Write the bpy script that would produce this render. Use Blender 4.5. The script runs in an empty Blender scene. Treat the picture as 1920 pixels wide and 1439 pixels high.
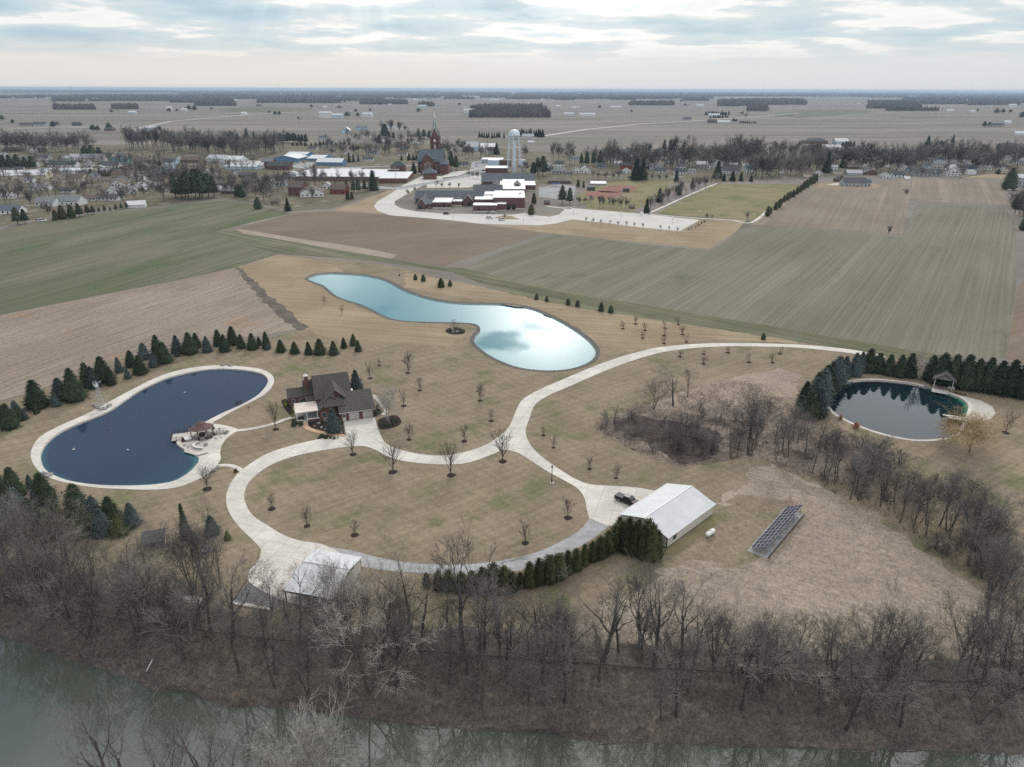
import bpy, bmesh, math, random
import numpy as np
from mathutils import Vector, Matrix
from mathutils.geometry import delaunay_2d_cdt
from mathutils import noise as mnoise
R = math.radians
scene = bpy.context.scene
col = scene.collection
random.seed(7)

# ------------------------------------------------------------------ camera
F, H, CX, CY = 1331.0, 85.0, 960.0, 719.5
PITCH, ROLL = R(22.53), R(0.2)
cam_d = bpy.data.cameras.new("camera"); cam = bpy.data.objects.new("camera", cam_d); col.objects.link(cam)
cam_d.sensor_fit = 'HORIZONTAL'; cam_d.sensor_width = 36.0; cam_d.lens = 36.0 * F / 1920.0
cam_d.clip_start = 1.0; cam_d.clip_end = 90000
cam.matrix_world = Matrix.Translation((0, 0, H)) @ Matrix.Rotation(math.pi / 2 - PITCH, 4, 'X') @ Matrix.Rotation(ROLL, 4, 'Z')
scene.camera = cam

# ------------------------------------------------------------------ world, sun, exposure
SUN_EL, SUN_AZ = R(36), R(4)          # azimuth from +Y towards +X
W = bpy.data.worlds.new("World"); scene.world = W; W.use_nodes = True
def build_world():
    nt = W.node_tree; nt.nodes.clear(); N = nt.nodes; L = nt.links
    def nd(t, **k):
        n = N.new(t)
        for a, b in k.items(): setattr(n, a, b)
        return n
    def val(x, sock):
        if isinstance(x, (int, float)): sock.default_value = x
        elif isinstance(x, (tuple, list)): sock.default_value = (*x, 1) if len(sock.default_value) == 4 else x
        else: L.new(x, sock)
    def mth(op, a, b=0.0, c=0.0, clamp=False):
        n = nd('ShaderNodeMath', operation=op, use_clamp=clamp); val(a, n.inputs[0]); val(b, n.inputs[1]); val(c, n.inputs[2]); return n.outputs[0]
    def mix(f, a, b):
        n = nd('ShaderNodeMix', data_type='RGBA'); val(f, n.inputs[0]); val(a, n.inputs[6]); val(b, n.inputs[7]); return n.outputs[2]
    def smooth(x, lo, hi):
        n = nd('ShaderNodeMapRange', interpolation_type='SMOOTHSTEP'); val(x, n.inputs[0]); val(lo, n.inputs[1]); val(hi, n.inputs[2]); return n.outputs[0]
    tc = nd('ShaderNodeTexCoord'); sp = nd('ShaderNodeSeparateXYZ'); L.new(tc.outputs['Generated'], sp.inputs[0])
    x, y, z = sp.outputs; zc = mth('MAXIMUM', z, 0.0)
    inv = mth('DIVIDE', 1.0, mth('ADD', zc, 0.085))
    cb = nd('ShaderNodeCombineXYZ'); L.new(mth('MULTIPLY', x, inv), cb.inputs[0]); L.new(mth('MULTIPLY', y, inv), cb.inputs[1])
    def noise(scale, det, off, rough=0.58):
        mp = nd('ShaderNodeMapping'); L.new(cb.outputs[0], mp.inputs[0]); mp.inputs['Location'].default_value = off
        n = nd('ShaderNodeTexNoise'); n.inputs['Scale'].default_value = scale; n.inputs['Detail'].default_value = det; n.inputs['Roughness'].default_value = rough
        L.new(mp.outputs[0], n.inputs['Vector']); return n.outputs['Fac']
    n1 = noise(0.72, 6, (3.1, 7.4, 0), .54); n2 = noise(0.33, 3, (11.2, 2.3, 5))
    f = mth('ADD', mth('MULTIPLY', n1, 0.72), mth('MULTIPLY', n2, 0.28))
    rp = nd('ShaderNodeValToRGB'); L.new(f, rp.inputs[0]); e = rp.color_ramp
    stops = [(0.34, (.42, .57, .67)), (0.42, (.50, .66, .76)), (0.475, (.62, .755, .83)), (0.505, (.70, .79, .835)), (0.535, (1.02, 1.02, 1.0)), (0.58, (.92, .965, .98)), (0.65, (.54, .71, .81))]
    while len(e.elements) < len(stops): e.elements.new(0.5)
    for el, (p, c) in zip(e.elements, stops): el.position = p; el.color = (*c, 1)
    clouds = rp.outputs[0]
    # unseen sky tuned for pond reflections, brighter rightwards; zenith raised to light ground
    side = smooth(x, -0.25, 0.42)
    high = mix(smooth(x, -0.30, 0.10), (.27, .34, .44), (.80, .86, .92)); high = mix(smooth(x, 0.28, 0.44), high, (2.0, 2.08, 2.2))
    hi_f = mth('MULTIPLY', smooth(z, 0.20, 0.36), 0.85)
    c1 = mix(hi_f, clouds, high)
    c1 = mix(smooth(z, 0.58, 0.78), c1, mix(smooth(f, .42, .58), (1.0, 1.0, .98), (1.5, 1.47, 1.42)))
    hor = mix(smooth(x, -0.35, 0.25), (.85, .825, .80), (.76, .80, .83))
    c2 = mix(smooth(z, 0.022, 0.062), hor, c1)
    # glow lobes added behind thin cloud, shaped to whiten the teal pond's reflection
    def lobe(el, az, power):
        d = (math.sin(R(az)) * math.cos(R(el)), math.cos(R(az)) * math.cos(R(el)), math.sin(R(el)))
        vm = nd('ShaderNodeVectorMath', operation='DOT_PRODUCT'); L.new(tc.outputs['Generated'], vm.inputs[0]); vm.inputs[1].default_value = d
        return mth('POWER', mth('MAXIMUM', vm.outputs['Value'], 0.0), power)
    gap = smooth(noise(2.7, 4, (1.7, 9.2, 1), .5), 0.36, 0.49)
    g1 = mth('ADD', mth('MULTIPLY', lobe(17.4, 2.8, 150), mth('ADD', mth('MULTIPLY', gap, 4.8), 0.1)), mth('MULTIPLY', lobe(17.9, 3.2, 650), 3.0))
    g2 = mth('ADD', mth('MULTIPLY', lobe(12, -9, 260), mth('MULTIPLY', gap, .4)), mth('MULTIPLY', lobe(13.0, -14.5, 900), 1.5))
    fan = mth('DIVIDE', mth('ADD', x, 0.20), mth('ADD', mth('MULTIPLY', z, -1.0), 0.34))
    rn = nd('ShaderNodeTexNoise', noise_dimensions='1D'); rn.inputs['Scale'].default_value = 9.0; rn.inputs['Detail'].default_value = 2.0; L.new(fan, rn.inputs['W'])
    rays = mth('MULTIPLY', smooth(rn.outputs['Fac'], .48, .70), mth('MULTIPLY', smooth(mth('ABSOLUTE', fan), .75, .15), mth('MULTIPLY', smooth(z, .02, .09), smooth(z, .30, .16))))
    g2 = mth('ADD', g2, mth('MULTIPLY', rays, .09))
    g = mth('ADD', g1, g2)
    add = nd('ShaderNodeMix', data_type='RGBA', blend_type='ADD'); add.inputs[0].default_value = 1
    gl = nd('ShaderNodeVectorMath', operation='SCALE'); gl.inputs[0].default_value = (1, .985, .95); L.new(g, gl.inputs['Scale'])
    L.new(c2, add.inputs[6]); L.new(gl.outputs[0], add.inputs[7])
    below = mix(smooth(z, -0.02, 0.0), (.35, .36, .37), add.outputs[2])
    sky = nd('ShaderNodeTexSky', sky_type='NISHITA'); sky.sun_disc = False
    sky.sun_elevation = SUN_EL; sky.sun_rotation = SUN_AZ; sky.dust_density = 2.0
    bs = nd('ShaderNodeBackground'); L.new(sky.outputs[0], bs.inputs[0]); bs.inputs[1].default_value = 0.08
    bc = nd('ShaderNodeBackground'); L.new(below, bc.inputs[0]); bc.inputs[1].default_value = 1.0
    mx = nd('ShaderNodeMixShader'); mx.inputs[0].default_value = 0.90
    L.new(bs.outputs[0], mx.inputs[1]); L.new(bc.outputs[0], mx.inputs[2])
    out = nd('ShaderNodeOutputWorld'); L.new(mx.outputs[0], out.inputs[0])
build_world()
sun_d = bpy.data.lights.new("sun", 'SUN'); sun_d.energy = 1.5; sun_d.angle = R(12); sun_d.color = (1, .96, .90)
sun = bpy.data.objects.new("sun", sun_d); col.objects.link(sun)
sd = Vector((math.sin(SUN_AZ) * math.cos(SUN_EL), math.cos(SUN_AZ) * math.cos(SUN_EL), math.sin(SUN_EL)))
sun.rotation_euler = sd.to_track_quat('Z', 'Y').to_euler()
vs = scene.view_settings
vs.view_transform = 'Standard'; vs.look = 'None'; vs.gamma = 1.0; vs.use_curve_mapping = False; vs.exposure = -0.04
scene.cycles.use_denoising = False; scene.cycles.sample_clamp_indirect = 3.0; scene.cycles.sample_clamp_direct = 12.0; scene.cycles.max_bounces = 6; scene.cycles.diffuse_bounces = 2; scene.cycles.glossy_bounces = 3; scene.cycles.volume_bounces = 0

# ------------------------------------------------------------------ photo pixel -> place on the ground
def ray(px, py):
    a, b = (px - CX) / F, -(py - CY) / F
    c, s = math.cos(ROLL), math.sin(ROLL); a, b = a * c - b * s, a * s + b * c
    cp, sp = math.cos(PITCH), math.sin(PITCH)
    return a, cp + b * sp, -sp + b * cp
def g(px, py, z=0.0):
    d = ray(px, py); t = (z - H) / d[2]
    return Vector((d[0] * t, d[1] * t, z))
def proj(p):
    x, y, z = p
    cp, sp = math.cos(PITCH), math.sin(PITCH); dz = z - H
    fw, up = y * cp - dz * sp, y * sp + dz * cp
    u, v = x / fw, up / fw; c, s = math.cos(ROLL), math.sin(ROLL)
    u, v = u * c + v * s, -u * s + v * c
    return CX + F * u, CY - F * v
def height_to(p, py):
    lo, hi = 0.0, 120.0
    for _ in range(40):
        m = (lo + hi) / 2
        if proj((p[0], p[1], p[2] + m))[1] > py: lo = m
        else: hi = m
    return lo
def px_per_m(p): return proj((p[0] + 1, p[1], p[2]))[0] - proj(p)[0]

# river valley: far waterline and the top of its bank, as functions of world x
WZ = -5.0
_w = sorted([tuple(g(*q, WZ)[:2]) for q in [(0, 1190), (60, 1210), (130, 1235), (260, 1275), (290, 1297), (350, 1300), (390, 1315), (450, 1328), (480, 1320), (540, 1330), (700, 1350), (850, 1365), (960, 1375), (1100, 1388), (1250, 1393), (1440, 1402), (1700, 1405), (1920, 1412)]])
_t = sorted([tuple(g(*q)[:2]) for q in [(-100, 1075), (0, 1100), (200, 1140), (480, 1180), (800, 1205), (1200, 1235), (1500, 1250), (1920, 1265), (2050, 1270)]])
def interp(pts, x):
    xs = [p[0] for p in pts]; ys = [p[1] for p in pts]
    if x < xs[0]: return ys[0] + (ys[1] - ys[0]) / (xs[1] - xs[0]) * (x - xs[0]) * 0.5
    if x > xs[-1]: return ys[-1]
    return float(np.interp(x, xs, ys))
def y_water(x): return interp(_w, x)
def y_top(x): return interp(_t, x)
def near_w(x): return 61 - 4 * math.sin(x * 0.013 + 0.6) + (0 if x > -20 else min(200, -20 - x) * 0.20)
def bank_z(x, y):
    yw, yt = y_water(x), y_top(x)
    if y >= yt: return 0.0
    if y <= yw:
        yn = near_w(x)
        if y < yn: return min(0.0, WZ - 0.6 + min(1.5, (yn - y) * 0.9) + max(0.0, yn - y - 2) * 0.16)
        return WZ
    s = (y - yw) / (yt - yw)
    b = min(1.0, s / 0.10) * 0.30 + max(0.0, (s - 0.10) / 0.90) ** 0.85 * 0.70
    return WZ + (0 - WZ) * b
def gt(px, py):
    z = 0.0
    for _ in range(25):
        p = g(px, py, z); z = 0.5 * z + 0.5 * bank_z(p[0], p[1])
    p = g(px, py, z); p.z = bank_z(p[0], p[1]); return p

# ------------------------------------------------------------------ materials
MATS = {}
def nodes_of(name):
    m = bpy.data.materials.new(name); m.use_nodes = True; nt = m.node_tree
    b = nt.nodes['Principled BSDF']; return m, nt, b
def _pos(nt):
    n = nt.nodes.new('ShaderNodeNewGeometry'); return n.outputs['Position']
def _noise(nt, vec, scale, det=3, rough=.55, rot=0.0, sc=(1, 1, 1)):
    mp = nt.nodes.new('ShaderNodeMapping'); nt.links.new(vec, mp.inputs[0]); mp.inputs['Rotation'].default_value = (0, 0, rot)
    # rotate first, then stretch: a second mapping
    m2 = nt.nodes.new('ShaderNodeMapping'); nt.links.new(mp.outputs[0], m2.inputs[0]); m2.inputs['Scale'].default_value = sc
    n = nt.nodes.new('ShaderNodeTexNoise'); n.inputs['Scale'].default_value = scale; n.inputs['Detail'].default_value = det; n.inputs['Roughness'].default_value = rough
    nt.links.new(m2.outputs[0], n.inputs['Vector']); return n.outputs['Fac']
def _mix(nt, f, a, b, blend='MIX'):
    n = nt.nodes.new('ShaderNodeMix'); n.data_type = 'RGBA'; n.blend_type = blend
    for s, v in ((n.inputs[0], f), (n.inputs[6], a), (n.inputs[7], b)):
        if isinstance(v, (int, float)): s.default_value = v
        elif isinstance(v, (tuple, list)): s.default_value = (*v, 1)
        else: nt.links.new(v, s)
    return n.outputs[2]
def _range(nt, x, lo, hi, a=0.0, b=1.0):
    n = nt.nodes.new('ShaderNodeMapRange'); n.interpolation_type = 'SMOOTHSTEP'; nt.links.new(x, n.inputs[0])
    for i, v in enumerate((lo, hi, a, b)): n.inputs[i + 1].default_value = v
    return n.outputs[0]
def _grey(nt, x):
    n = nt.nodes.new('ShaderNodeCombineColor')
    for i in range(3): nt.links.new(x, n.inputs[i])
    return n.outputs[0]
def M(name, c, rough=.8, var=.12, scale=.8, spec=.3, metal=0.0, bump=0.0, rnd=0.0):
    if name in MATS: return MATS[name]
    m, nt, b = nodes_of(name)
    b.inputs['Roughness'].default_value = rough; b.inputs['Specular IOR Level'].default_value = spec; b.inputs['Metallic'].default_value = metal
    p = _pos(nt)
    n1 = _noise(nt, p, scale, 4); out = _mix(nt, 1.0, c, _grey(nt, _range(nt, n1, .3, .7, 1 - var, 1 + var)), 'MULTIPLY')
    if rnd:
        oi = nt.nodes.new('ShaderNodeObjectInfo')
        out = _mix(nt, 1.0, out, _grey(nt, _range(nt, oi.outputs['Random'], 0, 1, 1 - rnd, 1 + rnd)), 'MULTIPLY')
    nt.links.new(out, b.inputs['Base Color'])
    if bump:
        bp = nt.nodes.new('ShaderNodeBump'); bp.inputs['Strength'].default_value = bump; bp.inputs['Distance'].default_value = .05
        nt.links.new(_noise(nt, p, scale * 6, 4), bp.inputs['Height']); nt.links.new(bp.outputs[0], b.inputs['Normal'])
    MATS[name] = m; return m
def rowdir(a, b):
    p, q = g(*a), g(*b); return math.atan2(q.y - p.y, q.x - p.x)
def GM(name, c1, c2, c3=None, patch=.02, ang=0.0, across=.9, along=.02, streak=.18, fine=1.6, fvar=.16, c3at=(.56, .68), patch_sc=(1, 1, 1), fine2=None, streak2=None, mow=0.0):
    """ground cover: two colours in patches, a third in scattered patches, streaks along a row direction, fine grain"""
    m, nt, b = nodes_of(name); b.inputs['Roughness'].default_value = 1.0; b.inputs['Specular IOR Level'].default_value = .1
    p = _pos(nt)
    out = _mix(nt, _range(nt, _noise(nt, p, patch, 5, .6, -ang, patch_sc), .36, .64), c1, c2)
    if c3: out = _mix(nt, _range(nt, _noise(nt, p, patch * 1.7, 6, .65, -ang, patch_sc), *c3at), out, c3)
    if streak:
        s = _noise(nt, p, 1.0, 3, .6, -ang, (along, across, 1))
        out = _mix(nt, 1.0, out, _grey(nt, _range(nt, s, .32, .68, 1 - streak, 1 + streak)), 'MULTIPLY')
    if streak2:
        s = _noise(nt, p, 1.0, 1, .5, -ang, (.0015, streak2[0], 1))
        out = _mix(nt, 1.0, out, _grey(nt, _range(nt, s, .56, .66, 1, 1 + streak2[1])), 'MULTIPLY')
    if mow:
        w = nt.nodes.new('ShaderNodeTexWave'); w.inputs['Scale'].default_value = .16; w.inputs['Distortion'].default_value = 16; w.inputs['Detail'].default_value = 1.0; w.inputs['Detail Scale'].default_value = .12; w.bands_direction = 'DIAGONAL'
        nt.links.new(p, w.inputs[0]); out = _mix(nt, 1.0, out, _grey(nt, _range(nt, w.outputs['Fac'], 0, 1, 1 - mow, 1 + mow)), 'MULTIPLY')
    f = _noise(nt, p, fine, 4, .7)
    out = _mix(nt, 1.0, out, _grey(nt, _range(nt, f, .28, .72, 1 - fvar, 1 + fvar)), 'MULTIPLY')
    if fine2:
        f = _noise(nt, p, fine2[0], 3, .7, fine2[2], (1, fine2[3], 1))
        out = _mix(nt, 1.0, out, _grey(nt, _range(nt, f, .3, .7, 1 - fine2[1], 1 + fine2[1])), 'MULTIPLY')
    nt.links.new(out, b.inputs['Base Color']); MATS[name] = m; return m

# ------------------------------------------------------------------ object helpers
def link(o, parent=None):
    col.objects.link(o)
    if parent is not None: o.parent = parent
    return o
LABELS = []
def tag(o, desc, cat, where='', group=None, fixed=False, px=None):
    """desc + where; repeats of one (desc, where) get their place in the row once everything stands"""
    o['category'] = cat
    if group: o['group'] = group
    LABELS.append([o, desc, where, px])
    o['label'] = (desc + ' ' + where).strip()
    return o
def thing(name, desc, cat, loc, rot=0.0, where='', group=None, scale=1.0):
    o = bpy.data.objects.new(name, None); o.empty_display_size = .5; link(o)
    o.location = loc; o.rotation_euler = (0, 0, rot); o.scale = (scale,) * 3 if isinstance(scale, (int, float)) else scale
    return tag(o, desc, cat, where, group)
class MB:
    def __init__(s): s.v = []; s.f = []
    def add(s, vs_, fs_):
        o = len(s.v); s.v += [tuple(v) for v in vs_]; s.f += [tuple(i + o for i in f) for f in fs_]; return s
    def box(s, x0, x1, y0, y1, z0, z1):
        return s.add([(x0, y0, z0), (x1, y0, z0), (x1, y1, z0), (x0, y1, z0), (x0, y0, z1), (x1, y0, z1), (x1, y1, z1), (x0, y1, z1)],
                     [(0, 3, 2, 1), (4, 5, 6, 7), (0, 1, 5, 4), (1, 2, 6, 5), (2, 3, 7, 6), (3, 0, 4, 7)])
    def prism(s, poly, z0, z1):
        n = len(poly)
        return s.add([(x, y, z0) for x, y in poly] + [(x, y, z1) for x, y in poly],
                     [tuple(range(n - 1, -1, -1)), tuple(range(n, 2 * n))] + [(i, (i + 1) % n, n + (i + 1) % n, n + i) for i in range(n)])
    def tube(s, pts, rad, k=6, cap=True):
        pts = [Vector(p) for p in pts]; n = len(pts)
        if not isinstance(rad, (list, tuple)): rad = [rad] * n
        o = len(s.v)
        for i, p in enumerate(pts):
            d = (pts[min(i + 1, n - 1)] - pts[max(i - 1, 0)]).normalized()
            a = d.cross(Vector((0, 0, 1)) if abs(d.z) < .9 else Vector((1, 0, 0))).normalized(); b = d.cross(a)
            for j in range(k):
                t = 2 * math.pi * j / k; s.v.append(tuple(p + (a * math.cos(t) + b * math.sin(t)) * rad[i]))
        for i in range(n - 1):
            for j in range(k):
                a0 = o + i * k + j; a1 = o + i * k + (j + 1) % k; s.f.append((a0, a0 + k, a1 + k, a1))
        if cap: s.f.append(tuple(o + j for j in range(k))); s.f.append(tuple(o + (n - 1) * k + j for j in range(k - 1, -1, -1)))
        return s
    def bar(s, a, b, w): return s.tube([a, b], w, 4)
    def lathe(s, prof, k=12, c=(0, 0)):
        o = len(s.v)
        for r, z in prof:
            for j in range(k): t = 2 * math.pi * j / k; s.v.append((c[0] + r * math.cos(t), c[1] + r * math.sin(t), z))
        for i in range(len(prof) - 1):
            for j in range(k):
                a0 = o + i * k + j; a1 = o + i * k + (j + 1) % k; s.f.append((a0, a1, a1 + k, a0 + k))
        s.f.append(tuple(o + j for j in range(k - 1, -1, -1))); s.f.append(tuple(o + (len(prof) - 1) * k + j for j in range(k)))
        return s
    def gable_roof(s, x0, x1, y0, y1, ze, zr, ov=.4, th=.18, axis='x'):
        """two slabs meeting in a ridge along the axis"""
        if axis == 'y':
            t = MB().gable_roof(y0, y1, x0, x1, ze, zr, ov, th); return s.add([(y, x, z) for x, y, z in t.v], [tuple(reversed(f)) for f in t.f])
        ym = (y0 + y1) / 2; sl = (zr - ze) / (ym - y0); a, b = x0 - ov, x1 + ov; ya, yb = y0 - ov, y1 + ov; zl = ze - sl * ov
        sec = [(ya, zl), (ya, zl + th), (ym, zr + th), (yb, zl + th), (yb, zl), (ym, zr)]
        return s.add([(a, y, z) for y, z in sec] + [(b, y, z) for y, z in sec],
                     [(0, 1, 2, 5), (5, 2, 3, 4), (6, 11, 8, 7), (11, 10, 9, 8)] + [(i, i + 6, (i + 1) % 6 + 6, (i + 1) % 6) for i in range(6)])
    def gable_walls(s, x0, x1, y0, y1, z0, ze, zr, axis='x'):
        if axis == 'y':
            t = MB().gable_walls(y0, y1, x0, x1, z0, ze, zr); return s.add([(y, x, z) for x, y, z in t.v], [tuple(reversed(f)) for f in t.f])
        ym = (y0 + y1) / 2
        return s.add([(x0, y0, z0), (x1, y0, z0), (x1, y1, z0), (x0, y1, z0), (x0, y0, ze), (x1, y0, ze), (x1, y1, ze), (x0, y1, ze), (x0, ym, zr), (x1, ym, zr)],
                     [(0, 1, 5, 4), (1, 2, 6, 9, 5), (2, 3, 7, 6), (3, 0, 4, 8, 7), (0, 3, 2, 1)])
    def hip_roof(s, x0, x1, y0, y1, ze, zr, ov=.4):
        x0, x1, y0, y1 = x0 - ov, x1 + ov, y0 - ov, y1 + ov; ym = (y0 + y1) / 2; d = min((y1 - y0) / 2, (x1 - x0) / 2 - .05)
        return s.add([(x0, y0, ze), (x1, y0, ze), (x1, y1, ze), (x0, y1, ze), (x0 + d, ym, zr), (x1 - d, ym, zr)],
                     [(0, 1, 5, 4), (1, 2, 5), (2, 3, 4, 5), (3, 0, 4), (0, 3, 2, 1)])
    def mesh(s, name, mats):
        me = bpy.data.meshes.new(name); me.from_pydata(s.v, [], s.f); me.update()
        for m in (mats if isinstance(mats, (list, tuple)) else [mats]): me.materials.append(m)
        return me
    def obj(s, name, m, parent=None, smooth=False):
        me = s.mesh(name, m)
        if smooth: me.polygons.foreach_set('use_smooth', [True] * len(me.polygons))
        return link(bpy.data.objects.new(name, me), parent)
def struct(o, kind='structure'): o['kind'] = kind; return o
def smooth_ring(pts, n=4):
    out = []; k = len(pts)
    for i in range(k):
        p0, p1, p2, p3 = (Vector(pts[(i + j - 1) % k]) for j in range(4))
        for t in np.linspace(0, 1, n, endpoint=False):
            out.append(.5 * ((2 * p1) + (-p0 + p2) * t + (2 * p0 - 5 * p1 + 4 * p2 - p3) * t * t + (-p0 + 3 * p1 - 3 * p2 + p3) * t ** 3))
    return out
def smooth_line(pts, n=5):
    q = [Vector(p) for p in pts]; q = [q[0]] + q + [q[-1]]; out = []
    for i in range(1, len(q) - 2):
        p0, p1, p2, p3 = q[i - 1:i + 3]
        for t in np.linspace(0, 1, n, endpoint=False):
            out.append(.5 * ((2 * p1) + (-p0 + p2) * t + (2 * p0 - 5 * p1 + 4 * p2 - p3) * t * t + (-p0 + 3 * p1 - 3 * p2 + p3) * t ** 3))
    return out + [q[-1]]
def ground_pts(pxs, ring=False, line=False, n=4):
    w = [g(x, y).to_2d() for x, y in pxs]
    return smooth_ring(w, n) if ring else smooth_line(w, n) if line else w
def inside(poly_, P):
    A = np.array([(p[0], p[1]) for p in poly_]); B = np.roll(A, -1, 0); P = np.asarray(P); r = np.zeros(len(P), bool)
    for (x0, y0), (x1, y1) in zip(A, B):
        if y0 == y1: continue
        c = ((y0 > P[:, 1]) != (y1 > P[:, 1])) & (P[:, 0] < (x1 - x0) * (P[:, 1] - y0) / (y1 - y0) + x0); r ^= c
    return r
def cdt(outer, holes=(), extra=()):
    v, ed = [], []
    for ring in [outer, *holes]:
        o, k = len(v), len(ring); v += [Vector((p[0], p[1])) for p in ring]; ed += [(o + i, o + (i + 1) % k) for i in range(k)]
    v += [Vector((e[0], e[1])) for e in extra]
    ov, _, of, _, _, _ = delaunay_2d_cdt(v, ed, [], 0, 1e-4, True)
    C = np.array([[sum(ov[i].x for i in f) / 3, sum(ov[i].y for i in f) / 3] for f in of])
    ok = inside(outer, C)
    for h in holes: ok &= ~inside(h, C)
    return ov, [f for f, k in zip(of, ok) if k]
def sheet(name, outer, m, z, holes=(), extra=(), kind='structure'):
    ov, fs_ = cdt(outer, holes, extra)
    up = []
    for f in fs_:
        a, b, c = (ov[i] for i in f[:3]); up.append(f if (b - a).cross(c - a) > 0 else f[::-1])
    mb = MB().add([(p.x, p.y, z) for p in ov], up); o = mb.obj(name, m); return struct(o, kind)
def strip(name, center, width, m, z):
    """a lane of constant width along world points"""
    c = [Vector(p) for p in center]; L_, R_ = [], []
    for i, p in enumerate(c):
        d = (c[min(i + 1, len(c) - 1)] - c[max(i - 1, 0)]).normalized(); nrm = Vector((-d.y, d.x)) * width / 2
        L_.append(p + nrm); R_.append(p - nrm)
    n = len(c); mb = MB().add([(p.x, p.y, z) for p in R_ + L_], [(i, i + 1, n + i + 1, n + i) for i in range(n - 1)])
    return struct(mb.obj(name, m))
#@@GROUND
# ------------------------------------------------------------------ ponds, river, ground
KID = ground_pts([(502,711),(490,701),(462,695),(420,692),(384,694),(350,700),(318,708),(290,719),(262,733),(235,751),(205,771),(175,784),(140,798),(110,813),(88,831),(77,850),(77,866),(86,882),(104,893),(130,902),(165,908),(210,911),(260,911),(300,908),(328,902),(350,890),(366,875),(373,863),(369,855),(354,847),(338,838),(331,830),(338,822),(352,812),(372,799),(390,789),(415,776),(440,765),(465,753),(485,740),(499,724)], ring=True)
KRIM = ground_pts([(514,712),(505,700),(480,691),(425,686),(385,687),(340,694),(305,704),(275,717),(240,735),(200,757),(160,778),(110,800),(75,820),(60,842),(58,858),(66,876),(85,893),(120,905),(170,914),(230,918),(290,919),(330,915),(360,905),(385,893),(403,878),(414,862),(413,850),(416,836),(425,823),(440,812),(448,808),(440,803),(420,798),(398,794),(412,786),(440,770),(470,755),(497,740),(510,726)], ring=True)
MID = ground_pts([(577,523),(590,516),(612,513),(640,513),(680,516),(715,523),(735,532),(755,543),(790,556),(830,565),(870,569),(920,570),(960,572),(1000,580),(1040,597),(1075,617),(1100,635),(1115,652),(1117,664),(1108,677),(1085,688),(1055,694),(1020,695),(980,691),(950,682),(920,668),(898,652),(889,640),(893,628),(900,621),(898,612),(885,607),(850,605),(800,604),(760,602),(735,598),(715,590),(690,577),(670,569),(650,563),(630,555),(617,544),(605,535),(588,529)], ring=True)
RP = ground_pts([(1553,748),(1560,735),(1575,723),(1600,715),(1640,713),(1680,716),(1720,722),(1755,732),(1790,742),(1810,753),(1816,763),(1812,776),(1806,790),(1800,803),(1788,815),(1765,822),(1735,825),(1700,823),(1650,812),(1605,796),(1570,778),(1556,763)], ring=True)
def offset(poly, d):
    n = len(poly); out = []; A = sum(poly[i].x * poly[(i + 1) % n].y - poly[(i + 1) % n].x * poly[i].y for i in range(n)); s = 1 if A > 0 else -1
    for i in range(n):
        t = (poly[(i + 1) % n] - poly[i - 1]).normalized(); out.append(poly[i] + Vector((t.y, -t.x)) * d * s)
    return out
RRIM = offset(RP, 1.0); MRIM = offset(MID, 1.5)
def decl(poly, step):     # thin out crowded ring points
    out = [poly[0]]
    for p in poly[1:]:
        if (p - out[-1]).length > step: out.append(p)
    return out
G_FAR = GM('farmland', (.172, .152, .134), (.200, .180, .160), (.148, .142, .118), patch=.0022, ang=R(8), patch_sc=(.35, 1.6, 1), across=.012, along=.0012, streak=.16, fine=.05, fvar=.05, c3at=(.5, .6))
G_LAWN = GM('winter_lawn', (.246, .198, .144), (.202, .164, .118), (.142, .142, .080), patch=.05, ang=R(35), streak=.10, across=.7, along=.06, fine=1.1, fvar=.15, c3at=(.50, .68), fine2=(4.0, .12, .6, 3), mow=.035)
G_MEADOW = GM('dry_meadow', (.315, .265, .215), (.275, .228, .184), (.235, .197, .158), patch=.05, ang=R(-30), streak=.12, across=1.3, along=.25, fine=1.1, fvar=.18, c3at=(.52, .66), fine2=(2.6, .26, .7, 3.5))
G_STUB = GM('corn_stubble', (.265, .222, .185), (.22, .182, .152), (.25, .185, .13), patch=.02, ang=rowdir((0, 690), (330, 575)), streak=.16, across=.9, along=.03, fine=.8, fvar=.2, fine2=(1.8, .18, -.4, 3))
wd = rowdir((1440, 560), (1570, 455))
G_WHEAT = GM('wheat', (.146, .140, .105), (.176, .164, .130), (.100, .115, .063), patch=.016, ang=wd, patch_sc=(.4, 1, 1), streak=.13, across=.75, along=.006, fine=.9, fvar=.12, c3at=(.58, .72), streak2=(.10, .13))
G_WHEATL = GM('young_wheat', (.112, .118, .074), (.150, .145, .106), (.085, .108, .055), patch=.02, ang=rowdir((0, 560), (480, 430)), patch_sc=(.35, 1.3, 1), streak=.12, across=.35, along=.01, fine=.7, fvar=.1, c3at=(.5, .66))
G_STRIP = GM('field_edge', (.108, .112, .068), (.138, .136, .09), None, patch=.05, ang=rowdir((860, 512), (1500, 640)), streak=.2, across=.35, along=.008, fine=1, fvar=.12, streak2=(.22, .35))
G_BROWN = GM('tilled_soil', (.185, .145, .11), (.155, .12, .092), (.20, .17, .14), patch=.014, ang=rowdir((600, 480), (1000, 440)), patch_sc=(.5, 1.3, 1), streak=.08, across=.4, along=.02, fine=.8, fvar=.10)
G_SOY = GM('bean_stubble', (.215, .18, .145), (.19, .155, .125), None, patch=.02, ang=rowdir((1500, 440), (1570, 355)), streak=.10, across=.5, along=.008, fine=.8, fvar=.1, streak2=(.07, .16))
G_PARK = GM('park_grass', (.18, .165, .085), (.225, .185, .115), (.13, .14, .06), patch=.022, ang=R(20), streak=.1, across=.3, along=.03, fine=.6, fvar=.08, c3at=(.5, .66))
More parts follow.
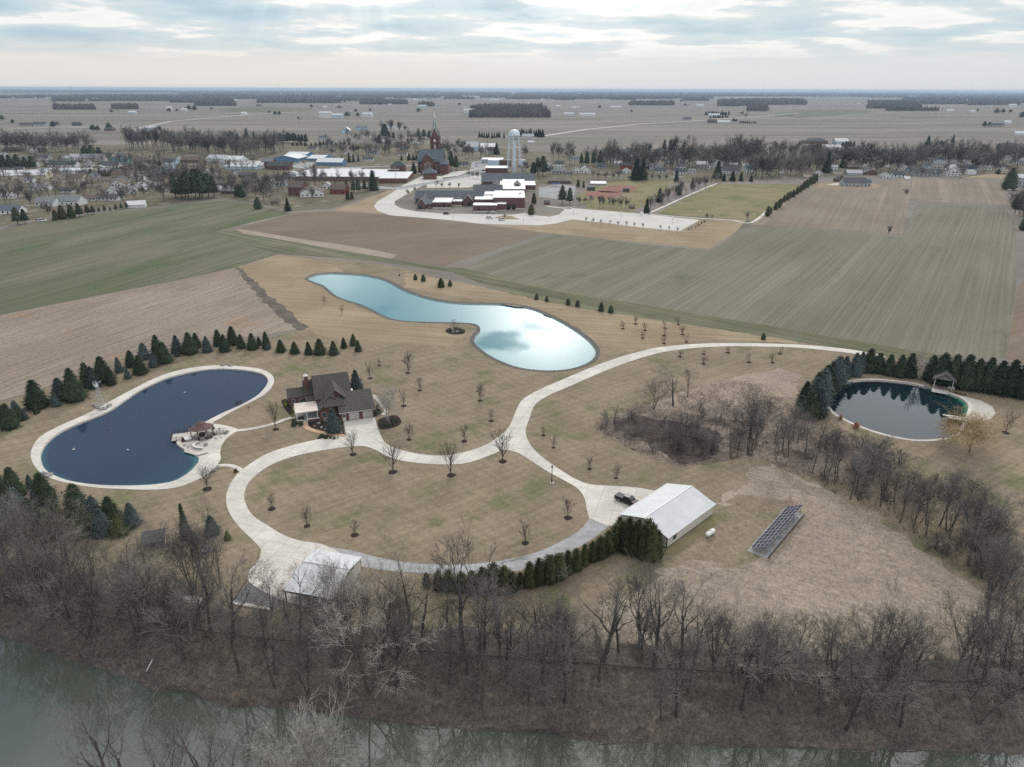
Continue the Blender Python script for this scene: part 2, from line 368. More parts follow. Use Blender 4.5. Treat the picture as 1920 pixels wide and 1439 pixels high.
G_VERGE = GM('verge', (.30, .235, .165), (.24, .19, .13), None, patch=.03, ang=R(-12), streak=.12, across=.5, along=.02, fine=.8, fvar=.1)
G_TOWN = GM('town_ground', (.15, .128, .095), (.115, .11, .07), (.22, .20, .18), patch=.03, streak=0, fine=.5, fvar=.14, c3at=(.55, .62))
G_BANK = GM('bank_litter', (.138, .117, .101), (.094, .080, .070), (.165, .128, .102), patch=.11, ang=0, streak=.12, across=.9, along=.3, fine=1.6, fvar=.35, c3at=(.56, .70), fine2=(5, .35, .3, 2))
CONC = GM('concrete', (.60, .57, .525), (.51, .485, .445), (.45, .43, .39), patch=.10, streak=.05, across=.5, along=.1, fine=1.2, fvar=.07, c3at=(.62, .72))
def slabs(m, size, amt, joint, rot=.3):
    nt = m.node_tree; b = nt.nodes['Principled BSDF']; src = b.inputs['Base Color'].links[0].from_socket
    mp = nt.nodes.new('ShaderNodeMapping'); nt.links.new(_pos(nt), mp.inputs[0]); mp.inputs['Rotation'].default_value = (0, 0, rot)
    k = nt.nodes.new('ShaderNodeTexBrick'); nt.links.new(mp.outputs[0], k.inputs[0]); k.inputs['Scale'].default_value = 1; k.inputs['Brick Width'].default_value = size; k.inputs['Row Height'].default_value = size; k.offset = 0
    k.inputs['Mortar Size'].default_value = joint; k.inputs['Color1'].default_value = (1 - amt,) * 3 + (1,); k.inputs['Color2'].default_value = (1 + amt,) * 3 + (1,); k.inputs['Mortar'].default_value = (.72, .71, .70, 1)
    nt.links.new(_mix(nt, 1.0, src, k.outputs['Color'], 'MULTIPLY'), b.inputs['Base Color'])
slabs(CONC, 3.6, .06, .05)
CONC2 = GM('concrete_white', (.54, .52, .49), (.48, .465, .44), None, patch=.05, streak=.04, fine=.8, fvar=.04)
GRAV = GM('gravel', (.36, .36, .37), (.30, .30, .305), None, patch=.3, streak=.1, across=.8, along=.05, fine=3, fvar=.18)
ASPH = GM('asphalt', (.14, .14, .145), (.20, .20, .205), None, patch=.2, streak=0, fine=2, fvar=.12)
ASPHL = GM('old_asphalt', (.27, .275, .28), (.33, .33, .335), None, patch=.05, streak=0, fine=.8, fvar=.08)
SAND = GM('sand', (.50, .465, .42), (.44, .41, .37), None, patch=.3, streak=0, fine=1.4, fvar=.12)
RIPRAP = GM('riprap', (.15, .14, .135), (.09, .085, .08), None, patch=1.2, streak=0, fine=2.2, fvar=.5)
MULCH = GM('mulch_bark', (.028, .022, .02), (.045, .035, .03), None, patch=1, streak=0, fine=5, fvar=.4)
RED_DIRT = GM('infield_dirt', (.26, .13, .105), (.22, .115, .095), None, patch=.1, streak=0, fine=.6, fvar=.08)
TAN_PATH = GM('stamped_path', (.52, .36, .25), (.46, .32, .22), None, patch=.5, streak=0, fine=2, fvar=.1)
G_ROUGH = GM('rough_grass', (.315, .255, .205), (.25, .20, .165), (.17, .13, .115), patch=.09, ang=R(-10), streak=.12, across=1.2, along=.4, fine=1.2, fvar=.22, c3at=(.55, .68), fine2=(3, .25, .5, 2.5))
BRUSH = GM('brush_floor', (.068, .053, .047), (.105, .085, .074), (.045, .032, .031), patch=.14, streak=.1, across=1, along=.3, fine=1.4, fvar=.35, c3at=(.52, .66))
MARSH = GM('marsh_floor', (.25, .205, .17), (.155, .125, .105), (.085, .062, .055), patch=.12, streak=.1, across=1, along=.3, fine=1.0, fvar=.3, c3at=(.52, .66), fine2=(3, .25, .5, 3))

def build_ground():
    xs = np.arange(-900, 901, 12.0)
    top = [Vector((x, max(y_top(x), y_water(x) + 12))) for x in xs]
    outer = top + [Vector((900, 1500)), Vector((-900, 1500))]
    grid = [Vector((x, y)) for x in np.arange(-840, 880, 60) for y in np.arange(150, 1480, 60) if y > y_top(x) + 25]
    holes = [decl(p, .6) for p in (KID, MID, RP)]
    sheet('ground', outer, G_FAR, 0.0, holes, grid)
    mb = MB()
    for a in ((-50000, -900, -500, 1500), (900, 50000, -500, 1500), (-50000, 50000, 1500, 45000)):
        mb.add([(a[0], a[2], 0), (a[1], a[2], 0), (a[1], a[3], 0), (a[0], a[3], 0)], [(0, 1, 2, 3)])
    struct(mb.obj('plain_ground', G_FAR))
    # river banks
    def bank(name, y_a, y_b, ny, jitter):
        v, f = [], []
        X = np.concatenate([np.arange(-900, -160, 20.), np.arange(-160, 180, 1.5), np.arange(180, 901, 20.)]); rng = np.random.RandomState(3)
        for x in X:
            a, b = y_a(x), y_b(x)
            for j in range(ny):
                t = (j / (ny - 1)) ** 1.6 if name == 'river_bank' else (j / (ny - 1)) ** 2
                y = a + (b - a) * t; z = bank_z(x, y) if 0 < j < ny - 1 else (WZ - .5 if j == 0 else bank_z(x, b))
                if 0 < j < ny - 1: z += rng.uniform(-jitter, jitter)
                v.append((x, y, z))
        n = len(X)
        f = [(i * ny + j, (i + 1) * ny + j, (i + 1) * ny + j + 1, i * ny + j + 1) for i in range(n - 1) for j in range(ny - 1)]
        if y_b(0) < y_a(0): f = [q[::-1] for q in f]
        return struct(MB().add(v, f).obj(name, G_BANK))
    wob = lambda x: 1.3 * mnoise.noise(Vector((x * .09, 1.3, 0))) + .5 * mnoise.noise(Vector((x * .45, 5.3, 0))) + .25 * mnoise.noise(Vector((x * 1.3, 9.3, 0)))
    bank('river_bank', lambda x: y_water(x) - .3 + wob(x), lambda x: max(y_top(x), y_water(x) + 12), 20, .12)
    bank('near_river_bank', lambda x: near_w(x) + wob(x + 40), lambda x: -500.0, 24, .12)
    m, nt, b = nodes_of('river_water'); b.inputs['Base Color'].default_value = (.052, .075, .055, 1); b.inputs['Roughness'].default_value = .02; b.inputs['IOR'].default_value = 2.05
    p = _pos(nt); bp = nt.nodes.new('ShaderNodeBump'); bp.inputs['Strength'].default_value = .025; bp.inputs['Distance'].default_value = .06
    nt.links.new(_noise(nt, p, .9, 2, .5, .25, (.5, 1.4, 1)), bp.inputs['Height']); nt.links.new(bp.outputs[0], b.inputs['Normal'])
    nt.links.new(_mix(nt, _range(nt, _noise(nt, p, .06, 3), .35, .65), (.088, .102, .080), (.064, .078, .056)), b.inputs['Base Color'])
    xs2 = np.arange(-900, 901, 15.)
    v = [(x, near_w(x) - 4, WZ) for x in xs2] + [(x, y_water(x) + 4, WZ) for x in xs2]; n = len(xs2)
    struct(MB().add(v, [(i, i + 1, n + i + 1, n + i) for i in range(n - 1)]).obj('river_water', m))
build_ground()

def water(name, ring, z, deep, shallow=None, near=(), rough=.02, spec_ior=1.333, patch=None):
    m, nt, b = nodes_of(name + '_surface'); b.inputs['Roughness'].default_value = rough; b.inputs['IOR'].default_value = spec_ior
    c = deep; p = _pos(nt)
    if patch: c = _mix(nt, _range(nt, _noise(nt, p, .03, 3), .35, .65), deep, patch)
    if shallow:
        at = nt.nodes.new('ShaderNodeAttribute'); at.attribute_name = 'shallow'; c = _mix(nt, at.outputs['Fac'], c, shallow)
        nt.links.new(c, b.inputs['Base Color'])
    elif patch: nt.links.new(c, b.inputs['Base Color'])
    else: b.inputs['Base Color'].default_value = (*deep, 1)
    bp = nt.nodes.new('ShaderNodeBump'); bp.inputs['Strength'].default_value = .012; bp.inputs['Distance'].default_value = .05
    nt.links.new(_noise(nt, p, .8, 2), bp.inputs['Height']); nt.links.new(bp.outputs[0], b.inputs['Normal'])
    ring = decl(ring, .6); ins = decl(offset(ring, -1.6), .6)
    ov, fs_ = cdt(offset(ring, .25), (), ins)
    up = [f if (ov[f[1]] - ov[f[0]]).cross(ov[f[2]] - ov[f[0]]) > 0 else f[::-1] for f in fs_]
    mb = MB().add([(q.x, q.y, z) for q in ov], up); o = mb.obj(name, m)
    if shallow:
        a = o.data.attributes.new('shallow', 'FLOAT', 'POINT')
        for i, q in enumerate(ov):
            edge = min((q - r).length for r in ring) < .7
            w = 0.0
            for (c0, rad, k) in near: w = max(w, k * max(0.0, 1 - (q - c0).length / rad) ** .7)
            a.data[i].value = w * (1.0 if edge else .06)
    struct(o)
    # the earth or concrete side of the pond below the rim
    n = len(ring); sk = offset(ring, .02)
    struct(MB().add([(q.x, q.y, .0) for q in sk] + [(q.x, q.y, z - .8) for q in offset(ring, -.4)], [(i, (i + 1) % n, n + (i + 1) % n, n + i) for i in range(n)]).obj(name.replace('water', 'shore'), SAND if name != 'pond_water_mid' else RIPRAP))
V2 = lambda x, y: g(x, y).to_2d()
water('pond_water', KID, -.30, (.027, .043, .076), (.06, .26, .28), [(V2(340, 897), 16, 1.0), (V2(372, 862), 9, .9), (V2(300, 910), 14, .5), (V2(80, 860), 16, .35), (V2(100, 892), 10, .3)])
water('teal_pond_water', MID, -.35, (.055, .185, .215), None, (), .02, 1.333, (.07, .21, .24))
water('dark_pond_water', RP, -.40, (.007, .015, .023), (.02, .30, .20), [(V2(1812, 757), 10, 1.0), (V2(1816, 768), 8, .9), (V2(1790, 742), 10, .35), (V2(1808, 780), 6, .5)])

def rough_ring(ring, amp, step=1.2):
    out = []; n = len(ring)
    for i in range(n):
        a, b = ring[i], ring[(i + 1) % n]; k = max(1, min(60, int((b - a).length / step)))
        for j in range(k):
            q = a.lerp(b, j / k); v = mnoise.noise_vector(Vector((q.x * .16, q.y * .16, 3))) + .5 * mnoise.noise_vector(Vector((q.x * .6, q.y * .6, 7)))
            out.append(q + Vector((v.x, v.y)) * amp)
    return out
def poly(name, pxs, m, z, holes=(), ring=False, line=False, n=4, rough=0.0):
    r = ground_pts(pxs, ring, line, n)
    return sheet(name, rough_ring(r, rough) if rough else r, m, z, holes)
# estate lawn and meadow
K_, M_, R_ = decl(KID, .6), decl(MID, .6), decl(RP, .6)
poly('lawn', [(-60,790),(0,755),(70,735),(200,685),(330,648),(480,640),(568,619),(600,560),(560,500),(520,478),(600,485),(720,496),(790,512),(860,532),(960,556),(1100,585),(1300,614),(1500,642),(1600,658),(1750,684),(1870,700),(1985,705),(2060,1190),(1920,1240),(1500,1246),(1200,1232),(800,1203),(480,1178),(200,1138),(0,1098),(-90,1072)], G_LAWN, .04, (K_, M_, R_))
def leaf_litter():
    top = ground_pts([(-80,1078),(0,1086),(120,1076),(240,1092),(320,1128),(430,1152),(520,1166),(620,1168),(700,1180),(800,1176),(900,1190),(1000,1196),(1100,1205),(1200,1210),(1350,1222),(1500,1228),(1650,1238),(1800,1238),(1920,1242),(2040,1240)])
    up = rough_ring(top, 2.4, .8)[:-1]; up = [p for p in up if p.x <= top[-1].x + 3 and p.y > y_top(p.x) + .4]
    up = sorted(up, key=lambda p: p.x); low = [Vector((x, y_top(x) - 1.6)) for x in np.arange(up[-1].x, up[0].x, -1.2)]
    ov, fs_ = cdt(up + low, (), [Vector((x, y_top(x) + d)) for x in np.arange(up[0].x + 1, up[-1].x - 1, 1.5) for d in (-.8, .05, 1.2)])
    fs_ = [f if (ov[f[1]] - ov[f[0]]).cross(ov[f[2]] - ov[f[0]]) > 0 else f[::-1] for f in fs_]
    struct(MB().add([(p.x, p.y, .075 + (bank_z(p.x, p.y) + .12 if p.y < y_top(p.x) else 0)) for p in ov], fs_).obj('leaf_litter', G_BANK))
leaf_litter()
poly('meadow', [(1330,945),(1400,900),(1452,868),(1500,895),(1560,930),(1640,965),(1720,1025),(1810,1090),(1920,1150),(1990,1215),(1920,1238),(1500,1243),(1250,1232),(1100,1215),(1080,1160),(1150,1120),(1240,1080),(1300,1060),(1390,1060),(1440,1050),(1510,960),(1480,935),(1400,935)], G_MEADOW, .048, rough=3.6)
poly('mown_strip', [(440,503),(520,478),(600,490),(650,510),(590,512),(572,523),(590,535),(640,562),(700,590),(740,602),(850,612),(880,625),(840,650),(700,640),(600,632),(568,617),(510,560)], G_VERGE, .055, rough=1.6)
poly('mown_bank', [(760,540),(900,566),(1000,578),(1080,612),(1122,650),(1180,662),(1300,640),(1420,640),(1500,646),(1490,640),(1300,611),(1100,581),(960,552),(860,528),(760,512)], G_VERGE, .055, rough=1.5)
poly('rough_grass', [(1215,762),(1290,730),(1380,706),(1460,690),(1500,700),(1492,760),(1525,800),(1480,840),(1430,855),(1370,845),(1330,800),(1280,790)], G_ROUGH, .056, rough=2.0)
poly('marsh', [(1128,790),(1165,772),(1215,762),(1270,770),(1330,785),(1400,790),(1490,800),(1600,818),(1670,850),(1640,905),(1560,908),(1480,885),(1425,858),(1372,862),(1330,872),(1280,874),(1230,865),(1180,842),(1138,818),(1120,803)], MARSH, .06, rough=1.2)
poly('brush_hollow', [(1150,790),(1190,780),(1260,790),(1330,800),(1360,830),(1340,860),(1290,868),(1240,850),(1190,822),(1155,805)], BRUSH, .064, rough=2.5)
poly('crop_stubble', [(-120,640),(0,592),(200,552),(330,527),(440,503),(462,520),(510,560),(566,616),(480,632),(330,644),(200,682),(70,733),(0,752),(-80,790),(-300,780)], G_STUB, .05)
poly('ditch', [(442,502),(449,502),(480,530),(520,566),(575,614),(566,620),(545,612),(500,572),(470,540)], G_BANK, .062, rough=1.6)
poly('wheat_field', [(-200,440),(0,432),(90,412),(270,392),(420,377),(480,385),(545,401),(480,415),(400,436),(450,455),(520,477),(440,502),(330,526),(200,551),(0,591),(-300,660)], G_WHEATL, .03)
poly('grass_strip', [(400,436),(435,432),(520,448),(620,466),(740,486),(830,502),(868,503),(860,512),(740,495),(640,484),(520,477),(450,455)], G_STRIP, .04)
poly('tilled_field', [(440,430),(550,400),(620,397),(760,405),(860,418),(1020,437),(930,468),(830,499),(760,489),(740,485),(600,460)], G_BROWN, .045)
poly('grass_waterway', [(440,429),(470,433),(560,448),(660,462),(745,478),(735,486),(640,470),(540,452),(455,438)], G_MEADOW, .05)
poly('big_wheat_field', [(866,505),(940,472),(1035,440),(1100,445),(1200,458),(1330,470),(1410,424),(1500,430),(1600,437),(1693,445),(1718,384),(1800,386),(1882,390),(1905,420),(1905,540),(1885,672),(1800,672),(1700,662),(1600,643),(1500,626),(1300,592),(1100,560),(960,530)], G_WHEAT, .03)
poly('field_edge', [(850,512),(868,503),(960,526),(1100,554),(1300,588),(1500,621),(1620,642),(1720,660),(1800,672),(1700,678),(1600,657),(1500,641),(1300,612),(1100,582),(960,553)], G_STRIP, .05)
poly('bare_strip', [(1886,672),(1908,540),(1925,520),(2060,700),(1985,704)], G_BROWN, .035)
poly('bean_field', [(1405,422),(1470,380),(1545,346),(1580,352),(1630,352),(1660,340),(1708,332),(1705,370),(1694,441),(1600,434),(1500,428)], G_SOY, .045)
poly('far_bean_field', [(1712,332),(1800,336),(1880,339),(1890,385),(1800,383),(1702,375)], G_SOY, .04)
poly('verge', [(620,396),(690,372),(745,352),(775,362),(735,380),(750,396),(900,415),(1100,398),(1300,410),(1400,412),(1380,435),(1330,468),(1200,455),(1030,438),(860,416),(760,403)], G_VERGE, .04)
poly('park_field', [(1232,402),(1290,370),(1345,346),(1450,345),(1525,348),(1470,380),(1420,413),(1330,408)], G_PARK, .05)
poly('ball_field', [(1100,385),(1080,372),(1100,352),(1160,339),(1265,339),(1232,370),(1180,400),(1100,395)], G_PARK, .05)
poly('infield', [(1122,357),(1150,348),(1185,350),(1194,356),(1170,361),(1130,361)], RED_DIRT, .07, ring=True)
poly('lower_infield', [(1095,366),(1120,359),(1160,361),(1165,367),(1130,371)], RED_DIRT, .07, ring=True)
poly('town_ground', [(-200,432),(0,425),(90,407),(270,388),(420,372),(480,380),(548,396),(620,392),(690,368),(760,350),(1000,345),(1100,345),(1340,343),(1560,330),(1720,328),(1900,335),(1990,340),(1990,285),(1500,285),(1000,285),(860,270),(640,270),(300,270),(-200,280)], G_TOWN, .02)
poly('far_green_field', [(1425,217),(1500,208),(1560,206),(1650,210),(1500,222)], G_WHEATL, .03)
poly('green_field', [(400,205),(480,199),(590,204),(560,211),(440,210)], G_WHEATL, .03)
poly('side_green_field', [(0,345),(120,340),(300,339)], G_PARK, .03) if False else None
strip('farm_track', [g(x, y).to_2d() for x, y in [(1000,258),(1100,243),(1200,233),(1300,227),(1420,219),(1500,212)]], 9, CONC, .08)
strip('farm_lane', [g(x, y).to_2d() for x, y in [(0,243),(130,238),(250,243),(320,228),(470,215),(560,210)]], 8, CONC, .08)

# pale concrete: pond rims, drives, paths
sheet('pond_rim', decl(KRIM, .6), CONC, .09, (K_,))
sheet('pond_edge', decl(MRIM, .6), RIPRAP, .075, (M_,))
sheet('pond_kerb', decl(RRIM, .6), CONC, .085, (R_,))
sheet('beach', ground_pts([(1790,741),(1812,745),(1840,752),(1860,763),(1867,775),(1858,786),(1832,793),(1806,797),(1812,776),(1817,763),(1810,752)]), SAND, .08)
def drive():
    north = [(1660,669),(1645,665),(1600,657),(1560,652),(1500,647),(1440,645),(1380,644),(1320,645),(1260,649),(1220,655),(1170,668),(1120,685),(1070,706),(1030,723),(1000,737),(978,752),(968,770),(960,790),(952,804),(938,817),(915,833),(890,843),(860,851),(830,855),(800,854),(770,849),(745,842),(728,835),(718,825),(712,812),(707,800),(703,783)]
    west = [(645,791),(649,818)]
    outer = [(620,820),(580,828),(540,838),(500,852),(470,870),(445,890),(430,912),(424,935),(428,958),(445,985),(470,1010),(487,1028),(489,1040),(483,1054),(470,1068),(464,1080),(468,1092),(484,1104),(505,1116),(533,1128)]
    apron = [(615,1149),(680,1060),(618,1027)]
    inner = [(600,1020),(560,1014),(530,1003),(500,985),(475,968),(462,948),(458,930),(465,908),(485,888),(510,872),(540,860),(580,850),(620,843),(660,838),(685,838),(705,845),(725,856),(750,864),(790,870),(835,872),(870,870),(900,862),(925,852),(945,845),(960,847),(975,852),(1000,868),(1030,887),(1060,903),(1083,917),(1096,935),(1100,955),(1105,973)]
    pad = [(1141,988),(1175,985),(1250,925),(1206,917)]
    east = [(1180,914),(1150,912),(1115,910),(1090,904),(1060,888),(1022,862),(1000,842),(988,822),(986,805),(993,785),(1000,765),(1012,752),(1040,737),(1080,720),(1130,698),(1180,679),(1230,664),(1270,657),(1320,652),(1380,650),(1440,651),(1500,653),(1560,659),(1600,664),(1640,671),(1655,675)]
    P2 = []
    for part, sm in ((north, 1), (west, 0), (outer, 1), (apron, 0), (inner, 1), (pad, 0), (east, 1)):
        P2 += ground_pts(part, line=True, n=3) if sm else ground_pts(part)
    sheet('driveway', P2, CONC, .10)
drive()
gin = [(618,1027),(660,1033),(700,1044),(740,1052),(790,1058),(850,1060),(910,1056),(960,1048),(1010,1035),(1050,1017),(1085,997),(1105,973)]
gout = [(1141,988),(1115,1008),(1080,1030),(1040,1050),(1000,1064),(960,1073),(900,1077),(840,1078),(780,1075),(720,1070),(672,1062)]
sheet('gravel_lane', ground_pts(gin, line=True, n=3) + ground_pts(gout, line=True, n=3), GRAV, .07)
poly('asphalt_pad', [(468,1092),(440,1122),(433,1131),(510,1146),(534,1129),(505,1116),(484,1104)], ASPH, .08)
def lane(name, pts, w, m, z): return strip(name, ground_pts(pts, line=True, n=5), w, m, z)
lane('garden_path', [(446,808),(470,805),(495,800),(520,793),(538,786),(560,783)], 1.3, CONC, .095)
lane('side_path', [(408,874),(425,873),(440,876),(455,884)], 1.3, CONC, .095)
lane('front_path', [(572,792),(573,800),(582,806),(600,811),(622,815),(648,818)], 1.5, TAN_PATH, .11)
lane('side_walk', [(718,779),(724,771),(716,760),(706,748),(700,742)], 1.2, CONC, .11)
# school drive and the parking lots
poly('school_drive', [(790,331),(830,331),(830,338),(800,345),(775,357),(760,366),(740,378),(740,384),(752,391),(780,397),(830,401),(900,402),(960,403),(985,400),(1010,405),(1030,407),(1048,403),(1060,392),(1022,388),(1020,388),(1030,387),(1063,390),(1100,393),(1200,401),(1312,413),(1275,434),(1200,427),(1140,419),(1073,412),(1040,420),(1010,423),(960,422),(900,420),(850,414),(780,408),(730,404),(708,396),(701,387),(708,378),(735,362),(755,348)], CONC2, .07)
poly('school_lot', [(800,345),(870,330),(905,322),(905,345),(880,352),(800,353)], CONC2, .065)
poly('parking_island', [(945,404),(960,406),(975,412),(950,412),(925,409)], G_VERGE, .09)
poly('street', [(660,345),(740,352),(790,344),(860,331),(880,326),(905,318),(930,300),(945,300),(925,322),(880,332),(810,345),(755,356),(700,354)], ASPHL, .075)
poly('church_lot', [(820,335),(850,322),(880,320),(900,315),(860,330)], CONC2, .08)
poly('town_lot', [(880,322),(885,304),(920,298),(930,312),(910,326)], ASPHL, .078)
poly('tavern_lot', [(540,313),(560,304),(590,305),(580,318)], ASPHL, .06)
lane('park_path', [(1207,404),(1240,390),(1290,367),(1345,344)], 2.4, CONC, .08)
lane('park_walk', [(1218,402),(1300,409),(1370,413),(1408,418),(1440,395)], 2.4, CONC, .08)
lane('cross_street', [(640,315),(700,313),(760,311),(800,309)], 9, ASPHL, .07)
poly('playground_pad', [(1010,352),(1050,346),(1080,350),(1075,372),(1045,374),(1010,370)], ASPHL, .06)
poly('tan_verge', [(1858,326),(1910,329),(1910,336),(1800,334)], G_VERGE, .05)
poly('house_yard', [(1528,345),(1580,340),(1640,345),(1650,350),(1635,354),(1580,354),(1530,352)], G_VERGE, .06, ring=True)
poly('estate_patio', [(1550,347),(1580,341),(1582,345),(1570,348)], CONC2, .08)
poly('mulch_bed', [(558,797),(575,792),(578,803),(600,810),(628,812),(646,816),(643,790),(630,785),(600,790),(570,783),(548,787),(545,800)], MULCH, .07)
poly('lower_mulch_bed', [(592,827),(600,815),(622,817),(637,822),(615,825)], MULCH, .07)
poly('round_mulch_bed', [(708,790),(722,783),(740,779),(750,785),(752,794),(740,802),(714,806)], MULCH, .07, ring=True)
poly('west_mulch_bed', [(528,752),(540,750),(548,768),(545,780),(535,768)], MULCH, .07, ring=True)
poly('island_mulch_bed', [(835,620),(845,615),(860,615),(872,620),(870,626),(855,628),(840,626)], MULCH, .07, ring=True)
poly('stone_bed', [(350,836),(365,832),(384,838),(392,852),(372,856),(345,848)], SAND, .105)
poly('array_gravel', [(1404,1029),(1412,1033),(1440,1046),(1452,1020),(1446,1006)], GRAV, .09)
poly('green_strip', [(1252,1030),(1337,968),(1345,972),(1345,980),(1262,1042),(1245,1040)], G_PARK, .075)
#@@BUILD
# ------------------------------------------------------------------ plants
BARK = M('bark', (.115, .102, .09), .9, .3, 1.2, .15, rnd=.25)
TWIG = M('twigs', (.165, .150, .138), .9, .25, .3, .1, rnd=.42)
PALE = M('pale_bark', (.36, .335, .30), .85, .35, .8, .15)
SAPB = M('sapling_bark', (.10, .085, .075), .9, .2, 1, .15, rnd=.2)
REDB = M('reddish_twigs', (.17, .095, .09), .9, .2, 1, .15)
WILL = M('willow_twigs', (.40, .30, .165), .9, .2, .6, .15)
ORNG = M('orange_stems', (.46, .235, .165), .9, .2, .6, .15)
class Tubes:
    """many tapering polylines as one mesh"""
    def __init__(s): s.v = []; s.f = []
    def add(s, pts, rad, k):
        o = len(s.v); n = len(pts)
        d = (pts[-1] - pts[0]); d = d / (np.linalg.norm(d) + 1e-9)
        a = np.cross(d, (0, 0, 1.0) if abs(d[2]) < .9 else (1.0, 0, 0)); a /= np.linalg.norm(a); b = np.cross(d, a)
        t = np.arange(k) * 2 * math.pi / k; ring = np.outer(np.cos(t), a) + np.outer(np.sin(t), b)
        for p, r in zip(pts, rad): s.v.append(p + ring * r)
        o = s.n if hasattr(s, 'n') else 0
        for i in range(n - 1):
            for j in range(k):
                a0 = o + i * k + j; a1 = o + i * k + (j + 1) % k; s.f.append((a0, a0 + k, a1 + k, a1))
        s.n = o + n * k
    def mesh(s, name, m):
        v = np.concatenate(s.v); me = bpy.data.meshes.new(name); nf = len(s.f)
        me.vertices.add(len(v)); me.vertices.foreach_set('co', v.ravel())
        me.loops.add(nf * 4); me.loops.foreach_set('vertex_index', np.array(s.f, np.int32).ravel())
        me.polygons.add(nf); me.polygons.foreach_set('loop_start', np.arange(0, nf * 4, 4, dtype=np.int32))
        me.polygons.foreach_set('use_smooth', np.ones(nf, bool))
        me.update(calc_edges=True); me.validate(); me.materials.append(m); return me
def grow_tree(seed, h, fork=.3, limbs=5, up=.6, gnarl=.18, twig=.011, dens=1.0, r0=None, levels=4, spread=1.0, droop=0.0, leaders=1, lean=0.0, ratio=.62):
    """bare broadleaf of height h: returns (trunk and limbs, fine crown) as Tubes"""
    rng = np.random.RandomState(seed); T, C = Tubes(), Tubes()
    r0 = r0 or h * .014
    def poly_(p, d, L, r, n, bend, tip):
        pts = [p]; rs = [r]; d = d / np.linalg.norm(d)
        for i in range(n):
            d = d + rng.normal(0, bend, 3) + np.array([0, 0, tip]); d /= np.linalg.norm(d)
            pts.append(pts[-1] + d * L / n); rs.append(r * (1 - .55 * (i + 1) / n) if True else r)
        return pts, rs, d
    def rec(p, d, L, r, lv):
        n = (5, 4, 4, 3, 2, 2)[min(lv, 5)]
        tip = (.02, .10, .07, .04, 0, 0)[min(lv, 5)] * up / .6 - droop * (lv >= 2) * .25
        pts, rs, dd = poly_(p, d, L, r, n, gnarl * (.35 if lv == 0 else 1), tip)
        k = (7, 5, 4, 3, 3, 3)[min(lv, 5)]
        (T if lv <= 1 else C).add(np.array(pts), rs, k)
        if lv >= levels: return
        m = max(2, int(round((limbs, 5, 5, 5, 4)[min(lv, 4)] * dens * rng.uniform(.8, 1.25))))
        for i in range(m):
            f = fork + (1 - fork) * (i + rng.uniform(.2, 1)) / m if lv == 0 else rng.uniform(.25, 1.0)
            if i == m - 1: f = 1.0
            q = f * n; a = min(int(q), n - 1); t = q - a
            bp = pts[a] * (1 - t) + pts[a + 1] * t; br = (rs[a] * (1 - t) + rs[a + 1] * t)
            loc = (pts[a + 1] - pts[a]); loc = loc / np.linalg.norm(loc)
            az = rng.uniform(0, 2 * math.pi) if lv else (i * 2.4 + rng.uniform(-.5, .5))
            side = np.array([math.cos(az), math.sin(az), 0]); side = side - loc * side.dot(loc); side /= np.linalg.norm(side) + 1e-9
            ang = rng.uniform(.45, .95) * spread * (.45 if f == 1.0 else 1)
            nd_ = loc * math.cos(ang) + side * math.sin(ang)
            cl = L * ratio * rng.uniform(.7, 1.2) * (1.0 if lv else (1.15 - .45 * f))
            cr = max(twig, br * rng.uniform(.45, .7)) if lv < levels - 1 else twig
            rec(bp, nd_, cl, cr, lv + 1)
    base = np.zeros(3)
    for j in range(leaders):
        d0 = np.array([rng.normal(0, .05 + .16 * (leaders > 1)) + lean, rng.normal(0, .05 + .16 * (leaders > 1)), 1.0])
        rec(base + np.array([rng.normal(0, .25 * (leaders > 1)), rng.normal(0, .25 * (leaders > 1)), -.3]), d0, h * .50 * rng.uniform(.9, 1.05), r0 / leaders ** .5, 0)
    # bring the top to h
    top = max(a[:, 2].max() for a in T.v + C.v); s = h / top
    for t in (T, C): t.v = [a * s for a in t.v]
    return T, C
def join_tubes(a, b):
    a.f += [tuple(i + a.n for i in f) for f in b.f]; a.v += b.v; a.n += b.n; return a
TREES = {}
def tree_proto(kind, i, bark=None, twigm=None, one=False, **kw):
    T, C = grow_tree(**kw)
    if one: TREES.setdefault(kind, []).append((join_tubes(T, C).mesh(kind, twigm or TWIG), None, kw['h']))
    else: TREES.setdefault(kind, []).append((T.mesh('trunk', bark or BARK), C.mesh('crown', twigm or TWIG), kw['h']))
for i in range(7):
    tree_proto('wood', i, seed=11 + i, h=16, fork=(.35, .5, .28, .45, .4, .3, .55)[i], limbs=(6, 6, 5, 7, 6, 5, 6)[i], up=(.7, .8, .5, .6, .9, .4, .8)[i], gnarl=(.16, .13, .24, .2, .14, .28, .15)[i], spread=(.9, .75, 1.15, .95, .7, 1.2, .8)[i], leaders=(1, 1, 1, 2, 1, 1, 2)[i], twig=.0125, dens=.95)
for i in range(3): tree_proto('multi', i, seed=41 + i, h=15, fork=.4, limbs=5, up=.9, gnarl=.12, spread=.7, leaders=4 + i, twig=.012, dens=.85)
for i in range(3): tree_proto('open', i, seed=201 + i, h=17, fork=.45, limbs=5, up=.8, gnarl=.2, spread=.75, twig=.011, dens=.9, leaders=1 + (i == 1))
for i in range(2): tree_proto('sycamore', i, bark=BARK, twigm=PALE, seed=61 + i, h=17, fork=.35, limbs=6, up=.35, gnarl=.26, spread=1.2, twig=.02, dens=.85, leaders=1 + i)
for i in range(2): tree_proto('pale', i, bark=PALE, twigm=PALE, seed=71 + i, h=12, fork=.2, limbs=6, up=.7, gnarl=.15, spread=.85, twig=.014, leaders=2 + i)
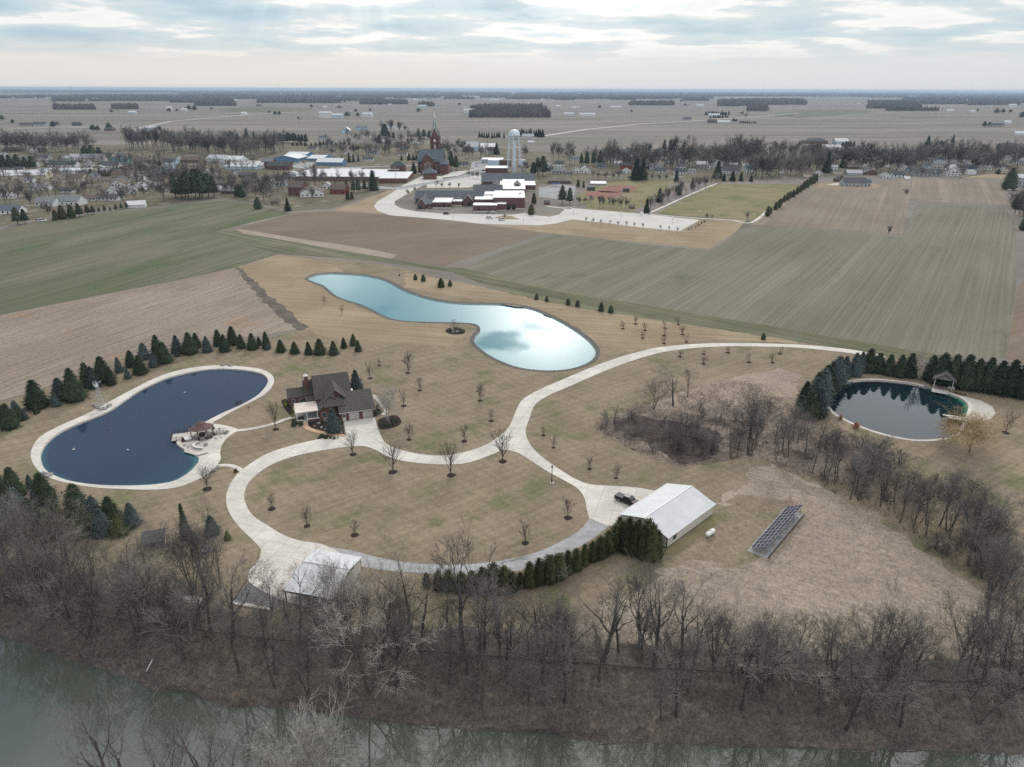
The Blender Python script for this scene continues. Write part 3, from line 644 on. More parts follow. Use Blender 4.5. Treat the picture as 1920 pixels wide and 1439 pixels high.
for i in range(3): tree_proto('shrub', i, seed=81 + i, h=4, fork=.1, limbs=5, up=.7, gnarl=.25, spread=1.0, leaders=5, twig=.012, dens=.9, levels=3, r0=.12, one=True)
for i in range(4): tree_proto('town', i, seed=101 + i, h=15, fork=.28, limbs=7, up=.7, gnarl=.15, spread=(.85, .75, .95, .7)[i], twig=.045, dens=1.05, one=True, levels=4)
for i in range(4): tree_proto('yard', i, bark=SAPB, twigm=SAPB, seed=121 + i, h=7, fork=.24, limbs=13, up=.75, gnarl=.09, spread=.78, twig=.012, dens=.95, r0=.10, levels=3, ratio=.66)
for i in range(3): tree_proto('sapling', i, bark=SAPB, twigm=SAPB, seed=141 + i, h=4, fork=.26, limbs=11, up=.8, gnarl=.11, spread=.85, twig=.012, dens=.85, r0=.06, levels=3, ratio=.58)
for i in range(2): tree_proto('crab', i, bark=SAPB, twigm=REDB, seed=151 + i, h=3, fork=.3, limbs=7, up=.5, gnarl=.2, spread=1.15, twig=.013, dens=.9, r0=.07, levels=3, ratio=.6)
tree_proto('willow', 0, bark=M('willow_bark', (.30, .215, .12), .9, .3, 1), twigm=WILL, seed=161, h=8, fork=.22, limbs=8, up=.5, gnarl=.16, spread=1.2, twig=.015, dens=1.25, droop=.5, ratio=.7)
tree_proto('burning_bush', 0, twigm=ORNG, seed=171, h=2, fork=.08, limbs=6, up=.8, gnarl=.15, spread=.8, leaders=7, twig=.02, dens=1, levels=3, r0=.09, one=True)

def leaf_mesh(name, quads, m):
    """quads: (n,4,3)"""
    q = np.asarray(quads); n = len(q); me = bpy.data.meshes.new(name)
    me.vertices.add(n * 4); me.vertices.foreach_set('co', q.reshape(-1, 3).ravel())
    me.loops.add(n * 4); me.loops.foreach_set('vertex_index', np.arange(n * 4, dtype=np.int32))
    me.polygons.add(n); me.polygons.foreach_set('loop_start', np.arange(0, n * 4, 4, dtype=np.int32))
    me.update(calc_edges=True); me.materials.append(m); return me
def foliage_mat(name, c, c2):
    m, nt, b = nodes_of(name); b.inputs['Roughness'].default_value = .75; b.inputs['Specular IOR Level'].default_value = .2
    p = _pos(nt); oi = nt.nodes.new('ShaderNodeObjectInfo')
    o = _mix(nt, _range(nt, _noise(nt, p, 1.3, 3), .35, .65), c, c2)
    o = _mix(nt, 1.0, o, _grey(nt, _range(nt, oi.outputs['Random'], 0, 1, .75, 1.3)), 'MULTIPLY')
    nt.links.new(o, b.inputs['Base Color']); return m
SPR = foliage_mat('spruce_needles', (.026, .040, .021), (.044, .060, .030))
BLU = foliage_mat('blue_needles', (.050, .070, .067), (.072, .094, .090))
ARB = foliage_mat('arborvitae_leaf', (.036, .044, .018), (.062, .064, .024))
PIN = foliage_mat('pine_needles', (.036, .052, .030), (.058, .072, .040))
OLI = foliage_mat('olive_needles', (.058, .068, .026), (.085, .090, .036))
YEL = foliage_mat('golden_leaf', (.22, .24, .05), (.15, .18, .045))
RED = foliage_mat('russet_leaf', (.10, .05, .035), (.07, .035, .028))
CON = {}
def conifer(kind, m, seed, h, r, base=.06, whorls=24, per=11, sub=7, droop=.25, tip=.0, lift=0.0, shape=1.0, trunk=True, size=.42):
    rng = np.random.RandomState(seed); Q = []
    for w in range(whorls):
        f = (w + rng.uniform(0, .6)) / whorls; z0 = h * (base + (1 - base) * f)
        R0 = r * (1 - f) ** shape * rng.uniform(.86, 1.1) + .06
        if f < .10: R0 *= .80 + 2 * f
        n = max(4, int(per * (1 - .62 * f)))
        for k in range(n):
            az = 2 * math.pi * (k + rng.uniform(-.35, .35)) / n + w * .9; L = R0 * rng.uniform(.78, 1.15)
            ca, sa = math.cos(az), math.sin(az); side = np.array([-sa, ca, 0])
            for s in range(sub):
                t = (s + .6) / sub; rr = L * t; z = z0 - droop * rr * (1 - lift) + lift * rr * .6 + rng.normal(0, .05)
                c = np.array([ca * rr, sa * rr, z]) + side * rng.normal(0, .10 * L * (1.1 - t) + .03)
                sz = size * (.7 + .5 * (1 - t)) * rng.uniform(.7, 1.3) * (h / 7) ** .4
                out_ = np.array([ca, sa, -droop + lift * 1.6 + rng.normal(0, .22)]); out_ /= np.linalg.norm(out_)
                sd_ = side * math.cos(rng.normal(0, .6)) + np.array([0, 0, math.sin(rng.normal(0, .6))])
                a = out_ * sz * .85; b = sd_ * sz * .42
                Q.append([c - a * .6 - b * .7, c - a * .6 + b * .7, c + a + b * .25, c + a - b * .25])
    Q.append([np.array([-.09, 0, h * .96]), np.array([.09, 0, h * .96]), np.array([.02, 0, h * 1.03]), np.array([-.02, 0, h * 1.03])])
    nz, na = 9, 11; prev = None
    for i in range(nz + 1):
        f = i / nz; z = h * (base + .03 + (1 - base) * f * .93); rr = r * .70 * (1 - f) ** shape * (.8 if i == 0 else 1) + .03
        cur = [np.array([rr * rng.uniform(.8, 1.15) * math.cos(2 * math.pi * k / na), rr * rng.uniform(.8, 1.15) * math.sin(2 * math.pi * k / na), z - (droop * rr if lift == 0 else 0)]) for k in range(na)]
        if prev is not None: Q += [[prev[k], prev[(k + 1) % na], cur[(k + 1) % na], cur[k]] for k in range(na)]
        prev = cur
    T = MB().tube([(0, 0, -.2), (0, 0, h * .5), (0, 0, h * .93)], [h * .022, h * .014, .02], 6).mesh('trunk', BARK)
    CON.setdefault(kind, []).append((T, leaf_mesh('crown', Q, m), h))
for i in range(3): conifer('spruce', SPR, 5 + i, 7, (3.3, 2.9, 3.5)[i], whorls=24, per=19, shape=(.62, .56, .66)[i])
for i in range(3): conifer('blue', BLU, 15 + i, 6, (2.8, 2.6, 2.75)[i], whorls=22, per=18, shape=(.66, .72, .6)[i], droop=.18)
for i in range(2): conifer('olive', OLI, 25 + i, 6, 2.5, whorls=22, per=12, shape=.7)
for i in range(3): conifer('arb', ARB, 35 + i, 5, (1.15, 1.05, 1.2)[i], base=.03, whorls=26, per=15, sub=5, droop=-.5, lift=.3, shape=(.5, .56, .46)[i], size=.24)
for i in range(2): conifer('fir', SPR, 45 + i, 9, 1.9, whorls=30, per=12, shape=.95, droop=.35)
for i in range(2): conifer('pine', PIN, 55 + i, 14, 4.2, base=.22, whorls=20, per=11, sub=7, shape=.55, droop=.0, size=.75)
for i in range(2): conifer('roundbush', SPR, 65 + i, 2.6, 1.45, base=.02, whorls=16, per=13, sub=5, droop=-.2, lift=.2, shape=.5, size=.26)
def add_tree(lib, kind, idx, name, desc, cat, p, h, rot=None, where='', group=None, sx=1.0, px=None):
    t = (TREES if lib == 'b' else CON)[kind]; a, b, hh = t[idx % len(t)]; s = h / hh
    rot = random.uniform(0, 6.28) if rot is None else rot
    if b is None:
        o = link(bpy.data.objects.new(name, a)); o.location = p; o.rotation_euler = (0, 0, rot); o.scale = (s * sx, s * sx, s)
        return tag(o, desc, cat, where, group, px=px)
    o = thing(name, desc, cat, p, rot, where, group, (s * sx, s * sx, s)); LABELS[-1][3] = px
    link(bpy.data.objects.new('trunk', a), o); link(bpy.data.objects.new('crown', b), o)
    return o
def plant(lib, kind, name, desc, cat, rows, where, group, hmul=1.0, sx=1.0, mulch=None, jit=0.0):
    """rows: (px, py of the foot, py of the top)"""
    for i, r in enumerate(rows):
        x, y, t = r[:3]; p = gt(x, y); h = max(.6, height_to(p, t)) * hmul
        add_tree(lib, kind, random.randrange(9), name, desc, cat, p, h, None, where, group, sx * random.uniform(.82, 1.2), px=x)
        if mulch:
            mb = MB(); rr = mulch * random.uniform(.9, 1.15); k = 14; ang = [2 * math.pi * j / k for j in range(k)]
            rad = [rr * random.uniform(.86, 1.12) for _ in ang]
            mb.add([(p.x, p.y, .16)] + [(p.x + q * math.cos(a), p.y + q * math.sin(a), .112) for q, a in zip(rad, ang)], [(0, j + 1, (j + 1) % k + 1) for j in range(k)])
            struct(mb.obj('mulch', MULCH))
def along(pts, n, dy, jx=3, jy=2, dv=.15):
    """n (foot, top) rows along a picture line, dy px tall"""
    out = []; seg = [math.dist(a, b) for a, b in zip(pts, pts[1:])]; tot = sum(seg)
    for i in range(n):
        d = tot * (i + .5) / n; k = 0
        while k < len(seg) - 1 and d > seg[k]: d -= seg[k]; k += 1
        t = d / seg[k]; a, b = pts[k], pts[k + 1]
        x = a[0] + (b[0] - a[0]) * t + random.uniform(-jx, jx); y = a[1] + (b[1] - a[1]) * t + random.uniform(-jy, jy)
        out.append((x, y, y - dy * random.uniform(1 - dv, 1 + dv)))
    return out
def scatter(polyp, n, dy, dv=.2, gap=6):
    out = []; xs = [p[0] for p in polyp]; ys = [p[1] for p in polyp]; tries = 0
    while len(out) < n and tries < 6000:
        tries += 1; x, y = random.uniform(min(xs), max(xs)), random.uniform(min(ys), max(ys))
        if not inside(polyp, [(x, y)])[0]: continue
        if any(abs(x - o[0]) < gap and abs(y - o[1]) < gap * .6 for o in out): continue
        out.append((x, y, y - dy * random.uniform(1 - dv, 1 + dv)))
    return out

# --- young trees on the estate lawn
def sap(rows, where, kind='sapling', mul=1.0, mulch=.8, desc='bare young tree in a dark mulch ring', name='young_tree'):
    plant('b', kind, name, desc, 'young tree', rows, where, 'young trees on the lawn', mul, mulch=mulch)
sap([(662, 853, 798), (737, 886, 818), (846, 892, 824), (943, 866, 797)], 'beside the loop drive', 'yard', mulch=1.0, desc='tall bare tree in a mulch ring')
sap([(388, 918, 862)], 'below the kidney pond path', 'yard', mulch=1.0, desc='bare spreading tree in a mulch ring')
sap([(517, 806, 752)], 'between house and gazebo', 'yard', 1.0)
sap([(510, 955, 922), (576, 987, 948), (665, 1004, 972), (985, 1019, 975), (1065, 972, 928)], 'on the oval lawn')
sap([(765, 700, 655), (787, 733, 704), (900, 752, 714), (921, 790, 765), (767, 825, 792), (870, 828, 795), (757, 762, 729), (694, 710, 680), (711, 686, 672)], 'beside the brick house', mulch=.75)
sap([(1019, 817, 798), (1038, 840, 815), (1105, 880, 855), (1155, 897, 868)], 'above the cream barn', mulch=.55, desc='thin bare sapling in a small mulch ring')
sap([(1168, 617, 600), (1192, 608, 591), (1209, 620, 602), (1205, 635, 620), (1247, 616, 601), (1245, 630, 614), (1245, 645, 629), (1272, 609, 592), (1280, 628, 610), (1287, 642, 625)], 'by the wheat field', 'crab', desc='small reddish bare tree in a mulch ring')
sap([(1275, 669, 655), (1319, 665, 655), (1319, 683, 665), (1365, 662, 649), (1404, 680, 661), (1449, 681, 661), (1462, 664, 648)], 'below the entry drive', 'crab', desc='small bare tree in a mulch ring')
sap([(608, 571, 553), (641, 590, 570)], 'on the mown bank of the teal pond', mulch=None, desc='thin leafless sapling')
sap([(853, 619, 599)], 'in the teal pond bed', 'crab', mulch=None, desc='small rounded bare tree')
sap([(1885, 812, 768)], 'beside the golden willow', mulch=1.0)
plant('b', 'willow', 'willow_tree', 'golden weeping willow without leaves', 'willow tree', [(1818, 850, 768)], 'at the dark round pond', None, sx=1.35)
plant('b', 'pale', 'birch_tree', 'white-stemmed bare birch clump', 'birch tree', [(727, 792, 722)], 'in the mulch bed beside the garage', None, .95, 1.2)
plant('b', 'pale', 'bare_tree', 'pale bare tree', 'tree', [(1723, 713, 650)], 'before the conifer row at the round pond', 'bare trees')
plant('b', 'burning_bush', 'orange_bush', 'orange-stemmed bush', 'bush', [(1573, 789, 776), (1602, 805, 790)], 'on the shore of the dark pond', 'orange bushes')
# --- conifers of the estate
def con(kind, rows, where, desc, name='spruce_tree', cat='spruce', group='conifers', sx=1.0, mul=1.0): plant('c', kind, name, desc, cat, rows, where, group, mul, sx)
NP = 'along the far side of the kidney pond'
con('spruce', [(71, 764, 712), (141, 750, 690), (165, 724, 680), (195, 714, 668), (209, 722, 688), (247, 688, 657), (264, 701, 667), (297, 670, 628), (309, 680, 641), (357, 663, 623), (369, 652, 624), (410, 648, 618), (422, 659, 627), (437, 646, 612)], NP, 'dark green spruce')
con('blue', [(115, 747, 709), (106, 762, 736), (176, 727, 688), (224, 698, 670), (240, 710, 691), (271, 673, 643), (289, 688, 662), (333, 662, 629), (333, 669, 653), (389, 660, 631)], NP, 'grey-blue spruce', group='blue spruces')
con('spruce', [(453, 653, 627), (474, 655, 625), (486, 648, 632)], 'behind the tip of the kidney pond', 'dark green spruce')
con('spruce', [(500, 653, 622), (527, 660, 637), (553, 663, 641), (579, 665, 641), (600, 664, 635), (626, 665, 639), (645, 653, 633), (663, 648, 626), (672, 659, 638)], 'in the row behind the brick house', 'dark spruce')
con('blue', [(501, 656, 641), (554, 662, 648), (602, 665, 649)], 'in the row behind the brick house', 'small blue spruce', group='blue spruces')
con('spruce', [(4, 792, 752), (20, 803, 757), (38, 788, 760)], 'beside the stubble field corner', 'broad dark spruce')
con('blue', [(31, 776, 751), (47, 787, 768)], 'beside the stubble field corner', 'small blue spruce', group='blue spruces')
con('roundbush', [(69, 776, 763)], 'at the foot of the first tall spruces', 'low dark juniper bush', 'juniper_bush', 'bush', None)
BP = 'on the teal pond bank by the wheat'
con('roundbush', [(779, 525, 514), (794, 528, 515), (827, 539, 522), (844, 537, 525), (749, 518, 514), (1006, 562, 551), (1025, 566, 555), (1065, 572, 560), (1083, 575, 563), (1127, 584, 567), (1145, 587, 573), (1431, 637, 625)], BP, 'small round juniper', 'juniper_bush', 'bush', 'round junipers on the bank', 1.0)
LC = 'in the conifer cluster below the kidney pond'
con('spruce', [(30, 932, 876), (6, 948, 890), (85, 942, 887), (147, 965, 907), (155, 998, 938), (210, 978, 931), (12, 985, 940), (62, 985, 935), (108, 985, 930)], LC, 'dark green spruce')
con('blue', [(58, 915, 890), (20, 1000, 935), (180, 978, 930), (194, 1003, 955), (249, 985, 943), (37, 962, 915), (70, 950, 918), (116, 925, 921)], LC, 'grey-blue spruce', group='blue spruces')
con('olive', [(225, 1003, 964), (122, 1003, 950), (95, 1010, 960), (45, 1010, 960), (145, 1010, 968)], LC, 'olive green conifer')
con('fir', [(350, 1010, 945)], 'beside the bare multi-stem trees', 'slender pointed green fir', 'fir_tree', 'fir', None)
con('blue', [(398, 1001, 967)], 'beside the slender pointed fir', 'squat blue-grey spruce', group='blue spruces')
con('olive', [(427, 1012, 995)], 'beside the squat blue-grey spruce', 'small brownish evergreen', 'evergreen_bush', 'bush', None)
con('blue', [(626, 810, 767)], 'in front of the garage wall', 'large blue spruce', group='blue spruces', sx=1.15)
con('blue', [(668, 732, 694)], 'behind the garage wing', 'large blue spruce', group='blue spruces', sx=1.1)
RPW = 'in the curved row at the dark pond'
con('spruce', [(1516, 783, 733), (1507, 762, 715), (1528, 752, 698), (1546, 735, 684)], RPW, 'dark spruce')
con('blue', [(1533, 779, 728), (1525, 768, 708), (1538, 755, 695), (1541, 742, 690), (1555, 730, 678), (1567, 720, 668), (1582, 708, 668), (1600, 704, 662), (1612, 698, 660)], RPW, 'blue-grey spruce', group='blue spruces')
con('spruce', [(1627, 696, 654), (1645, 697, 662), (1665, 702, 664), (1685, 706, 665), (1703, 706, 662), (1743, 712, 666), (1762, 718, 662), (1783, 723, 664), (1806, 727, 665), (1826, 730, 672), (1846, 733, 670), (1868, 736, 676), (1889, 739, 674), (1911, 743, 679), (1930, 746, 684), (1950, 750, 688)], 'in the dark row behind the pond pavilion', 'dark spruce', sx=1.05)
def hedge(rows, where, w=1.75): con('arb', rows, where, 'dense green arborvitae', 'arborvitae', 'arborvitae', 'arborvitae hedge', w)
hedge([(975, 1103, 1074), (992, 1100, 1055), (1010, 1096, 1049), (1030, 1090, 1043), (1047, 1085, 1040), (1063, 1077, 1034), (1080, 1070, 1030), (1095, 1060, 1022), (1110, 1053, 1016), (1125, 1046, 1007), (1140, 1037, 997), (1153, 1028, 985)], 'in the hedge beside the gravel lane')
hedge([(1165, 1028, 978), (1176, 1036, 973), (1189, 1043, 980), (1204, 1048, 984), (1219, 1050, 985), (1230, 1048, 996), (1160, 1012, 970), (1212, 1036, 975), (1195, 1025, 975)], 'in the clump against the cream barn', 1.25)
hedge([(960, 1110, 1074), (945, 1110, 1064), (925, 1112, 1058), (905, 1112, 1066), (885, 1109, 1072), (865, 1108, 1074), (842, 1106, 1070), (822, 1105, 1072), (800, 1100, 1075)], 'in the hedge behind the riverside trees')

# --- bare woods by the river and the ravine
def bare(rows, where, kind='wood', desc='bare grey tree', group='bare trees', mul=1.0, sx=1.0): plant('b', kind, 'bare_tree', desc, 'tree', rows, where, group, mul, sx)
bare([(865, 1218, 985), (770, 1195, 1020), (792, 1192, 1035), (908, 1215, 1075), (950, 1235, 1110), (838, 1170, 1090), (742, 1190, 1060)], 'in front of the hedge by the carport', desc='tall bare tree')
bare([(690, 1300, 1085)], 'on the slope below the carport', 'sycamore', 'broad bare sycamore with whitish branches', None)
bare([(660, 1190, 1052), (684, 1183, 1058)], 'beside the carport roof', 'pale', 'pale branching bare tree')
bare([(508, 1146, 1062)], 'before the asphalt pad', 'wood', 'spreading bare tree', None, 1.0, 1.15)
bare([(1020, 1232, 1105), (1040, 1242, 1115), (1062, 1240, 1120), (1078, 1245, 1115), (1131, 1242, 1062)], 'below the arborvitae hedge', desc='bare tree')
bare([(1197, 1243, 1058), (1226, 1250, 1070), (1275, 1252, 1068), (1340, 1248, 1118), (1160, 1225, 1085), (1300, 1240, 1120)], 'below the cream barn', desc='large dark bare tree')
bare([(1395, 1262, 1160), (1487, 1258, 1140), (1550, 1265, 1185), (1596, 1278, 1108), (1648, 1262, 1130), (1678, 1268, 1125), (1440, 1255, 1150)], 'at the lower edge of the dry meadow', desc='bare tree')
bare([(1786, 1285, 1090), (1842, 1280, 1160), (1810, 1275, 1150), (1910, 1265, 1100), (1880, 1260, 1120), (1925, 1300, 1130)], 'at the meadow corner by the ravine', desc='tall dark bare tree')
bare([(362, 1102, 945), (387, 1105, 960), (413, 1105, 968)], 'below the pointed fir', 'multi', 'multi-stemmed bare tree')
bare([(325, 1132, 1055), (276, 1092, 995), (252, 1078, 1000), (300, 1170, 1060), (178, 1080, 1000)], 'near the grey shed', desc='bare tree')
LW = [(-20, 1020), (120, 1030), (235, 1060), (320, 1140), (470, 1180), (600, 1195), (480, 1290), (300, 1240), (-20, 1160)]
for w, sub in (('in the thick wood at the river bend', [(-30, 1035), (130, 1040), (160, 1190), (-30, 1140)]), ('on the wooded bank below the shed', [(160, 1050), (320, 1150), (420, 1190), (380, 1270), (160, 1195)]), ('on the bank below the carport', [(430, 1190), (640, 1200), (760, 1220), (760, 1300), (600, 1320), (440, 1290)])):
    bare(scatter(sub, {'i': 26, 'o': 20}[w[0]] if 'carport' not in w else 13, 132, .25, 14), w, desc='grey bare tree')
bare(scatter([(790, 1240), (1150, 1262), (1150, 1340), (800, 1320)], 13, 128, .25, 20), 'on the lower bank mid river', desc='thin bare tree')
bare(scatter([(1160, 1268), (1500, 1285), (1900, 1300), (1900, 1380), (1500, 1370), (1160, 1350)], 20, 130, .25, 20), 'on the lower bank below the meadow', desc='thin bare tree')
bare(scatter([(1200, 1270), (1900, 1290), (1900, 1360), (1200, 1340)], 5, 110, .2, 40), 'on the river slope', 'sycamore', 'whitish bare sycamore', 'sycamores')
bare(scatter([(540, 1180), (800, 1190), (1150, 1225), (1150, 1262), (800, 1235), (540, 1215)], 15, 105, .25, 20), 'along the bank top mid river')
bare(scatter([(1150, 1228), (1500, 1248), (1920, 1262), (1920, 1300), (1500, 1280), (1150, 1262)], 18, 112, .25, 20), 'along the bank top under the meadow')
# near bank, feet below the frame
for i, (x, h) in enumerate([(-50, 18), (-46, 20), (-43, 17), (-39, 21), (-36, 18), (-33, 20), (-29, 17.5), (-26, 20), (-23, 18.5), (-54, 19), (-19, 19), (-16, 18), (-11, 17), (-7, 18), (-3, 16.5), (3, 16), (9, 17.5), (14, 17), (20, 16), (27, 16.5), (34, 16)]):
    y = near_w(x) - .8 - (i % 3) * .5; add_tree('b', 'pale' if i in (7, 15) else 'open', i, 'bare_tree', 'bare tree crown rising over the water', 'tree', Vector((x, y, bank_z(x, y))), h + 1.5, None, 'on the near river bank', 'bare trees', px=x)
bare([(1224, 767, 698), (1262, 762, 680), (1289, 745, 685)], 'at the head of the brushy ravine', desc='round bare tree', sx=1.3)
bare([(1152, 795, 738), (1285, 822, 745), (1265, 850, 790), (1318, 858, 800), (1371, 858, 770), (1240, 840, 785), (1300, 848, 800)], 'in the marshy ravine', desc='dark bare tree', sx=1.25)
bare([(1405, 853, 712)], 'above the ravine wood', 'multi', 'tall pale multi-stemmed bare tree', None)
bare(scatter([(1330, 845), (1420, 830), (1480, 815), (1560, 850), (1570, 925), (1500, 888), (1440, 862), (1400, 865)], 17, 72, .25, 12), 'in the ravine wood beside the dark pond', desc='bare tree')
bare(scatter([(1560, 880), (1640, 900), (1720, 960), (1760, 1040), (1700, 1010), (1640, 962), (1570, 930)], 16, 82, .25, 12), 'along the ravine above the meadow', desc='bare tree')
bare(scatter([(1730, 960), (1800, 980), (1930, 1040), (1930, 1150), (1840, 1100), (1740, 1030)], 17, 100, .25, 14), 'in the ravine by the meadow corner', desc='bare tree')
bare(scatter([(1800, 1090), (1940, 1150), (1940, 1240), (1850, 1210)], 7, 110, .25, 18), 'at the lower end of the ravine', desc='bare tree')
plant('b', 'shrub', 'bare_shrub', 'bare twiggy shrub', 'shrub', scatter([(1120, 800), (1200, 770), (1330, 760), (1500, 780), (1540, 840), (1440, 860), (1280, 865), (1160, 830)], 24, 24, .3, 10), 'in the marshy ravine', 'bare shrubs', 1.0, 1.3)
plant('b', 'shrub', 'bare_shrub', 'bare twiggy shrub', 'shrub', scatter([(1480, 820), (1620, 830), (1760, 910), (1900, 1000), (1920, 1120), (1800, 1070), (1640, 950), (1520, 890)], 44, 30, .3, 12), 'along the ravine', 'bare shrubs', 1.0, 1.3)
plant('b', 'shrub', 'bare_shrub', 'dark tangled shrub', 'shrub', scatter([(1150, 795), (1260, 785), (1360, 825), (1300, 868), (1180, 835)], 9, 22, .35, 9), 'in the dark brush hollow', 'bare shrubs', 1.0, 1.5)
plant('b', 'shrub', 'bare_shrub', 'bare twiggy shrub', 'shrub', scatter([(1785, 865), (1800, 885), (1780, 920), (1850, 930)], 3, 26, .3, 10), 'on the slope under the willow', 'bare shrubs')

def undergrowth():
    """dense twigs and dead stems over the river bank and the ravine floor"""
    rng = np.random.RandomState(5); Q = []
    def tuft(x, y, z, n, hh):
        for _ in range(n):
            a = rng.uniform(0, 6.28); L = hh * rng.uniform(.5, 1.3); w = .018 * rng.uniform(.7, 1.6)
            b0 = np.array([x + rng.normal(0, .25), y + rng.normal(0, .25), z - .05]); d = np.array([math.cos(a) * rng.uniform(.2, 1.1), math.sin(a) * rng.uniform(.2, 1.1), 1]); d /= np.linalg.norm(d)
            s = np.array([-math.sin(a + .7), math.cos(a + .7), 0]) * w
            Q.append([b0 - s, b0 + s, b0 + d * L + s * .3, b0 + d * L - s * .3])
    n = 0
    while n < 8500:
        x = rng.uniform(-120, 100); yw, yt = y_water(x), y_top(x); y = rng.uniform(yw + .5, yt + 3) if rng.rand() < .72 else yt + 1 + abs(rng.normal(0, 5)); n += 1
        if yt < yw: continue
        tuft(x, y, bank_z(x, y), 7, 1.0 if rng.rand() < .8 else 2.0)
    struct(link(bpy.data.objects.new('undergrowth', leaf_mesh('undergrowth', Q, M('dead_stems', (.205, .178, .153), .95, .35, .25, .05)))), 'stuff')
    Q.clear()
    poly_ = ground_pts([(1115, 805), (1160, 768), (1290, 728), (1400, 715), (1490, 760), (1620, 825), (1780, 925), (1930, 1010), (1930, 1180), (1800, 1085), (1640, 962), (1500, 892), (1420, 858), (1280, 874), (1180, 842)])
    A = np.array([[p.x, p.y] for p in poly_]); lo, hi = A.min(0), A.max(0); P = rng.uniform(lo, hi, (14000, 2)); P = P[inside(poly_, P)][:4800]
    for x, y in P: tuft(x, y, 0, 6, .9 if rng.rand() < .8 else 1.8)
    struct(link(bpy.data.objects.new('ravine_undergrowth', leaf_mesh('ravine_undergrowth', Q, M('ravine_stems', (.15, .118, .105), .95, .4, .2, .05)))), 'stuff')
    Q.clear()
    poly_ = ground_pts([(1330, 1000), (1420, 905), (1480, 893), (1560, 930), (1640, 965), (1810, 1092), (1900, 1235), (1500, 1240), (1100, 1215), (1150, 1120), (1260, 1080)])
    A = np.array([[p.x, p.y] for p in poly_]); lo, hi = A.min(0), A.max(0); P = rng.uniform(lo, hi, (30000, 2)); P = P[inside(poly_, P)][:9000]
    for x, y in P: tuft(x, y, 0.05, 4, .38)
    struct(link(bpy.data.objects.new('dry_grass', leaf_mesh('dry_grass', Q, M('straw', (.35, .295, .24), .95, .3, .3, .05)))), 'stuff')
undergrowth()
#@@BUILD2
# ------------------------------------------------------------------ buildings of the estate
def roofmat(name, c, **k): return M(name, c, .85, .14, 1.6, .2, **k)
BRICK = M('brick', (.145, .078, .064), .9, .22, 2.2, .2, bump=.2)
SHING = roofmat('shingles', (.085, .078, .072)); SHING_L = roofmat('weathered_shingles', (.105, .10, .098))
WHITE = M('white_paint', (.72, .72, .70), .55, .06, .5); CREAM = M('cream_steel', (.60, .57, .50), .5, .05, .4)
def ribbed(name, c, pitch=.9, rough=.35, amt=.06, axis=0):
    m, nt, b = nodes_of(name); b.inputs['Roughness'].default_value = rough; b.inputs['Specular IOR Level'].default_value = .5
    tc = nt.nodes.new('ShaderNodeTexCoord'); w = nt.nodes.new('ShaderNodeTexWave'); w.inputs['Scale'].default_value = 1 / pitch * 3.14 / 10 * 2
    w.bands_direction = 'XY'[axis]; nt.links.new(tc.outputs['Object'], w.inputs[0])
    n = _noise(nt, tc.outputs['Object'], .35, 4)
    o = _mix(nt, 1.0, c, _grey(nt, _range(nt, w.outputs['Fac'], .75, 1, 1, 1 - amt * 2)), 'MULTIPLY')
    nt.links.new(_mix(nt, 1.0, o, _grey(nt, _range(nt, n, .3, .7, 1 - amt, 1 + amt)), 'MULTIPLY'), b.inputs['Base Color'])
    bp = nt.nodes.new('ShaderNodeBump'); bp.inputs['Strength'].default_value = .25; bp.inputs['Distance'].default_value = .03
    nt.links.new(w.outputs['Fac'], bp.inputs['Height']); nt.links.new(bp.outputs[0], b.inputs['Normal']); return m
STEEL = ribbed('white_steel_roof', (.53, .545, .56)); STEELW = ribbed('cream_steel_wall', (.58, .55, .485), .6, .5)
GLASS = M('window_glass', (.03, .035, .042), .08, .1, .5, .6); DARK = M('dark_frame', (.04, .038, .036), .6, .1, 1)
WOODD = M('dark_timber', (.07, .048, .038), .8, .2, 2); WOODG = M('grey_timber', (.30, .285, .265), .85, .15, 2); BLACKM = M('black_metal', (.018, .018, .02), .4, .1, 1, .5)
GALV = M('galvanised_steel', (.45, .46, .47), .4, .12, 1.5, .5, .6); STONE = M('stone_wall', (.42, .39, .35), .9, .2, 2.5); ROCK = M('rock', (.27, .25, .235), .95, .3, 1.2)
TRIM = M('trim', (.62, .60, .56), .6, .05, 1)

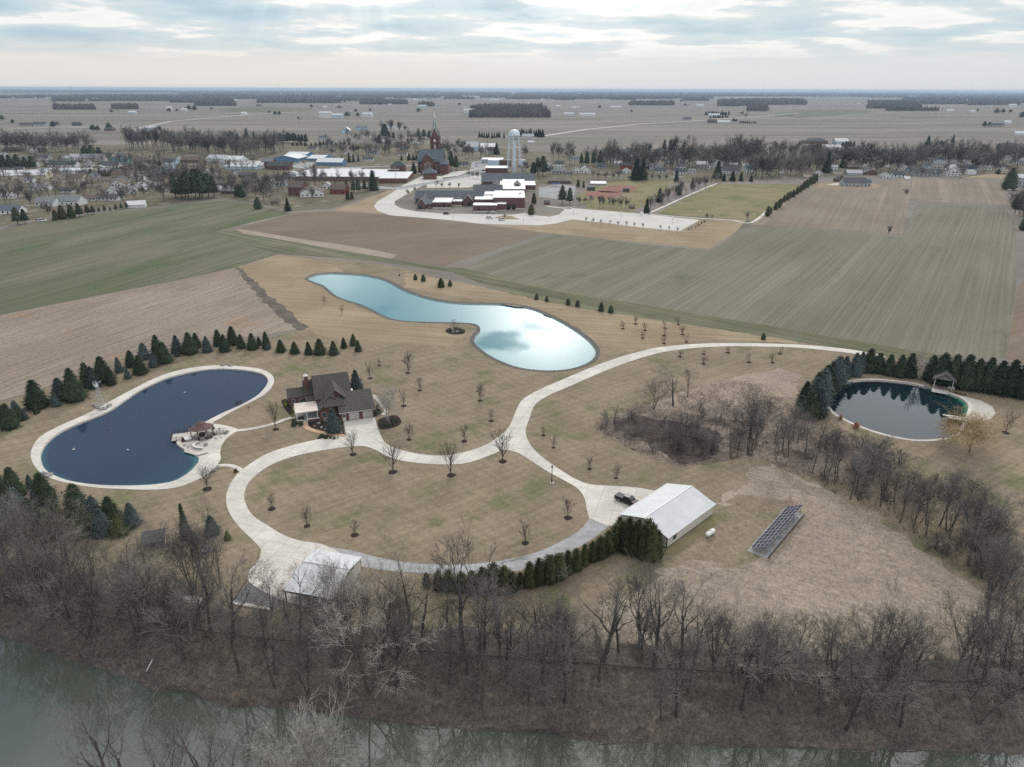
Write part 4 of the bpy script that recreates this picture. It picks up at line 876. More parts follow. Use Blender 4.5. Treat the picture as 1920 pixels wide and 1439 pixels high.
def barn():
    c = g(1249.5, 1029); t = thing('pole_barn', 'cream steel barn with white metal gable roof', 'barn', c, R(44.8), 'at the end of the concrete drive')
    L_, W_, e, r = 17.35, 11.5, 2.75, 4.6
    MB().gable_walls(0, L_, 0, W_, 0, e, r).obj('wall', STEELW, t)
    rf = MB().gable_roof(0, L_, 0, W_, e + .02, r + .02, .35, .10).obj('roof', STEEL, t)
    MB().box(-.36, L_ + .36, W_ / 2 - .16, W_ / 2 + .16, r + .10, r + .17).obj('ridge_cap', STEEL, rf)
    MB().box(-.37, L_ + .37, -.46, -.37, e - .12, e + .06).box(-.37, L_ + .37, W_ + .37, W_ + .46, e - .12, e + .06).obj('gutter_trim', TRIM, rf)
    MB().box(-.03, L_ + .03, -.03, W_ + .03, 0, .22).obj('base_board', M('barn_base', (.11, .08, .07)), t)
    for x in (2.15, 2.75):
        w = MB().box(x, x + .5, -.05, .02, 1.0, 2.05).obj('window', DARK, t); MB().box(x + .06, x + .44, -.065, -.02, 1.06, 1.99).obj('pane', GLASS, w)
    MB().box(-.04, .12, -.05, .10, 0, e).obj('corner_trim', DARK, t)
    MB().box(-.06, 0, 8.6, 8.9, 2.9, 3.1).obj('gable_vent', DARK, t); MB().box(-.1, 0, 2.2, 2.35, 2.2, 2.4).obj('wall_lamp', WHITE, t)
    MB().box(-.12, 0, 2.3, 2.6, .5, .9).obj('meter_box', GALV, t)
    MB().box(4.6, 8.2, W_ - .02, W_ + .05, .05, 2.6).obj('overhead_door', WHITE, t); MB().box(9.6, 13.2, W_ - .02, W_ + .05, .05, 2.6).obj('overhead_door', WHITE, t)
barn()

def carport():
    t = thing('carport', 'open carport with broad white metal roof on posts', 'carport', (-40.6, 102.1, 0), R(-13.9), 'on the riverside concrete pad')
    W_, D, rd, ef, r, eb = 9.7, 12.2, 7.2, 2.75, 3.75, 2.95
    mb = MB(); sec = [(0, ef), (rd, r), (D, eb)]
    for (y0, z0), (y1, z1) in zip(sec, sec[1:]):
        mb.add([(0, y0, z0), (W_, y0, z0), (W_, y1, z1), (0, y1, z1), (0, y0, z0 + .09), (W_, y0, z0 + .09), (W_, y1, z1 + .09), (0, y1, z1 + .09)], [(0, 3, 2, 1), (4, 5, 6, 7), (0, 1, 5, 4), (1, 2, 6, 5), (2, 3, 7, 6), (3, 0, 4, 7)])
    rf = mb.obj('roof', STEEL, t); MB().box(-.02, W_ + .02, rd - .15, rd + .15, r + .1, r + .16).obj('ridge_cap', STEEL, rf)
    MB().box(.0, W_, -.06, -.005, ef - .22, ef + .1).obj('fascia', WOODD, t)
    for x in (.35, W_ / 2, W_ - .35):
        for y, z in ((.3, ef), (rd, r - .05), (D - .3, eb)):
            MB().box(x - .09, x + .09, y - .09, y + .09, 0.1, z).obj('post', WOODD, t)
    MB().box(W_ - .3, W_ - .22, .5, D - .5, .1, 2.8).obj('end_wall', STEELW, t); MB().box(.4, W_ - .3, D - .4, D - .32, .1, 2.85).obj('rear_wall', STEELW, t)
    MB().box(4.2, 4.9, 1.6, 2.0, 2.3, 2.6).obj('hanging_heater', GALV, t)
carport()
def crate(name, desc, cat, p, rot, dims, m, where='', top=None):
    t = thing(name, desc, cat, p, rot, where); x, y, z = dims
    MB().box(-x / 2, x / 2, -y / 2, y / 2, 0, z).obj('body', m, t)
    MB().box(-x / 2 - .03, x / 2 + .03, -y / 2 - .03, y / 2 + .03, z, z + .06).obj('lid', top or m, t); return t

def house():
    O = g(645.8, 790.1); t = thing('brick_house', 'brick house with dark shingle gables and two garage doors', 'house', O, R(19.75), 'at the head of the drive')
    w = MB(); w.gable_walls(-1, 8.4, 0, 13, 0, 2.75, 5.95)
    w.gable_walls(-6.5, 3.2, 8.2, 19.8, 0, 4.2, 8.9); w.gable_walls(-3.8, .9, 4.5, 14, 0, 5.6, 7.9, 'y')
    w.gable_walls(-6.4, -1.4, 3.0, 9, 0, 2.7, 4.7, 'y'); w.gable_walls(-13.7, -9.0, 15, 20, 0, 2.75, 4.5); w.gable_walls(-9.0, -6.4, 14.4, 21, 0, 3.4, 6.4)
    w.obj('wall', BRICK, t)
    r = MB(); r.gable_roof(-1, 8.4, 0, 13, 2.77, 5.97, .3); r.gable_roof(-6.5, 3.2, 8.2, 19.8, 4.22, 8.92, .3); r.gable_roof(-3.8, .9, 3.9, 14, 5.62, 7.92, .35, .18, 'y')
    r.gable_roof(-6.4, -1.4, 3.0, 9, 2.72, 4.72, .35, .18, 'y'); r.gable_roof(-13.7, -9.0, 15, 20, 2.77, 4.52, .3); r.gable_roof(-9.0, -6.4, 14.4, 21, 3.42, 6.42, .25)
    # hipped skirt from the cross wing down to the garage roof
    r.add([(-4.9, 1.2, 4.3), (.9, 1.8, 4.0), (-1.45, 7.2, 8.0), (-4.9, 6.5, 4.4), (1.6, 6.5, 6.0)], [(0, 1, 2), (0, 2, 3), (1, 4, 2), (0, 3, 4, 1), (2, 4, 3)])
    rf = r.obj('roof', SHING, t)
    ch = MB().box(-8.75, -7.75, 15.2, 16.4, 0, 8.6).obj('chimney', BRICK, t); MB().box(-8.85, -7.65, 15.1, 16.5, 8.6, 8.75).obj('cap', TRIM, ch)
    for y in (15.5, 16.1): MB().lathe([(.18, 8.75), (.15, 9.1)], 8, (-8.25, y)).obj('chimney_pot', WHITE, ch)
    for x in (1.35, 5.1):
        d = MB().box(x, x + 2.75, -.06, .0, .05, 2.25).obj('garage_door', M('garage_door_paint', (.42, .38, .35), .6, .04), t)
        for k in range(4): MB().box(x + .1, x + 2.65, -.075, -.055, .14 + k * .53, .55 + k * .53).obj('door_panel', M('garage_panel', (.46, .42, .39), .6, .04), d)
    d = MB().box(-.4, .5, -.06, 0, .05, 2.15).obj('door', TRIM, t); MB().box(-.28, .38, -.075, -.05, 1.15, 2.0).obj('door_pane', GLASS, d)
    for (a, b, y, z0, z1) in ((-5.6, -4.4, 2.94, 1.0, 2.1), (-3.2, -2.3, 2.94, 1.0, 2.1), (-12.9, -11.9, 14.94, .9, 2.2), (-10.7, -9.7, 14.94, .1, 2.2), (-2.6, -1.9, 3.86, 6.2, 7.0)):
        f = MB().box(a, b, y - .03, y + .04, z0, z1).obj('window', TRIM, t); MB().box(a + .08, b - .08, y - .045, y - .02, z0 + .08, z1 - .08).obj('pane', GLASS, f)
    for y in (2.5, 6.0, 9.5):
        f = MB().box(8.38, 8.44, y, y + 1.1, 1.0, 2.1).obj('window', TRIM, t); MB().box(8.42, 8.46, y + .08, y + 1.02, 1.08, 2.02).obj('pane', GLASS, f)
    MB().box(3.25, 4.4, 12.4, 14.2, 0, 3.6).obj('side_porch', WHITE, t)
    MB().box(-1.35, 8.75, -.42, -.32, 2.5, 2.66).obj('gutter', TRIM, t)
    # patio roof on posts over a low-walled terrace
    pr = MB().box(-12.5, -6.5, 3.2, 10.0, 2.75, 2.95).obj('patio_roof', M('patio_roof_cream', (.64, .56, .50), .7, .06, .6), t)
    for k in range(9): MB().box(-12.5 + k * .74, -12.4 + k * .74, 2.9, 3.2, 2.72, 2.86).obj('rafter_tail', WOODG, pr)
    MB().box(-9.2, -6.6, 9.9, 13.5, 2.97, 3.25).obj('breezeway_roof', SHING, t)
    for x in (-12.3, -9.6, -6.8): MB().box(x - .1, x + .1, 3.3, 3.5, .1, 2.75).obj('patio_post', WHITE, t)
    MB().box(-12.6, -6.4, 2.6, 14.9, 0.02, .16).obj('patio_floor', CONC, t)
    MB().box(-12.6, -10.9, 2.4, 2.75, 0, .85).box(-9.5, -6.4, 2.4, 2.75, 0, .85).box(-12.6, -12.25, 2.75, 6.5, 0, .85).obj('terrace_wall', BRICK, t)
    MB().box(-12.65, -10.85, 2.35, 2.8, .85, .93).box(-9.55, -6.35, 2.35, 2.8, .85, .93).obj('wall_cap', TRIM, t)
    return t
house()
HO, HA = g(645.8, 790.1), R(19.75)
def huv(u, v, z=0.0): return Vector((HO.x + u * math.cos(HA) - v * math.sin(HA), HO.y + u * math.sin(HA) + v * math.cos(HA), z))
crate('air_conditioner', 'pale air conditioning unit among mulch', 'air conditioner', huv(-4.9, 1.6, .07), HA, (.9, .9, .8), GALV, 'beside the blue spruce')
crate('patio_table', 'dark patio table under the cream patio roof', 'table', huv(-11.2, 4.6, .16), HA, (1.6, .9, .72), DARK)
# beds round the house
for pxs, kind, nm, desc, cat, wh, gp in (
    ([(559, 756, 747), (536, 762, 752)], 'golden', 'golden_shrub', 'yellow-green conical shrub', 'shrub', 'by the low west wing', 'golden shrubs'),
    ([(550, 775, 768), (549, 783, 777), (634, 823, 818)], 'golden', 'golden_shrub', 'small yellow-green shrub', 'shrub', 'by the terrace wall', 'golden shrubs'),
    ([(555, 795, 787), (565, 798, 790), (551, 800, 793)], 'box', 'clipped_shrub', 'clipped dark shrub', 'shrub', 'below the terrace wall', 'clipped shrubs'),
    ([(604, 821, 813), (611, 823, 816), (620, 823, 817), (627, 824, 819)], 'box', 'clipped_shrub', 'rounded dark shrub', 'shrub', 'in the lower mulch bed', 'clipped shrubs'),
    ([(715, 797, 792), (722, 800, 794), (730, 799, 794), (738, 796, 790), (744, 791, 785), (735, 789, 784)], 'box', 'clipped_shrub', 'rounded green shrub', 'shrub', 'in the bed beside the garage', 'clipped shrubs'),
    ([(705, 779, 769), (711, 775, 766), (706, 770, 764), (708, 764, 758)], 'box', 'clipped_shrub', 'dark round shrub', 'shrub', 'along the garage gable', 'clipped shrubs'),
    ([(845, 622, 617), (860, 621, 616), (866, 625, 621), (853, 626, 622)], 'box', 'clipped_shrub', 'low dark shrub', 'shrub', 'in the bed on the teal pond shore', 'clipped shrubs')):
    if 'golden' not in CON: conifer('golden', YEL, 91, 2, .7, base=.02, whorls=14, per=11, sub=4, droop=-.4, lift=.3, shape=.5, size=.22); conifer('box', SPR, 92, 1.2, .8, base=.02, whorls=10, per=12, sub=4, droop=-.2, lift=.2, shape=.4, size=.2); conifer('russet', RED, 93, 1.4, .6, base=.02, whorls=11, per=11, sub=4, droop=-.3, lift=.3, shape=.5, size=.2)
    plant('c', kind, nm, desc, cat, pxs, wh, gp)

def boulder(p, r, seed):
    rng = np.random.RandomState(seed); bm = bmesh.new(); bmesh.ops.create_icosphere(bm, subdivisions=2, radius=1.0)
    for v in bm.verts: v.co = v.co * (1 + rng.uniform(-.18, .18)); v.co = Vector((v.co.x * r * 1.2, v.co.y * r, max(v.co.z, -.4) * r * .75))
    me = bpy.data.meshes.new('boulder'); bm.to_mesh(me); bm.free(); me.materials.append(ROCK)
    o = link(bpy.data.objects.new('boulder', me)); o.location = p; o.rotation_euler = (0, 0, rng.uniform(0, 6)); return o
for grp, wh, pts, rr in (('rocks by the windmill', 'at the windmill foot', [(181, 763), (185, 767), (190, 769), (196, 768), (203, 764), (206, 761), (178, 760)], .7),
                         ('rocks on the pond rim', 'on the far pond rim', [(418, 686), (424, 684), (430, 686), (434, 687)], .7), ('rocks below the pond', 'below the pond rim near the conifers', [(82, 889), (87, 891), (92, 893)], .8),
                         ('rocks by the path', 'beside the side path', [(402, 884), (406, 880), (410, 877)], .6), ('rocks in the mulch beds', 'in the mulch bed by the spruce', [(590, 800), (603, 803), (611, 806), (618, 800), (640, 812), (598, 795)], .4),
                         ('rocks on the island bed', 'in the bed on the teal pond shore', [(848, 619), (857, 623), (850, 624)], .6), ('rocks by the pavilion', 'beside the pond pavilion', [(1736, 725), (1741, 727), (1745, 729)], .5)):
    for i, q in enumerate(pts):
        p = g(*q); o = boulder((p.x, p.y, .15), rr * random.uniform(.7, 1.2), hash(q) % 9999); tag(o, 'rough grey boulder', 'boulder', wh, grp, px=q[0])

def gazebo():
    c = Vector((-81.6, 167.6, 0.1)); t = thing('gazebo', 'dark timber gazebo with brown eight-sided roof', 'gazebo', c, R(28), 'on the kidney pond terrace')
    k = 8; oc = [(2.9 * math.cos(2 * math.pi * (i + .5) / k), 2.3 * math.sin(2 * math.pi * (i + .5) / k)) for i in range(k)]
    BR = roofmat('brown_shingles', (.135, .092, .085))
    v = [(x * 1.15, y * 1.15, 2.55) for x, y in oc] + [(x * .36 + .0, y * .36, 3.75) for x, y in oc]
    rf = MB().add(v, [(i, (i + 1) % k, k + (i + 1) % k, k + i) for i in range(k)] + [tuple(range(k - 1, -1, -1))]).obj('roof', BR, t)
    v = [(x * .44, y * .44, 3.8) for x, y in oc] + [(x * .10, y * .10, 4.45) for x, y in oc]
    MB().add(v, [(i, (i + 1) % k, k + (i + 1) % k, k + i) for i in range(k)] + [tuple(range(k, 2 * k)), tuple(range(k - 1, -1, -1))]).obj('cupola', BR, rf)
    for x, y in oc: MB().box(x - .09, x + .09, y - .09, y + .09, .1, 2.6).obj('post', WOODD, t)
    MB().prism([(x * 1.05, y * 1.05) for x, y in oc], 0, .18).obj('floor', WOODG, t)
    for i in range(k):
        if i == 2: continue
        a, b = Vector((*oc[i], 0)), Vector((*oc[(i + 1) % k], 0)); m = MB().bar(a + Vector((0, 0, .95)), b + Vector((0, 0, .95)), .05).bar(a + Vector((0, 0, .3)), b + Vector((0, 0, .3)), .04)
        for s in range(1, 8): q = a.lerp(b, s / 8); m.bar(q + Vector((0, 0, .3)), q + Vector((0, 0, .95)), .022)
        m.obj('railing', WOODD, t)
    crate('gazebo_table', 'dark round table inside the gazebo', 'table', c + Vector((0, 0, .18)), 0, (1.2, 1.2, .7), WOODD)
    d = thing('dock', 'pale timber dock with dark railings', 'dock', (-88.5, 164.5, .25), R(18), 'beside the gazebo')
    MB().box(0, 4.6, 0, 4.0, -.1, .08).obj('deck', M('pale_deck', (.52, .49, .46), .8, .1, 2), d)
    for x in (.3, 2.3):
        for y in (.3, 3.7): MB().box(x - .1, x + .1, y - .1, y + .1, -1.6, -.1).obj('pile', WOODD, d)
    for a, b in (((0, 0), (2.6, 0)), ((0, 0), (0, 4.0)), ((0, 4.0), (4.4, 4.0))):
        A, B = Vector((*a, 0)), Vector((*b, 0)); n = max(2, int((B - A).length / 1.2)); m = MB()
        for z in (.35, .65, .95): m.bar(A + Vector((0, 0, z)), B + Vector((0, 0, z)), .045)
        for s in range(n + 1): q = A.lerp(B, s / n); m.bar(q + Vector((0, 0, .05)), q + Vector((0, 0, 1.05)), .06)
        m.obj('railing', WOODD, d)
    b = thing('seat_wall', 'curved stone seat wall', 'stone wall', (-79.6, 162.1, .1), 0, 'around the fire pit')
    m = MB(); cp = MB()
    arc = [(1.0, -1.9), (-.3, -1.75), (-1.4, -1.1), (-1.95, -.1), (-1.8, .9), (-1.2, 1.5)]
    arc = smooth_line(arc, 4); n = len(arc)
    for tgt, z0, z1, wd_ in ((m, 0, .5, .22), (cp, .5, .58, .30)):
        L_, R_ = [], []
        for i, p in enumerate(arc):
            d_ = (arc[min(i + 1, n - 1)] - arc[max(i - 1, 0)]).normalized(); nn = Vector((-d_.y, d_.x)) * wd_; L_.append(p + nn); R_.append(p - nn)
        tgt.prism([tuple(p) for p in R_ + L_[::-1]], z0, z1)
    m.obj('wall', STONE, b); cp.obj('cap', TRIM, b)
    f = thing('fire_pit', 'small dark stone fire pit', 'fire pit', (-78.7, 162.5, .1), 0, 'on the terrace below the gazebo')
    MB().lathe([(.55, 0), (.5, .4), (.35, .4), (.35, .25)], 12).obj('ring', ROCK, f); MB().lathe([(.33, .2), (.05, .32)], 8).obj('ash', DARK, f)
    h = thing('hot_tub', 'round white-topped hot tub', 'hot tub', (-84.4, 165.3, .1), 0, 'between the dock and terrace')
    MB().lathe([(.95, 0), (1.0, .6)], 18).obj('side', WOODG, h); MB().lathe([(1.02, .6), (1.0, .68)], 18).obj('cover', WHITE, h)
    tb = thing('bistro_table', 'small round table', 'table', (-80.5, 165.0, .1), 0, 'in front of the gazebo'); MB().lathe([(.5, .7), (.5, .75)], 14).obj('top', GALV, tb); MB().lathe([(.05, 0), (.05, .7)], 8).obj('pedestal', DARK, tb)
    for i, (x, y) in enumerate(((-81.4, 164.6), (-79.7, 165.5))):
        ch = thing('patio_chair', 'dark patio chair', 'chair', (x, y, .1), i * 2.6, 'at the small round table', 'patio chairs')
        MB().box(-.22, .22, -.22, .22, .4, .45).obj('seat', DARK, ch); MB().box(-.22, .22, .2, .24, .45, .9).obj('backrest', DARK, ch)
        for a in (-.19, .19):
            for c_ in (-.19, .19): MB().box(a - .02, a + .02, c_ - .02, c_ + .02, 0, .4).obj('leg', DARK, ch)
    w = thing('retaining_wall', 'low pale retaining wall ending at the water', 'stone wall', (-78.5, 156.9, .0), R(38), 'below the terrace'); MB().box(0, 2.4, -.2, .2, -.3, .45).obj('wall', STONE, w); MB().box(-.05, 2.45, -.25, .25, .45, .52).obj('cap', TRIM, w)
    br = thing('footbridge', 'small dark arched footbridge', 'footbridge', (-77.5, 169.2, .1), R(20), 'between planting beds by the gazebo')
    MB().add([(x, y, .18 + .35 * math.sin(math.pi * (x + 1.6) / 3.2)) for x in np.linspace(-1.6, 1.6, 9) for y in (-.6, .6)], [(2 * i, 2 * i + 2, 2 * i + 3, 2 * i + 1) for i in range(8)]).obj('deck', WOODG, br)
    for y in (-.6, .6):
        m = MB().tube([(x, y, .9 + .35 * math.sin(math.pi * (x + 1.6) / 3.2)) for x in np.linspace(-1.6, 1.6, 9)], .05, 5)
        for x in np.linspace(-1.6, 1.6, 5): m.bar((x, y, .1), (x, y, .9 + .35 * math.sin(math.pi * (x + 1.6) / 3.2)), .04)
        m.obj('railing', WOODD, br)
gazebo()
plant('c', 'spruce', 'dwarf_spruce', 'small dark cone-shaped evergreen', 'evergreen', [(358.5, 808, 799)], 'between dock and gazebo', None)
plant('c', 'russet', 'russet_shrub', 'russet cone-shaped shrub', 'shrub', [(344, 829, 820)], 'at the dock corner', 'russet shrubs')
plant('c', 'russet', 'russet_shrub', 'russet shrub', 'shrub', [(400, 805, 800), (396, 822, 817), (390, 824, 820), (402, 817, 812)], 'in the beds behind the gazebo', 'russet shrubs', 1, 1.5)
plant('c', 'russet', 'russet_shrub', 'dark russet shrub with a white rock', 'shrub', [(442, 886, 879)], 'at the end of the side path', 'russet shrubs', 1, 1.8)
plant('b', 'shrub', 'bare_shrub', 'low bare shrub', 'shrub', [(423, 815, 809), (427, 812, 806), (412, 806, 803), (346, 837, 833), (353, 840, 836), (405, 824, 821), (414, 822, 819)], 'on the gazebo terrace', 'bare shrubs', 1, 1.3)

def windmill():
    c = g(192, 766); t = thing('windmill', 'slim galvanised lattice windmill with bladed wheel', 'windmill', c, R(-20), 'on the far shore of the kidney pond')
    h = height_to(c, 720); b, tp = 1.0, .22
    def leg(sx, sy, f): w = b + (tp - b) * f; return Vector((sx * w, sy * w, h * f))
    cor = [(-1, -1), (1, -1), (1, 1), (-1, 1)]
    for sx, sy in cor: MB().bar(leg(sx, sy, -.02), leg(sx, sy, 1), .06).obj('leg', GALV, t)
    m = MB(); lv = [0.02, .2, .38, .55, .7, .84, .96]
    for f0, f1 in zip(lv, lv[1:]):
        for (a, b_) in zip(cor, cor[1:] + cor[:1]): m.bar(leg(*a, f1), leg(*b_, f1), .03); m.bar(leg(*a, f0), leg(*b_, f1), .022); m.bar(leg(*b_, f0), leg(*a, f1), .022)
    m.obj('lattice', GALV, t)
    hd = MB().box(-.12, .12, -.45, .4, h, h + .25).obj('gearbox', GALV, t)
    wl = MB()
    for i in range(14):
        a = 2 * math.pi * i / 14; r0, r1, s = .28, 1.05, .13; ca, sa = math.cos(a), math.sin(a); cb, sb = -sa, ca
        wl.add([(ca * r0 - cb * s * .5, -.5, h + .15 + sa * r0 - sb * s * .5), (ca * r0 + cb * s * .5, -.42, h + .15 + sa * r0 + sb * s * .5), (ca * r1 + cb * s, -.40, h + .15 + sa * r1 + sb * s), (ca * r1 - cb * s, -.52, h + .15 + sa * r1 - sb * s)], [(0, 1, 2, 3)])
    wl.obj('wheel', M('bright_blades', (.75, .77, .8), .35, .05, 1, .5), t)
    MB().add([(-.02, .4, h + .1), (-.02, 1.3, h - .05), (-.02, 1.7, h + .5), (-.02, 1.2, h + .35), (.02, .4, h + .1), (.02, 1.3, h - .05), (.02, 1.7, h + .5), (.02, 1.2, h + .35)], [(0, 1, 2, 3), (7, 6, 5, 4), (0, 4, 5, 1), (1, 5, 6, 2), (2, 6, 7, 3), (3, 7, 4, 0)]).obj('tail_vane', GALV, t)
windmill()

def pavilion():
    c = Vector((130.3, 202.4, 0)); t = thing('pavilion', 'open pavilion with grey shingle gable roof', 'pavilion', c, R(-32.5), 'at the end of the dark round pond', scale=1.12)
    MB().gable_roof(-.3, 4.6, 0, 5.4, 2.8, 4.6, .35, .14, 'y').obj('roof', SHING_L, t)
    MB().add([(-.2, .25, 2.8), (4.5, .25, 2.8), (2.15, .25, 4.45), (-.2, .35, 2.8), (4.5, .35, 2.8), (2.15, .35, 4.45)], [(0, 1, 2), (5, 4, 3), (0, 3, 4, 1), (1, 4, 5, 2), (2, 5, 3, 0)]).obj('gable', WOODG, t)
    for x in (0, 4.3):
        for y in (.2, 2.7, 5.2): MB().box(x - .1, x + .1, y - .1, y + .1, .2, 2.85).obj('post', TRIM, t)
    MB().box(-.3, 4.6, 0, 5.4, .05, .28).obj('floor', M('rose_deck', (.26, .19, .17), .85, .15, 2), t)
    MB().box(.2, 4.1, 5.1, 5.2, .28, 2.6).obj('back_wall', WOODG, t); MB().box(.5, 3.8, 4.0, 4.7, .28, 1.2).obj('counter', WOODD, t)
    d = thing('swim_dock', 'weathered grey dock', 'dock', huv(0, 0) * 0 + Vector((127.9, 199.2, .12)), R(-32.5), 'in front of the pavilion')
    MB().box(0, 4.4, 0, 3.2, 0, .16).obj('deck', M('weathered_deck', (.42, .41, .40), .85, .22, 1.5), d)
    for x in (.3, 4.1): MB().box(x - .1, x + .1, .2, .4, -1.5, 0).obj('pile', WOODD, d)
    crate('storage_bench', 'white storage bench', 'bench', (135.3, 201.7, .05), R(-32), (1.8, .9, .55), WHITE, 'beside the pavilion')
    gb = thing('garden_steps', 'dark timber steps', 'steps', (134.6, 198.6, .05), R(-32), 'between pavilion and sandy beach')
    for i in range(3): MB().box(i * 1.1, i * 1.1 + 1.0, -.5, .6, 0, .3 - i * .08).obj('step', WOODD, gb)
    for i, (x, y, w) in enumerate(((1768, 778, 'white'), (1765, 787, 'dark'))):
        p = g(x, y, .5); b = thing('diving_board', f'{w} diving board over the dark pond', 'diving board', (p.x, p.y, .45), R(-25 - i * 6), 'by the willow')
        MB().box(0, 3.2, -.25, .25, 0, .07).obj('board', WHITE if i == 0 else DARK, b); MB().box(1.6, 2.4, -.3, .3, -.9, 0).obj('stand', DARK, b)
        MB().bar((1.7, -.3, 0), (1.7, -.3, .9), .03).bar((1.7, .3, 0), (1.7, .3, .9), .03).bar((1.7, -.3, .9), (2.6, -.3, .9), .03).bar((1.7, .3, .9), (2.6, .3, .9), .03).obj('handrail', DARK, b)
    p = g(1778, 784); q = thing('concrete_dock', 'grey concrete jetty on timber sides', 'dock', (p.x, p.y, .05), R(-27), 'carrying the diving boards'); MB().box(0, 6.5, -1.2, 1.5, 0, .35).obj('deck', CONC, q); MB().box(-.04, 6.5, -1.28, -1.21, -.9, .3).obj('side', WOODD, q)
pavilion()

def solar():
    a, b = Vector((47.7, 118.2)), Vector((60.4, 133.4)); ang = math.atan2(b.y - a.y, b.x - a.x)
    t = thing('solar_array', 'tilted solar panel array, four rows wide', 'solar array', (a.x, a.y, 0), ang, 'on the meadow beyond the cream barn')
    n, L_, w, z0, z1 = 13, 19.9, 3.15, .7, 2.45; pl = L_ / n
    FR = M('panel_frame', (.55, .56, .58), .4, .05, 1, .5, .5); PV = M('solar_cell', (.06, .058, .08), 1.0, .15, 2.0, .0)
    def at(x, f, up=0.0): return (x, -w * f, z0 + (z1 - z0) * f + up)
    for i in range(n):
        for j in range(4):
            x0, x1, f0, f1 = i * pl + .015, (i + 1) * pl - .015, j / 4 + .003, (j + 1) / 4 - .003
            p = MB().add([at(x0, f0), at(x0, f1), at(x1, f1), at(x1, f0), at(x0, f0, .05), at(x0, f1, .05), at(x1, f1, .05), at(x1, f0, .05)], [(3, 2, 1, 0), (4, 5, 6, 7), (0, 1, 5, 4), (1, 2, 6, 5), (2, 3, 7, 6), (3, 0, 4, 7)]).obj('panel', FR, t)
            x0 += .035; x1 -= .035; f0 += .010; f1 -= .010
            MB().add([at(x0, f0, .054), at(x0, f1, .054), at(x1, f1, .054), at(x1, f0, .054)], [(0, 1, 2, 3)]).obj('cell', PV, p)
    for x in np.linspace(.6, L_ - .6, 6): MB().box(x - .06, x + .06, -w + .1, -w + .22, 0, z1 - .1).obj('rear_post', GALV, t); MB().box(x - .06, x + .06, -.3, -.18, 0, z0 + .1).obj('front_post', GALV, t)
    MB().bar(at(0, .2, -.06), at(L_, .2, -.06), .05).bar(at(0, .8, -.06), at(L_, .8, -.06), .05).obj('rail', GALV, t)
    MB().box(-.1, L_, -w - .7, -w - .5, 0, .22).obj('base_kerb', WOODD, t)
    struct(MB().add([(a.x + x * math.cos(ang) - y * math.sin(ang), a.y + x * math.sin(ang) + y * math.cos(ang), .085) for x, y in ((-.6, .5), (-.6, -w - .5), (L_ + .2, -w - .5), (L_ + .2, .5))], [(0, 1, 2, 3)]).obj('array_gravel_bed', GRAV))
solar()
def tank():
    a, b = Vector((39.85, 122.2)), Vector((42.0, 124.2)); c = (a + b) / 2
    t = thing('propane_tank', 'white capsule-shaped propane tank', 'propane tank', (c.x, c.y, 0), math.atan2(b.y - a.y, b.x - a.x), 'on the grass between barn and solar array')
    pts, rd = [], []
    for x, r in ((-1.5, .02), (-1.45, .22), (-1.3, .38), (-1.05, .47), (-.9, .5), (.9, .5), (1.05, .47), (1.3, .38), (1.45, .22), (1.5, .02)): pts.append((x, 0, .85)); rd.append(r)
    MB().tube(pts, rd, 18).obj('tank', WHITE, t, True); MB().lathe([(.2, 1.32), (.2, 1.52), (.1, 1.58)], 10).obj('valve_dome', WHITE, t)
    for x in (-.8, .8): MB().box(x - .1, x + .1, -.35, .35, 0, .5).obj('saddle', GALV, t)
tank()
def lamp():
    c = g(1034.5, 906); t = thing('lamp_post', 'black cast iron lamp post on a white footing', 'lamp post', c, 0, 'beside the loop drive'); h = height_to(c, 873)
    MB().lathe([(.45, 0), (.45, .15)], 14).obj('footing', WHITE, t)
    MB().lathe([(.24, .15), (.22, .55), (.13, .7), (.10, 1.2), (.075, h - .75), (.13, h - .7)], 12).obj('post', BLACKM, t)
    hd = MB().lathe([(.13, h - .7), (.24, h - .2), (.26, h - .18), (.10, h - .02), (.02, h + .08)], 8).obj('lantern', BLACKM, t); MB().lathe([(.15, h - .66), (.25, h - .24)], 8).obj('lantern_glass', GLASS, hd)
lamp()
def shed():
    t = thing('garden_shed', 'small grey shed with weathered gable roof', 'shed', g(271, 1033), R(19.5), 'below the conifer cluster')
    w, d = 3.7, 4.2; MB().gable_walls(0, w, 0, d, 0, 1.7, 3.0).obj('wall', M('weathered_boards', (.23, .21, .20), .9, .15, 2), t)
    MB().gable_roof(0, w, 0, d, 1.72, 3.02, .3, .1).obj('roof', roofmat('grey_shingles', (.115, .115, .12)), t)
    MB().box(w + .0, w + .06, .9, 2.0, .05, 1.6).obj('door', WHITE, t); MB().box(1.2, 2.2, -.05, .02, .6, 1.3).obj('window', GLASS, t)
shed()
